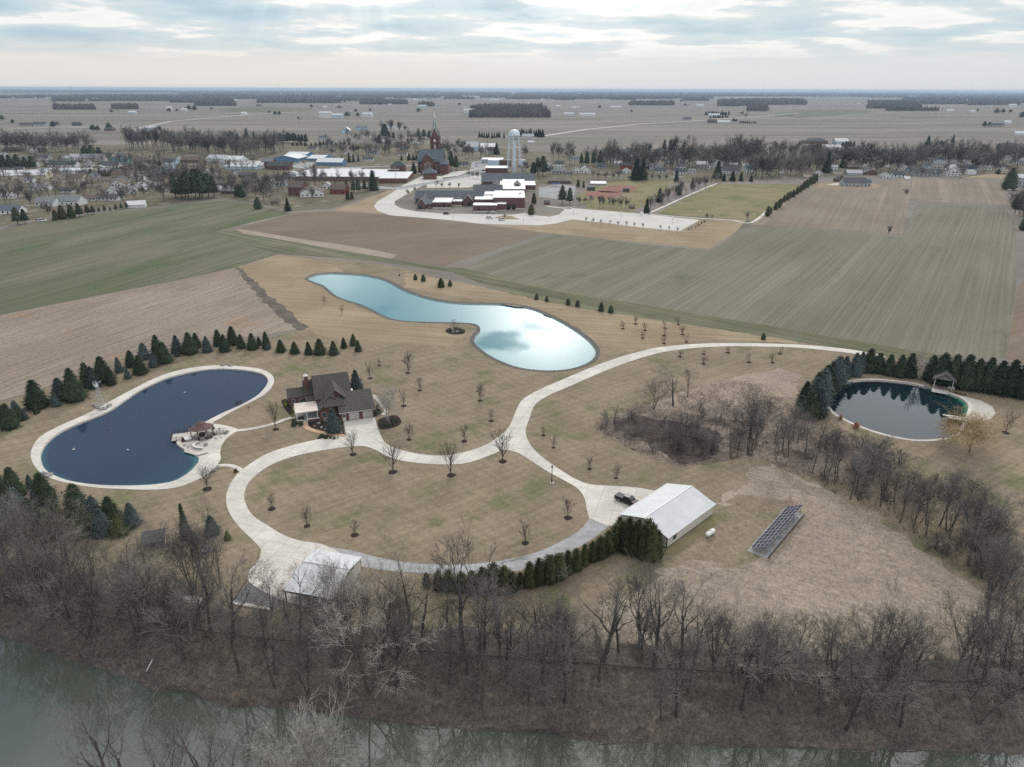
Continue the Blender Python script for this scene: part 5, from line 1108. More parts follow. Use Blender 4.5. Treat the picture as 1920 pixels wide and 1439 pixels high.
def small_stuff():
    # stairs down the bank, log, pole
    a, b = gt(410, 1158), gt(388, 1198); t = thing('bank_stairs', 'dark timber stairs going down the wooded bank', 'stairs', a, 0, 'below the asphalt pad')
    d = b - a; n = 14
    for i in range(n):
        p = d * (i / n); MB().box(p.x - .8, p.x + .8, p.y - .16, p.y + .16, p.z + .25, p.z + .33).obj('tread', WOODD, t)
    s = Vector((.8, 0, .2)); MB().bar(s, s + d, .07).obj('stringer', WOODD, t); MB().bar(Vector((-.8, 0, .2)), Vector((-.8, 0, .2)) + d, .07).obj('stringer', WOODD, t)
    a, b = gt(702, 1312), gt(749, 1238); t = thing('fallen_log', 'long fallen trunk lying on the slope', 'log', a, 0, 'beside the broad sycamore'); q = b - a
    MB().tube([(0, 0, .25), q * .5 + Vector((.3, 0, .35)), q + Vector((0, 0, .3))], [.14, .2, .27], 8).obj('trunk', M('log_bark', (.23, .19, .15), .9, .2, 1), t); MB().tube([q * .4 + Vector((.2, 0, .3)), q * .3 + Vector((1.2, .3, .8))], [.07, .02], 5).obj('branch_stub', BARK, t)
    a, b = gt(275, 1261), gt(287, 1243); t = thing('white_pipe', 'white pipe sloping to the water', 'pipe', a, 0, 'on the river bend bank'); q = b - a; MB().tube([(0, 0, .2), q + Vector((0, 0, .6))], .09, 8).obj('pipe', WHITE, t); MB().box(q.x - .15, q.x + .15, q.y - .15, q.y + .15, q.z, q.z + .7).obj('support', GALV, t)
    t = thing('stone_kerb', 'broken pale concrete kerb', 'kerb', g(433, 1131), 0, 'along the asphalt pad'); q = g(510, 1145) - g(433, 1131); L_ = q.length
    k = MB()
    for i in range(9): k.box(i * L_ / 9 + .05, (i + 1) * L_ / 9 - random.uniform(.02, .25), -.35, .25 + random.uniform(-.1, .1), 0, .28 + random.uniform(-.06, .06))
    o = k.obj('kerb', CONC, t); t.rotation_euler = (0, 0, math.atan2(q.y, q.x))
    t = thing('concrete_slab', 'loose pale concrete slab', 'slab', gt(361, 1125), R(-8), 'among the trees west of the asphalt pad'); MB().box(-2, 2, -.9, .9, 0, .18).box(-1.2, .4, -.5, .6, .18, .34).obj('slab', CONC, t)
    t = thing('stone_fountain', 'dark round stone fountain ring', 'fountain', gt(387, 1033), 0, 'under the multi-stemmed trees'); MB().lathe([(1.2, 0), (1.1, .5), (.9, .5), (.9, .2)], 14).obj('basin', ROCK, t); MB().lathe([(.3, 0), (.2, .9), (.35, 1.0)], 10).obj('pedestal', STONE, t)
    t = thing('garden_post', 'short dark post', 'post', g(518, 762), 0, 'on the lawn west of the house'); MB().box(-.08, .08, -.08, .08, 0, 1.3).obj('post', WOODD, t); MB().box(-.12, .12, -.12, .12, 1.3, 1.4).obj('cap', WOODD, t)
    t = thing('garden_sign', 'dark t-shaped post', 'post', g(467, 772), 0, 'beside the pond path'); MB().box(-.06, .06, -.06, .06, 0, 1.4).obj('post', WOODD, t); MB().box(-.45, .45, -.05, .05, 1.25, 1.4).obj('crosspiece', WOODD, t)
    for i, (x, y) in enumerate(((346, 737), (138, 844), (240, 845))):
        t = thing('white_duck', 'white duck', 'duck', g(x, y, -.3), i * 1.3, 'on the dark kidney pond', 'white ducks'); MB().tube([(-.35, 0, .12), (-.2, 0, .16), (.1, 0, .15), (.3, 0, .12), (.36, 0, .1)], [.02, .13, .17, .12, .03], 8).obj('body', WHITE, t, True); MB().tube([(.25, 0, .15), (.33, 0, .38), (.45, 0, .4)], [.07, .06, .02], 6).obj('neck', WHITE, t, True)
    for i, (x, y) in enumerate(((444, 762), (448, 760), (453, 758))):
        c = thing('lounge_chair', 'dark lounge chair', 'chair', g(x, y) + Vector((0, 0, .1)), R(40), 'on the pond rim path', 'lounge chairs')
        MB().box(-.3, .3, -.3, .3, .35, .42).obj('seat', DARK, c); MB().add([(-.3, .3, .4), (.3, .3, .4), (.3, .6, 1.0), (-.3, .6, 1.0), (-.3, .36, .38), (.3, .36, .38), (.3, .66, .98), (-.3, .66, .98)], [(0, 1, 2, 3), (7, 6, 5, 4), (0, 4, 5, 1), (1, 5, 6, 2), (2, 6, 7, 3), (3, 7, 4, 0)]).obj('backrest', DARK, c)
        for a_ in (-.26, .26):
            for b_ in (-.26, .26): MB().box(a_ - .03, a_ + .03, b_ - .03, b_ + .03, 0, .35).obj('leg', DARK, c)
small_stuff()

def wheel(parent, x, y, r, w=.24):
    tyre = MB().tube([(x, y - w / 2, r), (x, y + w / 2, r)], r, 16).obj('wheel', M('tyre_rubber', (.02, .02, .02), .8), parent)
    MB().tube([(x, y - w / 2 - .015, r), (x, y + w / 2 + .015, r)], r * .6, 12).obj('rim', M('wheel_rim', (.5, .5, .52), .3, .05, 1, .5, .7), tyre)
def loft(secs):
    """closed hull through equal-length cross sections"""
    mb = MB(); n = len(secs[0]); v = [p for s in secs for p in s]
    f = [(i * n + j, i * n + (j + 1) % n, (i + 1) * n + (j + 1) % n, (i + 1) * n + j) for i in range(len(secs) - 1) for j in range(n)]
    return mb.add(v, f + [tuple(range(n - 1, -1, -1)), tuple(range((len(secs) - 1) * n, len(secs) * n))])
def xsec(x, z0, z1, hw, top, taper=.08):
    return [(x, -hw + taper * .4, z0), (x, hw - taper * .4, z0), (x, hw, (z0 + z1) * .5), (x, top, z1), (x, -top, z1), (x, -hw, (z0 + z1) * .5)]
def car_paint(n, c): return M('paint_' + n, c, .35, .03, 1, .35)
def truck():
    c0 = g(1160.4, 941.5); hd = R(-41); fw = Vector((math.cos(hd), math.sin(hd), 0)); rt = Vector((math.sin(hd), -math.cos(hd), 0))
    o = c0 - fw * 1.25 - rt * .85; t = thing('pickup_truck', 'black pickup truck with covered bed', 'pickup truck', (o.x, o.y, .1), hd, 'parked nose-in beside the cream barn')
    B = car_paint('black', (.012, .012, .014))
    loft([xsec(0, .55, 1.12, .93, .90), xsec(.1, .45, 1.18, .97, .93), xsec(2.2, .42, 1.18, .98, .93), xsec(4.3, .42, 1.18, .98, .92), xsec(5.6, .48, 1.08, .95, .86), xsec(5.85, .55, .95, .86, .78)]).obj('body', B, t)
    cab = loft([xsec(2.15, 1.16, 1.30, .90, .84), xsec(2.3, 1.16, 1.86, .90, .74), xsec(3.6, 1.16, 1.90, .90, .74), xsec(4.35, 1.16, 1.24, .90, .84)]).obj('cab', B, t)
    MB().add([(3.66, -.70, 1.86), (3.66, .70, 1.86), (4.32, .80, 1.26), (4.32, -.80, 1.26)], [(0, 3, 2, 1)]).obj('windscreen', GLASS, cab)
    for s in (-1, 1): MB().add([(2.4, s * .885, 1.3), (3.7, s * .885, 1.3), (3.5, s * .775, 1.78), (2.45, s * .775, 1.78)], [(0, 1, 2, 3) if s < 0 else (3, 2, 1, 0)]).obj('side_window', GLASS, cab); MB().box(3.75, 3.95, s * 1.0 - .12, s * 1.0 + .12, 1.25, 1.42).obj('mirror', B, t)
    MB().box(.05, 2.12, -.88, .88, 1.18, 1.23).obj('bed_cover', M('bed_cover_vinyl', (.06, .062, .066), .6), t)
    for x in (1.25, 4.75):
        for y in (-.86, .86): wheel(t, x, y, .40, .28)
    for s in (-1, 1): MB().box(-.03, .04, s * .78 - .1, s * .78 + .1, .75, 1.1).obj('tail_light', M('tail_red', (.25, .015, .012), .3), t); MB().box(5.78, 5.87, s * .62 - .16, s * .62 + .16, .74, .9).obj('headlight', WHITE, t)
    MB().box(-.14, 0, -.85, .85, .45, .62).obj('bumper', GALV, t)
truck()
#@@TOWN
# ------------------------------------------------------------------ the town
WALLS = {'white': (.66, .66, .65), 'cream': (.58, .52, .40), 'tan': (.40, .34, .27), 'grey': (.40, .41, .42), 'brick': (.155, .08, .068), 'teal': (.30, .46, .46), 'blue': (.12, .23, .36), 'pale blue': (.46, .58, .66), 'red': (.24, .06, .045), 'brown': (.17, .12, .09), 'dark': (.09, .09, .095), 'greige': (.45, .42, .38)}
ROOFS = {'dark grey': (.075, .08, .088), 'grey': (.20, .205, .215), 'brown': (.125, .098, .082), 'green': (.045, .07, .068), 'white': (.55, .565, .58), 'blue-grey': (.10, .125, .155), 'pale grey': (.38, .39, .41), 'teal': (.05, .13, .15), 'tan': (.30, .25, .20)}
def wm(n): return M('siding_' + n.replace(' ', '_'), WALLS[n], .75, .08, .6, .25)
def rm(n): return M('roof_' + n.replace(' ', '_').replace('-', '_'), ROOFS[n], .8 if n != 'white' else .45, .12, .5, .25)
def town_house(x0, x1, yt, yb, wall, roof, k='x', where='', name='house', cat='house', desc=None, deep=None, rot=None, hip=False, flat=False, win=True, group='houses in the town', ht=None):
    a, b = g(x0, yb), g(x1, yb); w = (b - a).length; c = (a + b) / 2; Ht = height_to(c, yt)
    d = deep or min(max(w * .65, 6), 12); Ht = ht or max(2.6, Ht - d * H / c.y)
    rot = R(random.uniform(-7, 7)) if rot is None else R(rot)
    t = thing(name, desc or f'{wall} {name.replace("_", " ")} with {roof} roof', cat, c, rot, where, group); LABELS[-1][3] = (x0 + x1) / 2
    if flat:
        MB().box(-w / 2, w / 2, 0, d, 0, Ht).obj('wall', wm(wall), t); MB().box(-w / 2 - .15, w / 2 + .15, -.15, d + .15, Ht, Ht + .25).obj('roof', rm(roof), t); e = Ht
    else:
        span = w if k == 'y' else d; rise = min(Ht * .5, span * .36); e = Ht - rise
        if hip: MB().box(-w / 2, w / 2, 0, d, 0, e).obj('wall', wm(wall), t); MB().hip_roof(-w / 2, w / 2, 0, d, e, Ht, .5).obj('roof', rm(roof), t)
        else: MB().gable_walls(-w / 2, w / 2, 0, d, 0, e, Ht, k).obj('wall', wm(wall), t); MB().gable_roof(-w / 2, w / 2, 0, d, e + .02, Ht + .02, .45, .2, k).obj('roof', rm(roof), t)
    if win and w > 5:
        n = max(2, min(6, int(w / 3.2))); st = 2 if e > 4.6 else 1
        for s in range(st):
            for i in range(n):
                xx = -w / 2 + w * (i + .5) / n
                if i == n // 2 and s == 0: MB().box(xx - .5, xx + .5, -.06, .03, 0, 2.1).obj('door', M('door_paint', (.12, .09, .08)), t)
                else: MB().box(xx - .6, xx + .6, -.07, .03, .9 + s * 2.8, 2.2 + s * 2.8).obj('window', GLASS, t)
    return t
NW, MW, SW = 'in the far northwest of town', 'by the long cream warehouse', 'behind the dark hedge by the green field'
for r in [(104, 148, 364, 386, 'white', 'grey', 'x', SW), (149, 180, 365, 377, 'white', 'brown', 'x', SW), (182, 221, 362, 377, 'white', 'dark grey', 'x', SW), (197, 218, 349, 365, 'white', 'grey', 'y', SW), (64, 102, 368, 388, 'white', 'grey', 'x', SW), (-6, 36, 382, 402, 'white', 'blue-grey', 'x', SW), (110, 137, 350, 362, 'white', 'dark grey', 'x', SW), (0, 26, 360, 373, 'white', 'pale grey', 'x', SW), (55, 89, 343, 358, 'white', 'grey', 'x', SW),
          (219, 235, 338, 352, 'white', 'brown', 'y', 'behind the white metal shed'), (235, 252, 348, 364, 'white', 'grey', 'x', 'behind the white metal shed'), (249, 271, 341, 357, 'white', 'pale grey', 'y', 'behind the white metal shed'),
          (70, 87, 334, 346, 'cream', 'brown', 'y', MW), (96, 117, 327, 344, 'tan', 'brown', 'y', MW), (121, 156, 325, 341, 'cream', 'brown', 'x', MW), (160, 177, 327, 344, 'tan', 'dark grey', 'y', MW), (175, 210, 333, 343, 'cream', 'brown', 'x', MW), (208, 246, 317, 336, 'tan', 'brown', 'x', MW), (207, 235, 335, 351, 'white', 'brown', 'y', MW),
          (90, 142, 301, 315, 'white', 'green', 'x', NW), (62, 89, 289, 300, 'white', 'dark grey', 'x', NW), (57, 71, 275, 287, 'white', 'pale grey', 'y', NW), (72, 84, 277, 287, 'brown', 'dark grey', 'x', NW), (131, 156, 288, 301, 'white', 'pale grey', 'x', NW), (153, 193, 288, 303, 'greige', 'grey', 'x', NW), (206, 241, 294, 309, 'teal', 'teal', 'x', NW), (186, 222, 302, 317, 'white', 'dark grey', 'x', NW), (158, 172, 301, 313, 'white', 'grey', 'y', NW), (-6, 6, 288, 306, 'white', 'grey', 'y', NW), (5, 38, 276, 285, 'brown', 'brown', 'x', NW), (114, 130, 292, 302, 'grey', 'pale grey', 'x', NW),
          (328, 342, 293, 306, 'white', 'grey', 'y', 'before the blue metal buildings'), (339, 372, 293, 306, 'brown', 'brown', 'x', 'before the blue metal buildings'), (434, 448, 319, 329, 'white', 'dark grey', 'y', 'before the blue metal buildings'), (382, 393, 319, 329, 'white', 'grey', 'y', 'before the blue metal buildings'), (395, 405, 321, 331, 'white', 'grey', 'x', 'before the blue metal buildings'), (246, 258, 310, 319, 'white', 'grey', 'y', 'before the blue metal buildings'), (460, 478, 330, 342, 'white', 'dark grey', 'x', 'before the blue metal buildings'),
          (680, 700, 293, 302, 'white', 'dark grey', 'x', 'west of the church'), (745, 763, 265, 276, 'brown', 'brown', 'x', 'west of the church'), (666, 689, 235, 244, 'pale blue', 'grey', 'x', 'on the far edge west of the church'), (727, 742, 236, 244, 'white', 'pale grey', 'x', 'on the far edge west of the church'), (768, 790, 250, 257, 'brown', 'brown', 'x', 'on the far edge west of the church'), (704, 722, 262, 269, 'white', 'pale grey', 'x', 'on the far edge west of the church'),
          (848, 866, 275, 284, 'white', 'pale grey', 'y', 'behind the church'), (868, 887, 273, 285, 'dark', 'dark grey', 'y', 'behind the church'), (913, 929, 276, 289, 'white', 'dark grey', 'x', 'behind the church'), (861, 878, 303, 313, 'white', 'dark grey', 'x', 'behind the church'),
          (979, 1001, 251, 260, 'white', 'pale grey', 'x', 'by the far pines near the water tower'), (990, 1001, 264, 270, 'white', 'white', 'x', 'by the far pines near the water tower'),
          (1040, 1057, 302, 315, 'white', 'dark grey', 'x', 'north of the ball field'), (1035, 1061, 314, 327, 'grey', 'grey', 'x', 'north of the ball field'), (1074, 1091, 312, 325, 'white', 'grey', 'y', 'north of the ball field'), (1089, 1108, 311, 325, 'white', 'pale grey', 'y', 'north of the ball field'), (1119, 1135, 307, 316, 'grey', 'blue-grey', 'x', 'north of the ball field'), (1152, 1166, 302, 311, 'white', 'white', 'x', 'north of the ball field'), (1167, 1182, 315, 326, 'white', 'pale grey', 'y', 'north of the ball field'), (1024, 1036, 303, 318, 'white', 'grey', 'y', 'north of the ball field'), (1176, 1211, 277, 288, 'grey', 'dark grey', 'x', 'north of the ball field'), (1062, 1074, 322, 329, 'white', 'dark grey', 'x', 'north of the ball field'),
          (1306, 1326, 302, 317, 'grey', 'white', 'x', 'north of the park field'), (1337, 1358, 296, 316, 'white', 'dark grey', 'y', 'north of the park field'), (1355, 1386, 311, 327, 'white', 'dark grey', 'x', 'north of the park field'), (1399, 1421, 309, 326, 'white', 'teal', 'x', 'north of the park field'), (1325, 1337, 309, 317, 'white', 'grey', 'y', 'north of the park field'), (1219, 1242, 306, 318, 'white', 'grey', 'x', 'north of the park field'), (1232, 1246, 281, 291, 'white', 'grey', 'y', 'north of the park field'), (1292, 1304, 316, 326, 'white', 'grey', 'x', 'north of the park field'),
          (1556, 1570, 309, 321, 'white', 'pale grey', 'x', 'near the tall dark fir'), (1502, 1521, 315, 329, 'tan', 'brown', 'x', 'near the tall dark fir'), (1507, 1521, 327, 336, 'greige', 'tan', 'x', 'near the tall dark fir'), (1530, 1543, 320, 329, 'white', 'pale grey', 'y', 'near the tall dark fir'), (1590, 1616, 309, 317, 'brown', 'brown', 'x', 'near the tall dark fir'), (1462, 1470, 322, 328, 'white', 'pale grey', 'x', 'near the tall dark fir'), (1616, 1634, 308, 319, 'greige', 'grey', 'y', 'near the tall dark fir'),
          (1582, 1603, 276, 286, 'grey', 'grey', 'x', 'on the northern road'), (1603, 1621, 274, 285, 'white', 'pale grey', 'x', 'on the northern road'), (1727, 1751, 273, 281, 'grey', 'blue-grey', 'x', 'on the northern road'), (1876, 1906, 268, 283, 'dark', 'dark grey', 'x', 'on the northern road'), (1840, 1856, 271, 279, 'cream', 'brown', 'x', 'on the northern road'),
          (1654, 1675, 324, 335, 'white', 'grey', 'y', 'behind the far bean field'), (1675, 1697, 321, 333, 'white', 'dark grey', 'x', 'behind the far bean field'), (1690, 1701, 308, 318, 'white', 'dark grey', 'y', 'behind the far bean field'), (1716, 1762, 316, 331, 'grey', 'dark grey', 'x', 'behind the far bean field'), (1750, 1771, 301, 322, 'greige', 'grey', 'x', 'behind the far bean field'), (1776, 1801, 308, 331, 'white', 'pale grey', 'y', 'behind the far bean field'), (1801, 1817, 315, 327, 'grey', 'dark grey', 'x', 'behind the far bean field'), (1815, 1831, 309, 321, 'blue', 'blue-grey', 'x', 'behind the far bean field'), (1833, 1858, 309, 319, 'white', 'grey', 'x', 'behind the far bean field'), (1745, 1762, 321, 331, 'white', 'pale grey', 'y', 'behind the far bean field'), (1788, 1804, 293, 304, 'grey', 'green', 'x', 'behind the far bean field'),
          (1884, 1900, 291, 303, 'white', 'grey', 'y', 'in the far northeast of town'), (1905, 1924, 296, 309, 'white', 'pale grey', 'x', 'in the far northeast of town'), (1907, 1930, 326, 352, 'grey', 'white', 'x', 'in the far northeast of town'), (1893, 1908, 310, 320, 'tan', 'brown', 'x', 'in the far northeast of town')]:
    town_house(*r[:7], where=r[7])
town_house(540, 568, 338, 367, 'brick', 'brown', 'x', 'joined to a white barn', 'house', 'house', 'tall brick farmhouse with rows of white-framed windows', deep=12, rot=-6, group=None)
town_house(564, 606, 346, 370, 'white', 'brown', 'y', 'beside the tall brick farmhouse', 'barn', 'barn', 'white barn with brown roof', deep=16, rot=14, group=None)
town_house(605, 620, 341, 355, 'white', 'pale grey', 'y', 'behind the brick farmhouse', 'shed', 'shed', 'small white gabled shed', group=None)
town_house(617, 648, 345, 364, 'red', 'brown', 'x', 'near the brick farmhouse', 'garage', 'garage', 'red garage with worn brown roof', rot=-12, group=None)
town_house(733, 761, 301, 329, 'brick', 'green', 'x', 'beside the church', 'house', 'house', 'two-storey brick house with dark green hip roof', hip=True, deep=12, group=None)
town_house(794, 819, 313, 337, 'brick', 'blue-grey', 'x', 'in front of the church', 'rectory', 'house', 'brick rectory with blue-grey hip roof', hip=True, deep=13, group=None)
town_house(727, 748, 317, 330, 'brick', 'white', 'x', 'next to the flat white-roofed school', 'annex', 'building', 'low flat-roofed brick annex', flat=True, group=None)
town_house(710, 764, 328, 344, 'brick', 'white', 'x', 'by the street before the church', 'low_school', 'school', 'long low brick wing with flat white roof', flat=True, deep=60, group=None, rot=2, ht=4.5)
town_house(540, 712, 324, 340, 'brown', 'white', 'x', 'behind the brick farmhouse', 'long_school', 'school', 'very long flat white-roofed school building', flat=True, win=False, deep=72, group=None, rot=-2, ht=4.2)
town_house(614, 674, 312, 326, 'brick', 'pale grey', 'x', 'behind the very long school', 'hall', 'hall', 'brick hall with broad grey roof', deep=30, group=None, rot=-3)
town_house(491, 513, 296, 316, 'brick', 'grey', 'x', 'before the bright blue building', 'house', 'house', 'tall brick house with grey roof', group=None)
town_house(500, 543, 302, 319, 'brick', 'dark grey', 'x', 'before the bright blue building', 'shop', 'shop', 'low brick shop with dark roof', rot=-5, group=None)
for r in [(505, 560, 287, 303, 'blue', 'white', 'y', 'bright blue metal building with white roof', 34), (535, 575, 283, 294, 'blue', 'white', 'x', 'blue open-sided metal canopy', 30), (575, 606, 288, 302, 'blue', 'white', 'x', 'long low blue metal building', 40), (592, 642, 295, 311, 'blue', 'white', 'x', 'blue warehouse with white roof', 20), (420, 482, 303, 318, 'pale blue', 'white', 'x', 'pale blue metal warehouse', 24), (386, 421, 289, 304, 'white', 'pale grey', 'x', 'white metal building with grey roof', 20), (419, 453, 291, 306, 'white', 'white', 'x', 'white metal machine shed', 20), (460, 492, 300, 317, 'white', 'white', 'x', 'white metal warehouse', 22)]:
    town_house(*r[:7], where='west of the church', name='warehouse', cat='warehouse', desc=r[7], deep=r[8], rot=-6, win=False, group='metal warehouses')
town_house(-30, 82, 316, 337, 'cream', 'white', 'x', 'in the middle of the west town', 'long_warehouse', 'warehouse', 'very long cream warehouse with white roof', deep=26, rot=12, win=False, group=None)
town_house(80, 164, 313, 325, 'cream', 'white', 'x', 'continuing the very long one', 'long_warehouse', 'warehouse', 'cream warehouse with tan panelled wall', deep=24, rot=7, win=False, group=None)
town_house(240, 271, 375, 390, 'white', 'white', 'x', 'at the edge of the green field', 'metal_shed', 'shed', 'white metal shed with low gable roof', deep=9, rot=16, win=False, group=None)
town_house(640, 657, 238, 251, 'pale blue', 'white', 'y', 'far west of the church spire', 'machine_shed', 'barn', 'pale metal machine shed', win=False, group=None)
town_house(867, 896, 265, 284, 'pale blue', 'pale grey', 'x', 'behind the church', 'big_barn', 'barn', 'large pale barn with grey roof', deep=22, win=False, group=None)
town_house(901, 929, 268, 284, 'white', 'white', 'x', 'beside the large pale barn', 'big_barn', 'barn', 'broad white barn with white roof', deep=22, win=False, group=None)
town_house(902, 942, 296, 307, 'grey', 'white', 'x', 'left of the water tower', 'store', 'shop', 'flat white-roofed store', flat=True, deep=24, group=None)
town_house(915, 936, 299, 312, 'pale blue', 'white', 'x', 'in front of the flat white-roofed store', 'workshop', 'workshop', 'pale blue workshop', flat=True, deep=14, win=False, group=None)
town_house(936, 957, 300, 312, 'brick', 'brown', 'x', 'left of the water tower legs', 'shop', 'shop', 'small brick shop', flat=True, group=None)
town_house(910, 952, 311, 328, 'brick', 'white', 'x', 'at the foot of the water tower', 'brick_hall', 'hall', 'flat brick hall with white roof', flat=True, deep=24, group=None)
town_house(973, 985, 300, 312, 'pale blue', 'white', 'x', 'right of the water tower legs', 'workshop', 'workshop', 'small pale blue workshop', flat=True, win=False, group=None)
town_house(1028, 1070, 331, 345, 'brown', 'brown', 'x', 'by the school playground', 'shelter_house', 'shelter', 'brown park shelter with hip roof', hip=True, deep=14, group=None)
town_house(1165, 1186, 304, 318, 'red', 'dark grey', 'x', 'north of the ball field', 'barn', 'barn', 'dark red barn with grey roof', win=False, group=None)
town_house(1023, 1031, 375, 384, 'red', 'dark grey', 'x', 'beside the round conifer east of the school', 'garden_shed', 'shed', 'tiny bright red shed', win=False, group=None)
town_house(1103, 1116, 350, 358, 'dark', 'dark grey', 'x', 'beside the red infield', 'dugout', 'dugout', 'dark dugout', flat=True, win=False, group=None)
town_house(1169, 1180, 353, 361, 'dark', 'dark grey', 'x', 'right of the red infield', 'dugout', 'dugout', 'dark brown dugout', flat=True, win=False, group=None)
town_house(1180, 1190, 384, 392, 'brown', 'brown', 'x', 'in the tree row along the ball field', 'picnic_shelter', 'shelter', 'small brown picnic shelter', win=False, group=None)
town_house(1108, 1136, 339, 348, 'grey', 'white', 'x', 'behind the red infield', 'grandstand', 'grandstand', 'small white-roofed grandstand', win=False, group=None)
town_house(1509, 1551, 258, 270, 'brown', 'dark grey', 'x', 'in the fields north of the park', 'farmhouse', 'house', 'wide house with dark hip roof', hip=True, deep=20, group=None)
town_house(1567, 1591, 259, 271, 'pale blue', 'white', 'x', 'right of the wide dark-roofed house', 'metal_barn', 'barn', 'pale blue metal barn', deep=16, win=False, group=None)
town_house(1550, 1577, 271, 281, 'white', 'white', 'x', 'below the pale blue metal barn', 'metal_barn', 'barn', 'long white metal barn', deep=14, win=False, group=None)
town_house(1589, 1616, 318, 330, 'grey', 'pale grey', 'x', 'behind the new dark house', 'metal_barn', 'barn', 'grey metal-roofed barn', win=False, group=None)
town_house(1584, 1625, 331, 351, 'grey', 'dark grey', 'x', 'at the edge of the bean field', 'new_house', 'house', 'new dark-roofed house with pale dormers', deep=15, rot=-4, group=None)
town_house(1619, 1632, 336, 350, 'grey', 'blue-grey', 'x', 'joined to the new dark-roofed house', 'house_wing', 'house', 'low wing with blue-grey roof', group=None)
town_house(1567, 1585, 328, 342, 'brown', 'dark grey', 'y', 'left of the new dark-roofed house', 'house', 'house', 'brown gabled garage house', group=None)
town_house(1697, 1706, 331, 338, 'white', 'white', 'x', 'at the corner of the bean field', 'small_shed', 'shed', 'small white shed', win=False, group=None)
town_house(1813, 1830, 319, 328, 'white', 'white', 'x', 'behind the far bean field', 'trailer', 'trailer', 'white box trailer', flat=True, win=False, group=None)

# --- school
def school():
    t = thing('school', 'brick school with dark blue-grey gables and flat white roofs', 'school', g(870, 392), 0, 'beside the curved drive'); O = t.location.copy()
    SR, WR, BW = M('school_shingles', (.088, .10, .115), .85, .12, .4), M('white_membrane', (.60, .61, .63), .5, .04, .1), M('school_brick', (.15, .082, .076), .9, .12, .5)
    def blk(kind, x0, x1, yb, h, d, hr=0.0, ax='x'):
        a, b = g(x0, yb) - O, g(x1, yb) - O; y = (a.y + b.y) / 2; x0, x1 = a.x, b.x
        if kind == 'flat':
            MB().box(x0, x1, y, y + d, 0, h).obj('wall', BW, t); MB().box(x0 - .1, x1 + .1, y - .1, y + d + .1, h, h + .3).obj('flat_roof', WR, t)
            MB().box(x0 - .05, x1 + .05, y - .06, y, 0, .9).obj('stone_base', TRIM, t)
        else:
            MB().gable_walls(x0, x1, y, y + d, 0, h, hr, ax).obj('wall', BW, t); r = MB().gable_roof(x0, x1, y, y + d, h, hr, .6, .25, ax).obj('gable_roof', SR, t)
            if ax == 'y':
                m = (x0 + x1) / 2; MB().add([(x0 - .7, y - .66, h - .45), (m, y - .66, hr), (x1 + .7, y - .66, h - .45), (x1 + .7, y - .66, h - .1), (m, y - .66, hr + .55), (x0 - .7, y - .66, h - .1)], [(0, 1, 4, 5), (1, 2, 3, 4)]).obj('gable_trim', TRIM, r)
        return x0, x1, y
    blk('gable', 779, 905, 383, 4.2, 18, 9.2); blk('gable', 783, 798, 392.5, 3.6, 34, 8.0, 'y'); blk('gable', 798, 809, 391.5, 3.4, 20, 5.5)
    a = blk('flat', 811, 846, 391.5, 4.6, 24); blk('flat', 846, 866, 387, 3.6, 20); blk('gable', 868, 886, 386.5, 3.8, 28, 8.2, 'y')
    blk('flat', 890, 925, 388, 5.4, 30); b = blk('flat', 887, 932, 398.5, 5.0, 12); blk('flat', 932, 949, 396.5, 5.2, 10); c = blk('flat', 925, 984, 393, 8.6, 40)
    blk('gable', 888, 941, 374, 5.5, 18, 10.5); blk('flat', 908, 930, 380, 6, 34); blk('gable', 903, 1002, 350, 4.2, 26, 10.5); blk('gable', 920, 936, 366, 4.2, 40, 10, 'y'); blk('flat', 937, 1004, 358.5, 5, 30); blk('flat', 940, 985, 370, 6.5, 70); blk('gable', 963, 977, 364, 6.4, 18, 9.5, 'y')
    for x0, x1, y, n in ((*a, 4), (*b, 2)):
        for i in range(n): xx = x0 + (x1 - x0) * (i + .5) / n; MB().box(xx - 1, xx + 1, y - .05, y + .05, 1.2, 2.8).obj('window', GLASS, t)
    for f in (.42, .58): MB().box(c[0] + (c[1] - c[0]) * f, c[0] + (c[1] - c[0]) * f + 3, c[2] - .06, c[2] + .02, 0, 3.4).obj('loading_door', DARK, t)
    for px, py in ((787.5, 392.5), (880, 386.5)): p = g(px, py) - O; MB().box(p.x - 1.6, p.x + 1.6, p.y - .09, p.y, .4, 2.8).obj('entrance', GLASS, t)
    for px, py, z in ((975, 388, 8.9), (930, 384, 5.7), (860, 385, 4), (950, 356, 5.3)): p = g(px, py) - O; MB().box(p.x - 1, p.x + 1, p.y + 6, p.y + 8, z, z + 1.0).obj('roof_unit', GALV, t)
school()
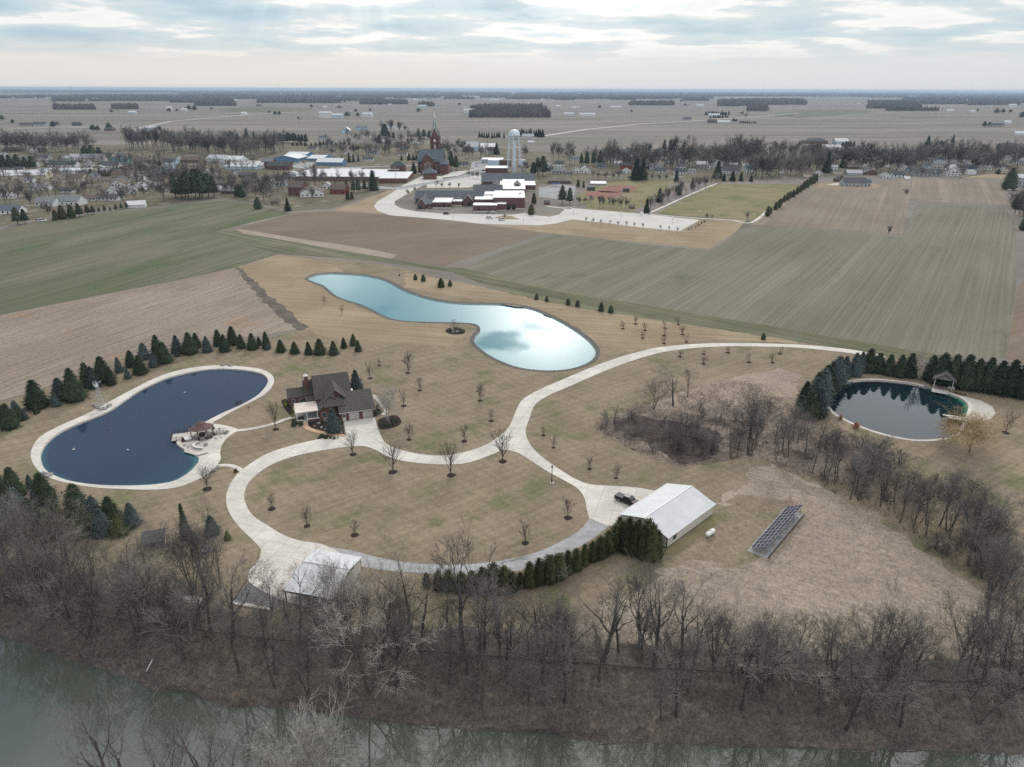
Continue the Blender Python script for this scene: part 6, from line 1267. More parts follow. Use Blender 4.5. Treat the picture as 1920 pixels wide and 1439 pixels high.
def church():
    c = g(808, 326); t = thing('church', 'brick church with tall green copper spire', 'church', c, R(-3), 'on the town street')
    CB, SL, GC = M('church_brick', (.14, .066, .055), .9, .14, .4), M('church_slate', (.10, .125, .145), .8, .12, .4), M('green_copper', (.17, .24, .215), .7, .15, .4)
    s = 1 / px_per_m(c); x0, x1 = (784 - 808) * s, (831 - 808) * s
    MB().gable_walls(x0, x1, 0, 20, 0, 12.5, 24).obj('nave', CB, t); MB().gable_roof(x0, x1, 0, 20, 12.6, 24.1, .6, .3).obj('nave_roof', SL, t)
    a0, a1 = (795 - 808) * s, (814 - 808) * s
    MB().gable_walls(a0, a1, -7, 10, 0, 15.5, 20.5, 'y').obj('transept', CB, t); MB().gable_roof(a0, a1, -7, 10, 15.6, 20.6, .5, .3, 'y').obj('transept_roof', SL, t)
    MB().gable_walls((826 - 808) * s, (841 - 808) * s, -4, 12, 0, 10, 14).obj('side_chapel', CB, t); MB().gable_roof((826 - 808) * s, (841 - 808) * s, -4, 12, 10.1, 14.1, .4, .3).obj('chapel_roof', SL, t)
    for x in (x0 + 4, a1 + 2.5, a1 + 6): w = MB().prism([(x - .7, -.12), (x + .7, -.12), (x + .7, .1), (x - .7, .1)], 3, 9.5).obj('window', TRIM, t); MB().box(x - .45, x + .45, -.18, -.1, 3.3, 9.0).obj('pane', GLASS, w)
    for x in (-2.6, 0, 2.6): m = (a0 + a1) / 2; w = MB().box(m + x - .75, m + x + .75, -7.15, -6.9, 4, 11 if x else 13).obj('window', TRIM, t); MB().box(m + x - .5, m + x + .5, -7.22, -7.1, 4.3, 10.6 if x else 12.6).obj('pane', GLASS, w)
    # tower behind the nave
    p = g(816.5, 322); lx, ly = p.x - c.x, p.y - c.y; hw = 4.3; q = Vector((p.x, p.y, 0)); zt = lambda y: height_to(q, y)
    zb, za, zs, zg = zt(257), zt(245), zt(206), zt(222)
    tw = MB().box(lx - hw, lx + hw, ly - hw, ly + hw, 0, zb).obj('tower', CB, t)
    for sx in (-1, 1):
        for sy in (-1, 1):
            MB().box(lx + sx * hw - .7, lx + sx * hw + .7, ly + sy * hw - .7, ly + sy * hw + .7, 0, zb + .6).obj('buttress', CB, tw); MB().lathe([(.75, zb + .6), (.02, zb + 6)], 6, (lx + sx * hw, ly + sy * hw)).obj('pinnacle', GC, tw)
    gz = MB()
    for ax in range(4):
        ca, sa = [(0, -1), (1, 0), (0, 1), (-1, 0)][ax]; tx, ty = -sa, ca
        P = lambda u, o, z: (lx + ca * o + tx * u, ly + sa * o + ty * u, z)
        gz.add([P(-hw, hw, zb), P(hw, hw, zb), P(0, hw, za + 3)], [(0, 1, 2)])
        m = MB()
        for u in (-1, 1): m.add([P(u * (hw + .4), hw + .15, zb - .3), P(0, hw + .15, za + 3.2), P(0, hw + .15, za + 4.4), P(u * (hw + .4), hw + .15, zb + .9)], [(0, 1, 2, 3) if u > 0 else (3, 2, 1, 0)])
        m.obj('gable_trim', TRIM, tw)
        w = MB().add([P(-1.1, hw + .1, zb - 19), P(1.1, hw + .1, zb - 19), P(1.1, hw + .1, zb - 9), P(0, hw + .1, zb - 7.5), P(-1.1, hw + .1, zb - 9)], [(0, 1, 2, 3, 4)]).obj('belfry_window', TRIM, tw)
        MB().add([P(-.25, hw + .18, zb - 18), P(.25, hw + .18, zb - 18), P(.25, hw + .18, zb - 9), P(-.25, hw + .18, zb - 9)], [(0, 1, 2, 3)]).obj('louvre', GLASS, w)
        MB().add([P(1.35 * math.cos(k * math.pi / 6), hw + .14, zb - 3.6 + 1.35 * math.sin(k * math.pi / 6)) for k in range(12)], [tuple(range(12))]).obj('clock_face', WHITE, tw)
    gz.obj('gable', CB, tw)
    sp = MB().lathe([(hw * .98, zb + 1), (1.15, zg)], 8, (lx, ly)).obj('spire', GC, t); rib = MB()
    for k in range(8): a = 2 * math.pi * k / 8; rib.bar((lx + hw * .99 * math.cos(a), ly + hw * .99 * math.sin(a), zb + 1), (lx + 1.2 * math.cos(a), ly + 1.2 * math.sin(a), zg), .22)
    rib.obj('spire_rib', TRIM, sp); MB().lathe([(1.25, zg), (1.3, zg + 2.2), (.7, zg + 3.2), (.12, zs - 1)], 8, (lx, ly)).obj('lantern', TRIM, sp)
    MB().box(lx - .1, lx + .1, ly - .1, ly + .1, zs - 2, zs + 1.6).box(lx - .7, lx + .7, ly - .1, ly + .1, zs + .4, zs + .65).obj('cross', M('gilt', (.5, .36, .14), .4, .05, 1, .5, .5), sp)
church()
def water_tower():
    c = g(964, 324); t = thing('water_tower', 'pale blue water tower with domed tank on legs', 'water tower', c, R(20), 'behind the school'); h = height_to(c, 243); r = 10.2 / px_per_m(c)
    WT = M('tower_paint', (.62, .69, .73), .45, .05, .2, .4); hb = height_to(c, 254)
    MB().lathe([(1.6, hb - 5), (r * .62, hb - 3.6), (r * .97, hb - .6), (r, hb), (r, hb + .5), (r * .93, hb + (h - hb) * .55), (r * .62, hb + (h - hb) * .88), (.3, h)], 28).obj('tank', WT, t, True)
    MB().lathe([(r + .5, hb - .1), (r + .5, hb + .15)], 28).obj('catwalk', WT, t); MB().lathe([(1.9, 0), (1.7, hb - 4)], 14).obj('riser', WT, t)
    rb = r * 1.38
    for k in range(6):
        a = 2 * math.pi * k / 6; MB().tube([(rb * math.cos(a), rb * math.sin(a), 0), (r * .98 * math.cos(a), r * .98 * math.sin(a), hb)], .42, 8).obj('leg', WT, t)
        for f in (.35, .68): q = rb + (r - rb) * f; b = 2 * math.pi * (k + 1) / 6; MB().bar((q * math.cos(a), q * math.sin(a), hb * f), (q * math.cos(b), q * math.sin(b), hb * f), .22).obj('strut', WT, t)
        a2 = 2 * math.pi * (k + 1) / 6; MB().bar((rb * math.cos(a), rb * math.sin(a), 0), ((rb + (r - rb) * .35) * math.cos(a2), (rb + (r - rb) * .35) * math.sin(a2), hb * .35), .06).obj('brace', WT, t)
water_tower()
p = g(137, 187); t = thing('radio_mast', 'thin lattice radio mast', 'mast', p, 0, 'on the far plain beyond the fields'); hh = height_to(p, 163)
MB().tube([(0, 0, 0), (0, 0, hh)], [1.6, 1.2], 4).obj('mast', GALV, t); MB().tube([(0, 0, hh), (0, 0, hh + 6)], [2.2, 2.2], 6).obj('antenna', GALV, t)

# --- cars, poles
def car(px, py, color, c, rot, where, kind='car', van=False):
    p = g(px, py); p.z = .1; t = thing(kind, f'{color} {"van" if van else "parked car"}', 'van' if van else 'car', p, R(rot), where, 'parked cars'); LABELS[-1][3] = px
    P_ = car_paint(color, c); L_ = 4.8
    loft([xsec(0, .4, .8, .85, .8), xsec(.15, .28, .95, .9, .85), xsec(3.6, .28, .95, .9, .85), xsec(4.6, .32, .8, .87, .78), xsec(L_, .42, .68, .78, .7)]).obj('body', P_, t)
    cb = loft([xsec(.1 if van else .5, .9, 1.0, .82, .78), xsec(.35 if van else 1.1, .9, 1.75 if van else 1.45, .82, .66), xsec(2.7, .9, 1.78 if van else 1.45, .82, .66), xsec(3.7, .9, 1.0, .82, .78)]).obj('cabin', GLASS, t)
    MB().box(1.15, 2.65, -.64, .64, 1.44 if not van else 1.75, 1.50 if not van else 1.82).obj('roof_panel', P_, t)
    for x in (.85, 3.9):
        for y in (-.8, .8): MB().tube([(x, y - .1, .32), (x, y + .1, .32)], .32, 10).obj('wheel', M('tyre_rubber', (.02, .02, .02), .8), t)
WC, BC, SC, RC = (.72, .72, .72), (.015, .015, .018), (.35, .36, .38), (.28, .03, .03)
for r in [(831, 402.5, 'black', BC, 5, 'on the school drive', True), (912, 411, 'white', WC, 25, 'by the school parking island', True), (935, 414.5, 'white', WC, 20, 'by the school parking island', True), (1061, 391.5, 'white', WC, -15, 'in the long school lot'),
          (1176, 334, 'black', BC, 0, 'in the lot behind the ball field'), (882, 318, 'white', WC, 10, 'in the town lot'), (893, 308, 'silver', SC, 80, 'in the town lot'), (903, 321, 'dark', BC, 0, 'in the town lot'), (890, 312, 'white', WC, 5, 'in the town lot'),
          (551, 309, 'white', WC, 60, 'beside the blue buildings'), (556, 307, 'silver', SC, 60, 'beside the blue buildings'), (562, 308, 'white', WC, 60, 'beside the blue buildings'), (567, 306, 'red', RC, 60, 'beside the blue buildings'), (571, 309, 'white', WC, 60, 'beside the blue buildings'), (545, 306, 'dark', BC, 60, 'beside the blue buildings'),
          (67, 416.5, 'white', WC, 8, 'on the grass by the green field', True), (73, 415.5, 'white', WC, 8, 'on the grass by the green field', True), (790, 325, 'silver', SC, 0, 'beside the rectory'), (781, 327, 'white', WC, 0, 'beside the rectory'), (613, 353, 'blue', (.03, .07, .16), 0, 'before the small white gabled shed'),
          (45, 337, 'white', WC, 20, 'along the cream warehouse'), (54, 336, 'white', WC, 20, 'along the cream warehouse'), (25, 338, 'silver', SC, 20, 'along the cream warehouse'), (1618, 325, 'dark', BC, 10, 'by the grey barn'), (1630, 322, 'silver', SC, 10, 'by the grey barn'), (1890, 358, 'white', WC, 30, 'under the big dark evergreen')]:
    car(*r[:6], van=len(r) > 6)
def pole(px, py, pt, kind, desc, where, group):
    p = g(px, py); h = height_to(p, pt); t = thing(kind, desc, kind.replace('_', ' '), p, 0, where, group); LABELS[-1][3] = px
    if kind == 'utility_pole': MB().lathe([(.22, 0), (.15, h)], 8).obj('pole', WOODG, t); MB().box(-1.2, 1.2, -.08, .08, h - 1.0, h - .8).obj('crossarm', WOODG, t)
    else: MB().lathe([(.16, 0), (.10, h)], 8).obj('pole', GALV, t); MB().box(-.5, .5, -.3, .3, h, h + .25).obj('lamp_head', WHITE, t)
for r in [(1075.6, 402, 388), (1164, 412.5, 397), (1260, 419.5, 407), (1310.5, 408.5, 396), (1412, 414.5, 402), (924, 412, 396), (850, 408.5, 395), (981, 419, 407)]: pole(*r, 'light_pole', 'slim metal light pole', 'around the school parking lots', 'school light poles')
for r in [(742, 343, 312), (793, 339, 318), (836, 326, 296), (668, 370, 338), (692, 362, 340), (1225, 322, 296), (1342, 324, 300), (1581, 316, 300), (658, 330, 308), (1315, 314, 298)]: pole(*r, 'utility_pole', 'wooden utility pole', 'along the town streets', 'utility poles')
t = thing('playground', 'blue playground climbing frame', 'playground', g(1036, 351), 0, 'beside the brown park shelter'); 
for x, y in ((0, 0), (3, .5), (6, 0), (1.5, 3), (4.5, 3)): MB().box(x - .9, x + .9, y - .9, y + .9, 1.4, 1.55).obj('platform', M('blue_plastic', (.03, .08, .24), .5), t); MB().lathe([(1.2, 3.0), (.1, 4.0)], 4, (x, y)).obj('canopy', M('blue_plastic', (.03, .08, .24), .5), t); MB().box(x - .9, x - .78, y - .9, y - .78, 0, 3).box(x + .78, x + .9, y + .78, y + .9, 0, 3).obj('post', GALV, t)
t = thing('white_sign', 'white upright sign board', 'sign', g(1203, 405), 0, 'at the corner of the long lot'); MB().box(-1.2, 1.2, -.1, .1, .4, 3).obj('board', WHITE, t); MB().box(-1.1, -.95, -.08, .08, 0, .4).box(.95, 1.1, -.08, .08, 0, .4).obj('post', GALV, t)

# --- town trees
def tt(rows, where, desc='bare grey town tree', sx=1.0, hm=1.0): plant('b', 'town', 'town_tree', desc, 'tree', rows, where, 'bare trees in town', hm, sx)
tt(along([(-5, 287), (170, 285)], 14, 36, 4, 2, .25), 'in the northwest tree belt')
tt(along([(240, 280), (322, 282)], 11, 42, 3, 2, .2), 'behind the teal house', 'tall slender bare tree', .75)
tt(along([(325, 284), (475, 296)], 20, 42, 4, 4, .22), 'behind the white metal buildings')
tt(along([(440, 300), (520, 290)], 9, 40, 4, 3, .2), 'behind the blue metal buildings')
tt(along([(610, 285), (760, 290)], 13, 24, 5, 8, .3), 'between blue buildings and church')
tt(along([(640, 268), (800, 275)], 9, 22, 6, 6, .3), 'in the far trees west of the church')
tt([(12, 385, 338), (38, 378, 342), (45, 372, 338), (60, 392, 352), (93, 410, 372), (76, 378, 350), (150, 376, 335), (137, 360, 330), (160, 372, 335), (200, 384, 352), (233, 386, 350), (222, 372, 350), (271, 371, 343), (255, 374, 352)], 'among houses by the green field')
tt([(307, 380, 325), (290, 366, 330), (330, 368, 330), (275, 330, 300), (300, 325, 290), (262, 322, 292), (285, 318, 290), (345, 335, 305), (370, 340, 312), (395, 345, 320), (412, 350, 318)], 'around the dark pine grove', sx=1.2)
tt([(435, 366, 330), (450, 370, 335), (465, 372, 328), (480, 375, 335), (495, 378, 335), (508, 380, 340), (520, 393, 370), (512, 392, 372), (470, 360, 330), (500, 360, 325)], 'in the grove left of the brick farmhouse')
tt([(540, 350, 318), (590, 350, 305), (605, 352, 310), (586, 378, 348), (570, 345, 310), (660, 345, 318), (680, 340, 318)], 'around the brick farmhouse')
tt([(820, 300, 262), (832, 295, 262), (840, 298, 255), (860, 292, 258), (870, 288, 262), (733, 250, 222), (750, 250, 226), (760, 248, 232), (902, 296, 272), (920, 292, 275), (716, 245, 225)], 'behind the church')
tt([(820, 352, 338), (830, 354, 340), (843, 354, 339), (860, 355, 342), (880, 333, 318), (887, 335, 320), (895, 336, 318), (905, 337, 322)], 'in the school parking lot', 'small rounded bare tree')
tt([(985, 330, 300), (1000, 325, 300), (985, 298, 268), (1010, 335, 312), (1030, 330, 305)], 'right of the water tower')
tt([(1037, 302, 262), (1048, 302, 263), (1068, 310, 262), (1072, 308, 275)], 'right of the water tower', 'tall bare tree', .8)
tt(along([(1120, 312), (1240, 318)], 13, 42, 5, 6, .25), 'in the trees north of the ball field')
tt([(1110, 335, 315), (1122, 337, 318), (1150, 340, 318), (1160, 338, 312), (1135, 338, 318), (1212, 338, 320), (1224, 340, 322), (1236, 341, 325), (1250, 340, 325)], 'behind the ball field')
tt([(1086, 384, 366), (1096, 382, 368), (1108, 386, 364), (1124, 389, 365), (1130, 389, 366), (1143, 390, 366), (1150, 390, 367), (1165, 392, 366), (1172, 393, 368), (1060, 375, 356)], 'in the row along the ball field')
tt(along([(1215, 392), (1345, 342)], 9, 26, 4, 3, .2), 'along the park path')
tt(along([(1255, 318), (1420, 316)], 18, 50, 5, 8, .3), 'north of the park field', sx=.95)
tt(along([(1400, 335), (1530, 330)], 13, 44, 5, 5, .2), 'in the grove behind the park field')
tt(along([(1420, 290), (1530, 300)], 8, 34, 5, 5, .25), 'on the far side of the park grove')
tt(along([(1530, 312), (1720, 318)], 19, 40, 5, 9, .25), 'in the thick belt behind the bean field', sx=1.2)
tt(along([(1720, 312), (1920, 312)], 18, 42, 5, 9, .3), 'in the belt behind the far bean field', sx=1.1)
tt([(1641, 328, 300), (1650, 325, 298), (1770, 333, 305), (1728, 332, 308), (1801, 335, 305), (1828, 322, 290), (1845, 326, 292), (1865, 324, 296)], 'before the houses behind the far bean field')
tt(along([(1895, 400), (1930, 420)], 6, 45, 5, 6, .2), 'at the edge of the far bean field')
tt([(1665, 443, 422), (1697, 372, 352)], 'alone at the field corner', 'lone small bare tree')
tt([(1099, 417, 406), (1112, 420, 408), (1127, 421, 410), (1144, 422, 412), (1159, 424, 413), (1174, 426, 414), (1189, 427, 415), (1205, 429, 417), (1238, 432, 421), (1254, 434, 423), (1270, 436, 424)], 'along the long lot', 'thin young bare tree', .8)
tt([(1291, 435, 426), (1297, 432, 423), (1304, 430, 421), (1309, 427, 418), (1315, 424, 415), (1320, 421, 412), (1325, 412, 398), (1335, 411, 401), (1402, 415, 394)], 'at the corner of the long lot', 'thin young bare tree', .9)
tt([(808, 398, 386), (785, 388, 370), (915, 405, 394), (946, 412, 400), (765, 368, 352), (778, 362, 350)], 'on the verge before the school', 'thin young bare tree')
tt([(103, 200, 190), (560, 228, 218), (505, 215, 205), (655, 222, 208), (1400, 222, 210), (1390, 218, 207), (1460, 240, 0)][:6], 'on the far plain', 'small distant bare tree', 1.5)
def tc_(kind, rows, where, desc, name='pine_tree', cat='pine', sx=1.0, group='evergreens in town'): plant('c', kind, name, desc, cat, rows, where, group, 1.0, sx)
tc_('pine', [(34, 422, 389), (48, 420, 392)], 'on the grass at the green field edge', 'spreading dark pine', sx=1.2)
tc_('arb', [(105, 413, 394), (118, 411, 386), (135, 409, 384)], 'in the hedge at the green field edge', 'dense dark evergreen', 'evergreen_tree', 'evergreen', 2.2)
tc_('pine', [(150, 407, 382), (165, 403, 385), (175, 402, 386), (186, 399, 389), (197, 398, 385), (207, 397, 388), (218, 395, 383), (228, 393, 381), (238, 392, 379)], 'in the hedge at the green field edge', 'small dark pine', sx=1.2)
tc_('pine', [(10, 322, 291), (22, 322, 290), (36, 320, 289), (50, 321, 294), (62, 319, 292)], 'left of the long cream warehouse', 'dark pine', sx=1.2)
tc_('pine', [(163, 300, 273), (175, 300, 272), (188, 299, 276), (160, 296, 275)], 'in the dark clump northwest of town', 'broad dark pine', sx=1.3)
tc_('arb', along([(170, 330), (214, 330)], 7, 12, 2, 1), 'by the brown-roofed houses', 'low dark evergreen', 'evergreen_tree', 'evergreen', 2.0)
tc_('pine', [(330, 372, 325), (342, 374, 332), (354, 375, 322), (368, 374, 318), (380, 373, 320), (392, 372, 325), (402, 370, 330), (348, 370, 328), (308, 330, 312), (375, 370, 316)], 'in the dark grove', 'tall dark pine', sx=.95)
tc_('roundbush', [(447, 368, 347), (484, 392, 370), (455, 370, 350)], 'at the foot of the bare grove', 'dark round evergreen', 'evergreen_bush', 'evergreen', 1.0)
tc_('fir', [(540, 396, 371), (533, 332, 320)], 'on the lawn before the brick farmhouse', 'slim dark fir', 'fir_tree', 'fir', 1.4)
tc_('fir', [(700, 357, 320)], 'by the road before the long school', 'big dark spire-shaped fir', 'fir_tree', 'fir', 1.5)
tc_('pine', [(663, 362, 338), (672, 362, 335), (684, 360, 338), (692, 358, 345), (650, 355, 338)], 'behind the red garage', 'dark pine', sx=.9)
tc_('arb', [(652, 375, 358), (660, 374, 360)], 'by the red garage', 'dark rounded evergreen', 'evergreen_tree', 'evergreen', 1.6)
tc_('fir', [(617, 309, 299), (628, 308, 294), (642, 305, 292), (655, 305, 287), (663, 304, 289), (672, 303, 290)], 'before the blue warehouses', 'dark cone-shaped fir', 'fir_tree', 'fir', 1.5)
tc_('pine', along([(525, 268), (575, 270)], 9, 18, 2, 1), 'on the rise behind blue buildings', 'dark pine', sx=1.3)
tc_('arb', along([(545, 274), (660, 272)], 14, 7, 2, 1), 'behind the blue buildings', 'low dark evergreen', 'evergreen_tree', 'evergreen', 2.4)
tc_('fir', [(463, 262, 241), (477, 264, 246)], 'rising over the bare belt', 'tall pointed fir', 'fir_tree', 'fir', 1.4)
tc_('pine', [(722, 262, 232), (730, 262, 246), (738, 262, 248), (712, 274, 252), (726, 274, 256), (785, 258, 241), (795, 260, 243), (805, 262, 245), (765, 274, 260)], 'left of the church spire', 'dark pine', sx=1.1)
tc_('fir', [(753, 301, 291), (767, 301, 288), (775, 301, 289), (781, 301, 289), (776, 326, 304)], 'left of the church', 'dark dense fir', 'fir_tree', 'fir', 1.8)
tc_('pine', [(846, 318, 283), (856, 320, 292), (822, 322, 302)], 'right of the church', 'large dark evergreen', 'pine_tree', 'pine', 1.0)
tc_('fir', along([(896, 258), (938, 259)], 9, 11, 1, 1), 'left of the water tower', 'small far dark fir', 'fir_tree', 'fir', 1.7)
tc_('fir', along([(972, 256), (1020, 257)], 11, 14, 1, 1), 'right of the water tower', 'small far dark fir', 'fir_tree', 'fir', 1.7)
tc_('fir', [(945, 259, 249), (931, 290, 268)], 'left of the water tower legs', 'dark far fir', 'fir_tree', 'fir', 1.5)
tc_('pine', [(1008, 330, 295), (1018, 330, 292), (1000, 330, 305)], 'behind the school', 'broad dark pine', sx=1.0)
tc_('arb', [(1001, 382, 362), (996, 403, 384)], 'at the east end of the school', 'dense dark evergreen', 'evergreen_tree', 'evergreen', 2.0)
tc_('pine', [(1054, 383, 347), (1068, 384, 352)], 'beside the long school lot', 'large dark pine', sx=1.05)
tc_('arb', [(1084, 351, 337), (1094, 352, 340)], 'by the playground', 'dark rounded evergreen', 'evergreen_tree', 'evergreen', 1.6)
tc_('pine', [(1090, 312, 288), (1100, 312, 284), (1112, 311, 284), (1125, 312, 282)], 'in the dark grove north of the ball field', 'dark pine', sx=.9)
tc_('fir', [(1192, 338, 297), (1204, 338, 296), (1173, 304, 292), (1180, 304, 291)], 'by the lot behind the ball field', 'dark tall fir', 'fir_tree', 'fir', 1.5)
tc_('pine', [(1245, 285, 262), (1256, 286, 261), (1281, 290, 265), (1375, 288, 265), (1406, 280, 267)], 'over the trees north of the park', 'dark pine', sx=.9)
tc_('fir', [(1268, 340, 318), (1290, 303, 288), (1298, 350, 332), (1236, 379, 353), (1212, 400, 372), (1273, 366, 347)], 'along the park path', 'dark fir', 'fir_tree', 'fir', 1.5)
tc_('fir', [(1357, 340, 324), (1373, 340, 320), (1389, 340, 323), (1408, 341, 325), (1345, 334, 302)], 'in the row behind the park field', 'dark full fir', 'fir_tree', 'fir', 1.8)
tc_('arb', [(1439, 406, 387), (1445, 401, 389), (1454, 394, 379), (1460, 390, 374), (1464, 385, 372), (1470, 379, 366), (1476, 376, 361), (1481, 372, 359), (1487, 370, 356), (1494, 365, 350), (1500, 361, 347), (1506, 356, 340), (1512, 352, 337), (1519, 347, 331), (1525, 345, 328), (1530, 341, 326)], 'in the hedge beside the bean field', 'dark narrow evergreen', 'evergreen_tree', 'evergreen', 1.7)
tc_('fir', [(1549, 324, 284), (1580, 315, 289)], 'behind the new dark-roofed house', 'tall dark fir', 'fir_tree', 'fir', 1.5)
tc_('arb', along([(1520, 281), (1540, 281)], 4, 11, 1, 1) + along([(1578, 275), (1602, 274)], 5, 9, 1, 1), 'around the far white metal barn', 'dark evergreen', 'evergreen_tree', 'evergreen', 2.2)
tc_('fir', [(1738, 278, 255), (1786, 268, 253), (1735, 290, 278), (1890, 292, 278)], 'over the eastern tree belt', 'dark fir', 'fir_tree', 'fir', 1.8)
tc_('roundbush', [(1891, 356, 316)], 'by the far bean field corner', 'huge round dark evergreen', 'evergreen_tree', 'evergreen', 1.05)
tc_('roundbush', [(1912, 392, 358), (1922, 432, 402), (1871, 327, 317)], 'at the eastern field edge', 'dark rounded evergreen', 'evergreen_tree', 'evergreen', 1.0)

# --- the plain beyond: farmsteads and woods
for r in [(598, 622, 209, 222, 'white'), (618, 642, 213, 222, 'pale blue'), (679, 698, 211, 220, 'white'), (1057, 1075, 211, 218, 'white'), (1087, 1116, 212, 219, 'white'), (1145, 1164, 199, 203, 'white'), (1072, 1080, 200, 204, 'white'), (1329, 1349, 213, 219, 'pale blue'), (1328, 1344, 224, 231, 'brown'), (1346, 1368, 226, 231, 'white'), (1281, 1296, 220, 226, 'grey'), (1306, 1320, 196, 201, 'white'), (870, 890, 204, 213, 'white'), (783, 800, 197, 203, 'pale blue'), (775, 785, 186, 189, 'white'), (802, 809, 185, 188, 'grey'), (868, 898, 180, 184, 'white'), (920, 934, 186, 190, 'white'), (1416, 1422, 204, 208, 'white'), (1884, 1896, 226, 233, 'white'), (1860, 1882, 231, 239, 'tan'), (1904, 1925, 246, 254, 'white'), (1892, 1905, 195, 203, 'white'), (1775, 1788, 205, 209, 'white'), (1820, 1828, 207, 212, 'white'), (1866, 1876, 206, 211, 'grey'), (512, 517, 211, 216, 'white'), (480, 490, 196, 199, 'red'), (432, 444, 186, 189, 'white'), (240, 255, 208, 213, 'pale blue'), (175, 184, 184, 189, 'white'), (312, 322, 200, 207, 'white'), (340, 350, 203, 209, 'white'), (452, 462, 210, 216, 'white'), (606, 612, 199, 204, 'white'), (632, 640, 199, 203, 'red'), (35, 58, 230, 237, 'tan'), (62, 85, 229, 237, 'grey'), (95, 108, 228, 235, 'brown'), (135, 150, 229, 236, 'dark'), (195, 212, 239, 246, 'brown'), (268, 294, 236, 248, 'pale blue'), (282, 296, 243, 251, 'white'), (568, 576, 188, 192, 'cream'), (1608, 1612, 194, 197, 'white'), (1706, 1720, 180, 183, 'white'), (1380, 1408, 183, 186, 'white'), (1084, 1088, 175, 177, 'white')]:
    town_house(r[0], r[1], r[2], r[3], r[4], 'white' if r[4] in ('white', 'pale blue') else 'dark grey', 'x', 'on the far plain', 'farm_building', 'farm building', f'{r[4]} farm building', win=False, group='far farm buildings')
FT = 'on the far plain'
tc_('pine', [(100, 240, 228), (175, 246, 234), (184, 246, 236), (205, 243, 230), (5, 226, 216), (24, 232, 224), (300, 250, 237), (310, 255, 244), (650, 219, 210), (671, 219, 211), (516, 216, 208), (524, 216, 209), (1845, 239, 228), (1855, 238, 229), (1868, 214, 203), (1880, 213, 204), (1915, 222, 210), (1375, 229, 222), (1380, 229, 223), (355, 207, 197), (365, 208, 198)], FT, 'far dark tree clump', 'pine_tree', 'pine', 2.2)
tc_('arb', along([(1322, 217), (1368, 216)], 10, 7, 1, .5) + along([(1385, 231), (1418, 232)], 9, 4, .5, .3) + along([(1330, 222), (1366, 221)], 8, 5, 1, .5), 'around the far long pale barn', 'far dark evergreen', 'evergreen_tree', 'evergreen', 2.6)
def filler_houses():
    rng = random.Random(12); taken = [(proj(o.location)[0], proj(o.location)[1]) for o, d, w, p in LABELS if o.get('category') in ('house', 'barn', 'warehouse', 'school', 'church', 'building', 'shop', 'hall', 'water tower')]
    for (xa, xb, ya, yb_, n, wh) in ((0, 250, 292, 350, 26, 'in the west of town'), (250, 470, 308, 364, 24, 'behind the dark pine grove'), (470, 560, 318, 350, 6, 'left of the brick farmhouse'), (1040, 1240, 298, 325, 10, 'far behind the ball field'), (1250, 1480, 300, 328, 14, 'far behind the park field'), (1630, 1920, 294, 330, 26, 'in the east of town'), (560, 800, 262, 296, 10, 'in the trees west of the church'), (1540, 1760, 282, 300, 7, 'in the belt by the northern road')):
        k = tries = 0
        while k < n and tries < 400:
            tries += 1; x, y = rng.uniform(xa, xb), rng.uniform(ya, yb_)
            if any(abs(x - a) < 17 and abs(y - b) < 6 for a, b in taken): continue
            taken.append((x, y)); s_ = px_per_m(g(x, y)); w = rng.uniform(9, 15) * s_; h = rng.uniform(5.2, 8) * s_
            town_house(x - w / 2, x + w / 2, y - h, y, rng.choice(['white', 'white', 'white', 'cream', 'grey', 'tan', 'pale blue', 'brick']), rng.choice(['dark grey', 'grey', 'brown', 'dark grey', 'pale grey', 'blue-grey']), rng.choice('xxy'), wh); k += 1
filler_houses()
def town_wood():
    """the many thin trees that fill the belts between the ones told apart"""
    base = []
    for i in range(3):
        T, C = grow_tree(seed=301 + i, h=15, fork=.22, limbs=7, up=.7, gnarl=.16, twig=.055, dens=1.0, spread=.85, levels=3, ratio=.64); j = join_tubes(T, C); base.append((np.concatenate(j.v), np.array(j.f, np.int32)))
    rows = []
    for pts, n, dy in (([(-5, 283), (180, 281)], 34, 34), ([(235, 279), (330, 280)], 14, 36), ([(320, 282), (530, 288)], 46, 38), ([(600, 286), (780, 288)], 26, 24), ([(640, 262), (800, 268)], 18, 20), ([(1100, 308), (1260, 312)], 26, 36), ([(1255, 314), (1430, 312)], 32, 42), ([(1400, 328), (1540, 322)], 26, 40), ([(1400, 300), (1550, 304)], 20, 36), ([(1530, 308), (1730, 310)], 44, 36), ([(1720, 306), (1925, 306)], 44, 38), ([(1215, 388), (1345, 340)], 14, 20), ([(0, 345), (300, 330)], 30, 30), ([(0, 318), (330, 310)], 26, 28), ([(0, 372), (300, 362)], 22, 30), ([(250, 350), (420, 340)], 26, 34), ([(300, 322), (480, 322)], 18, 28), ([(545, 352), (700, 346)], 16, 26), ([(420, 358), (530, 362)], 22, 34), ([(840, 298), (930, 290)], 10, 24), ([(1890, 380), (1935, 420)], 8, 36)):
        rows += along(pts, n, dy, 4, 5, .3)
    V, Fc, o = [], [], 0
    for x, y, t in rows:
        p = g(x, y); h = height_to(p, t) / 15; v, f = base[random.randrange(3)]; a = random.uniform(0, 6.28); c_, s_ = math.cos(a), math.sin(a)
        V.append(np.stack([(v[:, 0] * c_ - v[:, 1] * s_) * h * 1.1 + p.x, (v[:, 0] * s_ + v[:, 1] * c_) * h * 1.1 + p.y, v[:, 2] * h], 1)); Fc.append(f + o); o += len(v)
    T = Tubes(); T.v = V; T.f = np.concatenate(Fc); T.n = o
    struct(link(bpy.data.objects.new('town_woods', T.mesh('town_woods', TWIG))), 'stuff')
town_wood()
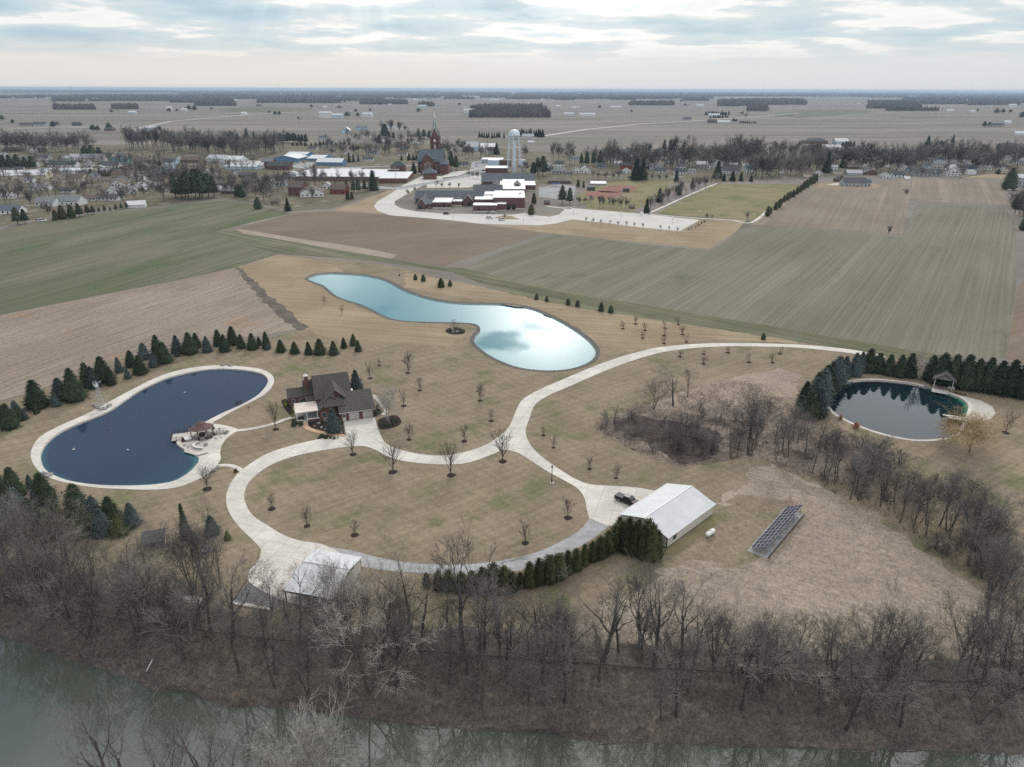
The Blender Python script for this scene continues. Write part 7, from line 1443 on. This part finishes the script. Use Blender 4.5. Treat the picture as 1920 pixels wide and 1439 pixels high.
def far_farms():
    rng = random.Random(5)
    for i in range(46):
        y = 172.5 + 32 * rng.random() ** 1.8; x = rng.uniform(0, 1920); s_ = px_per_m(g(x, y)); w = max(3.5, rng.uniform(14, 34) * s_); h = max(1.6, 8 * s_)
        c_ = rng.choice(['white', 'white', 'white', 'pale blue', 'grey', 'cream']); town_house(x - w / 2, x + w / 2, y - h, y, c_, 'white' if c_ in ('white', 'pale blue') else 'pale grey', 'x', 'on the horizon plain', 'farm_building', 'farm building', f'tiny {c_} farm building', win=False, group='far farm buildings')
    tc_('pine', [(x + rng.uniform(-5, 5), y, y - rng.uniform(4, 7)) for x, y in [(rng.uniform(0, 1920), rng.uniform(190, 212)) for _ in range(26)]], 'on the horizon plain', 'far dark tree clump', 'pine_tree', 'pine', 2.6)
far_farms()
def woods():
    rng = np.random.RandomState(2); WD = M('far_wood', (.098, .082, .072), .95, .35, .012, .05)
    def clump(mb, x, y, r, h):
        k = 6; o = len(mb.v); pr = [(.55, 0), (1, .35), (.85, .7), (.35, .95)]
        for f, zz in pr:
            for j in range(k): a = 2 * math.pi * (j + rng.uniform(-.3, .3)) / k; q = r * f * rng.uniform(.75, 1.2); mb.v.append((x + q * math.cos(a), y + q * math.sin(a), h * zz * rng.uniform(.88, 1.08)))
        mb.v.append((x + rng.normal(0, r * .2), y, h * rng.uniform(.95, 1.12)))
        for i in range(3):
            for j in range(k): a0 = o + i * k + j; a1 = o + i * k + (j + 1) % k; mb.f.append((a0, a1, a1 + k, a0 + k))
        for j in range(k): mb.f.append((o + 3 * k + j, o + 3 * k + (j + 1) % k, o + 4 * k))
    for i, (x0, x1, yb, yt) in enumerate([(880, 1032, 221, 200), (97, 161, 190.5, 182), (167, 330, 190, 178), (320, 366, 193, 184), (365, 443, 199, 187), (330, 485, 186, 177), (483, 640, 193.5, 178), (640, 722, 189.5, 180), (740, 823, 184, 177), (823, 965, 181, 172.5), (965, 1285, 182, 173), (1043, 1077, 188, 183), (1143, 1192, 187.5, 183), (1280, 1330, 189.5, 186), (1345, 1387, 199.5, 189), (1370, 1512, 197, 187), (1285, 1610, 181.5, 173), (1625, 1728, 204, 191), (1690, 1815, 196, 182), (1815, 1913, 197.5, 187), (1600, 1930, 182, 173), (1905, 1960, 189, 180), (-40, 330, 174, 169), (330, 830, 176, 171), (1660, 1760, 208.5, 207), (1400, 1440, 209, 204), (1355, 1440, 199, 196), (100, 180, 206, 202), (210, 260, 205, 201), (675, 765, 196, 190), (1180, 1265, 198, 193), (785, 815, 200, 196)] + [(a, a + random.uniform(40, 190), b, b - random.uniform(1.6, 4.5)) for a, b in [(random.uniform(-60, 1900), 172.5 + 14 * random.random()) for _ in range(46)]]):
        mb = MB(); y = yb
        while y > yt + .4:
            p = g(960, y); s = 1 / px_per_m(p); hp = min(19.0, 13 * s * 1.6)
            step = 2.1 if s > 3 else 1.9
            x = x0 + (yb - y) * rng.uniform(0, 1.4)
            while x < x1 - (yb - y) * rng.uniform(0, 1.2):
                q = g(x + rng.uniform(-.8, .8), y + rng.uniform(-.3, .3)); clump(mb, q.x, q.y, step * s * .72 * rng.uniform(.7, 1.15), hp * rng.uniform(.6, 1.15)); x += step
            y -= max(.5, (hp / s) * .09) if y > 185 else .75
        if mb.v: struct(mb.obj('woods', WD), 'stuff')
woods()
#@@END
ORD = 'first second third fourth fifth sixth seventh eighth ninth tenth eleventh twelfth thirteenth fourteenth fifteenth sixteenth seventeenth eighteenth nineteenth twentieth'.split()
def ordinal(i):
    if i < 20: return ORD[i]
    t = ['twenty', 'thirty', 'forty', 'fifty', 'sixty'][(i - 20 + 1) // 10] if (i + 1) % 10 else None
    if t is None: return {29: 'thirtieth', 39: 'fortieth', 49: 'fiftieth'}[i]
    return ['twenty', 'thirty', 'forty', 'fifty'][(i + 1) // 10 - 2] + '-' + ORD[(i + 1) % 10 - 1]
def finish_labels():
    by = {}
    for o, d, w, px in LABELS: by.setdefault((d, w), []).append((o, px))
    for (d, w), L_ in by.items():
        if len(L_) == 1: L_[0][0]['label'] = (d + ' ' + w).strip(); continue
        L_.sort(key=lambda q: q[1] if q[1] is not None else proj(q[0].location)[0])
        for i, (o, _) in enumerate(L_):
            pos = 'leftmost' if i == 0 else 'rightmost' if i == len(L_) - 1 else ordinal(i) + ' from left'
            o['label'] = f'{d} {w}, {pos}'
finish_labels()
def haze():
    hz = MB().box(-52000, 52000, -700, 46000, -8, 96).mesh('haze', []); o = link(bpy.data.objects.new('haze', hz)); struct(o, 'stuff')
    m = bpy.data.materials.new('haze_air'); m.use_nodes = True; nt = m.node_tree; nt.nodes.clear()
    v = nt.nodes.new('ShaderNodeVolumePrincipled'); v.inputs['Color'].default_value = (.58, .75, .95, 1); v.inputs['Density'].default_value = 5.2e-5; v.inputs['Anisotropy'].default_value = .2
    out = nt.nodes.new('ShaderNodeOutputMaterial'); nt.links.new(v.outputs[0], out.inputs['Volume']); hz.materials.append(m)
haze()
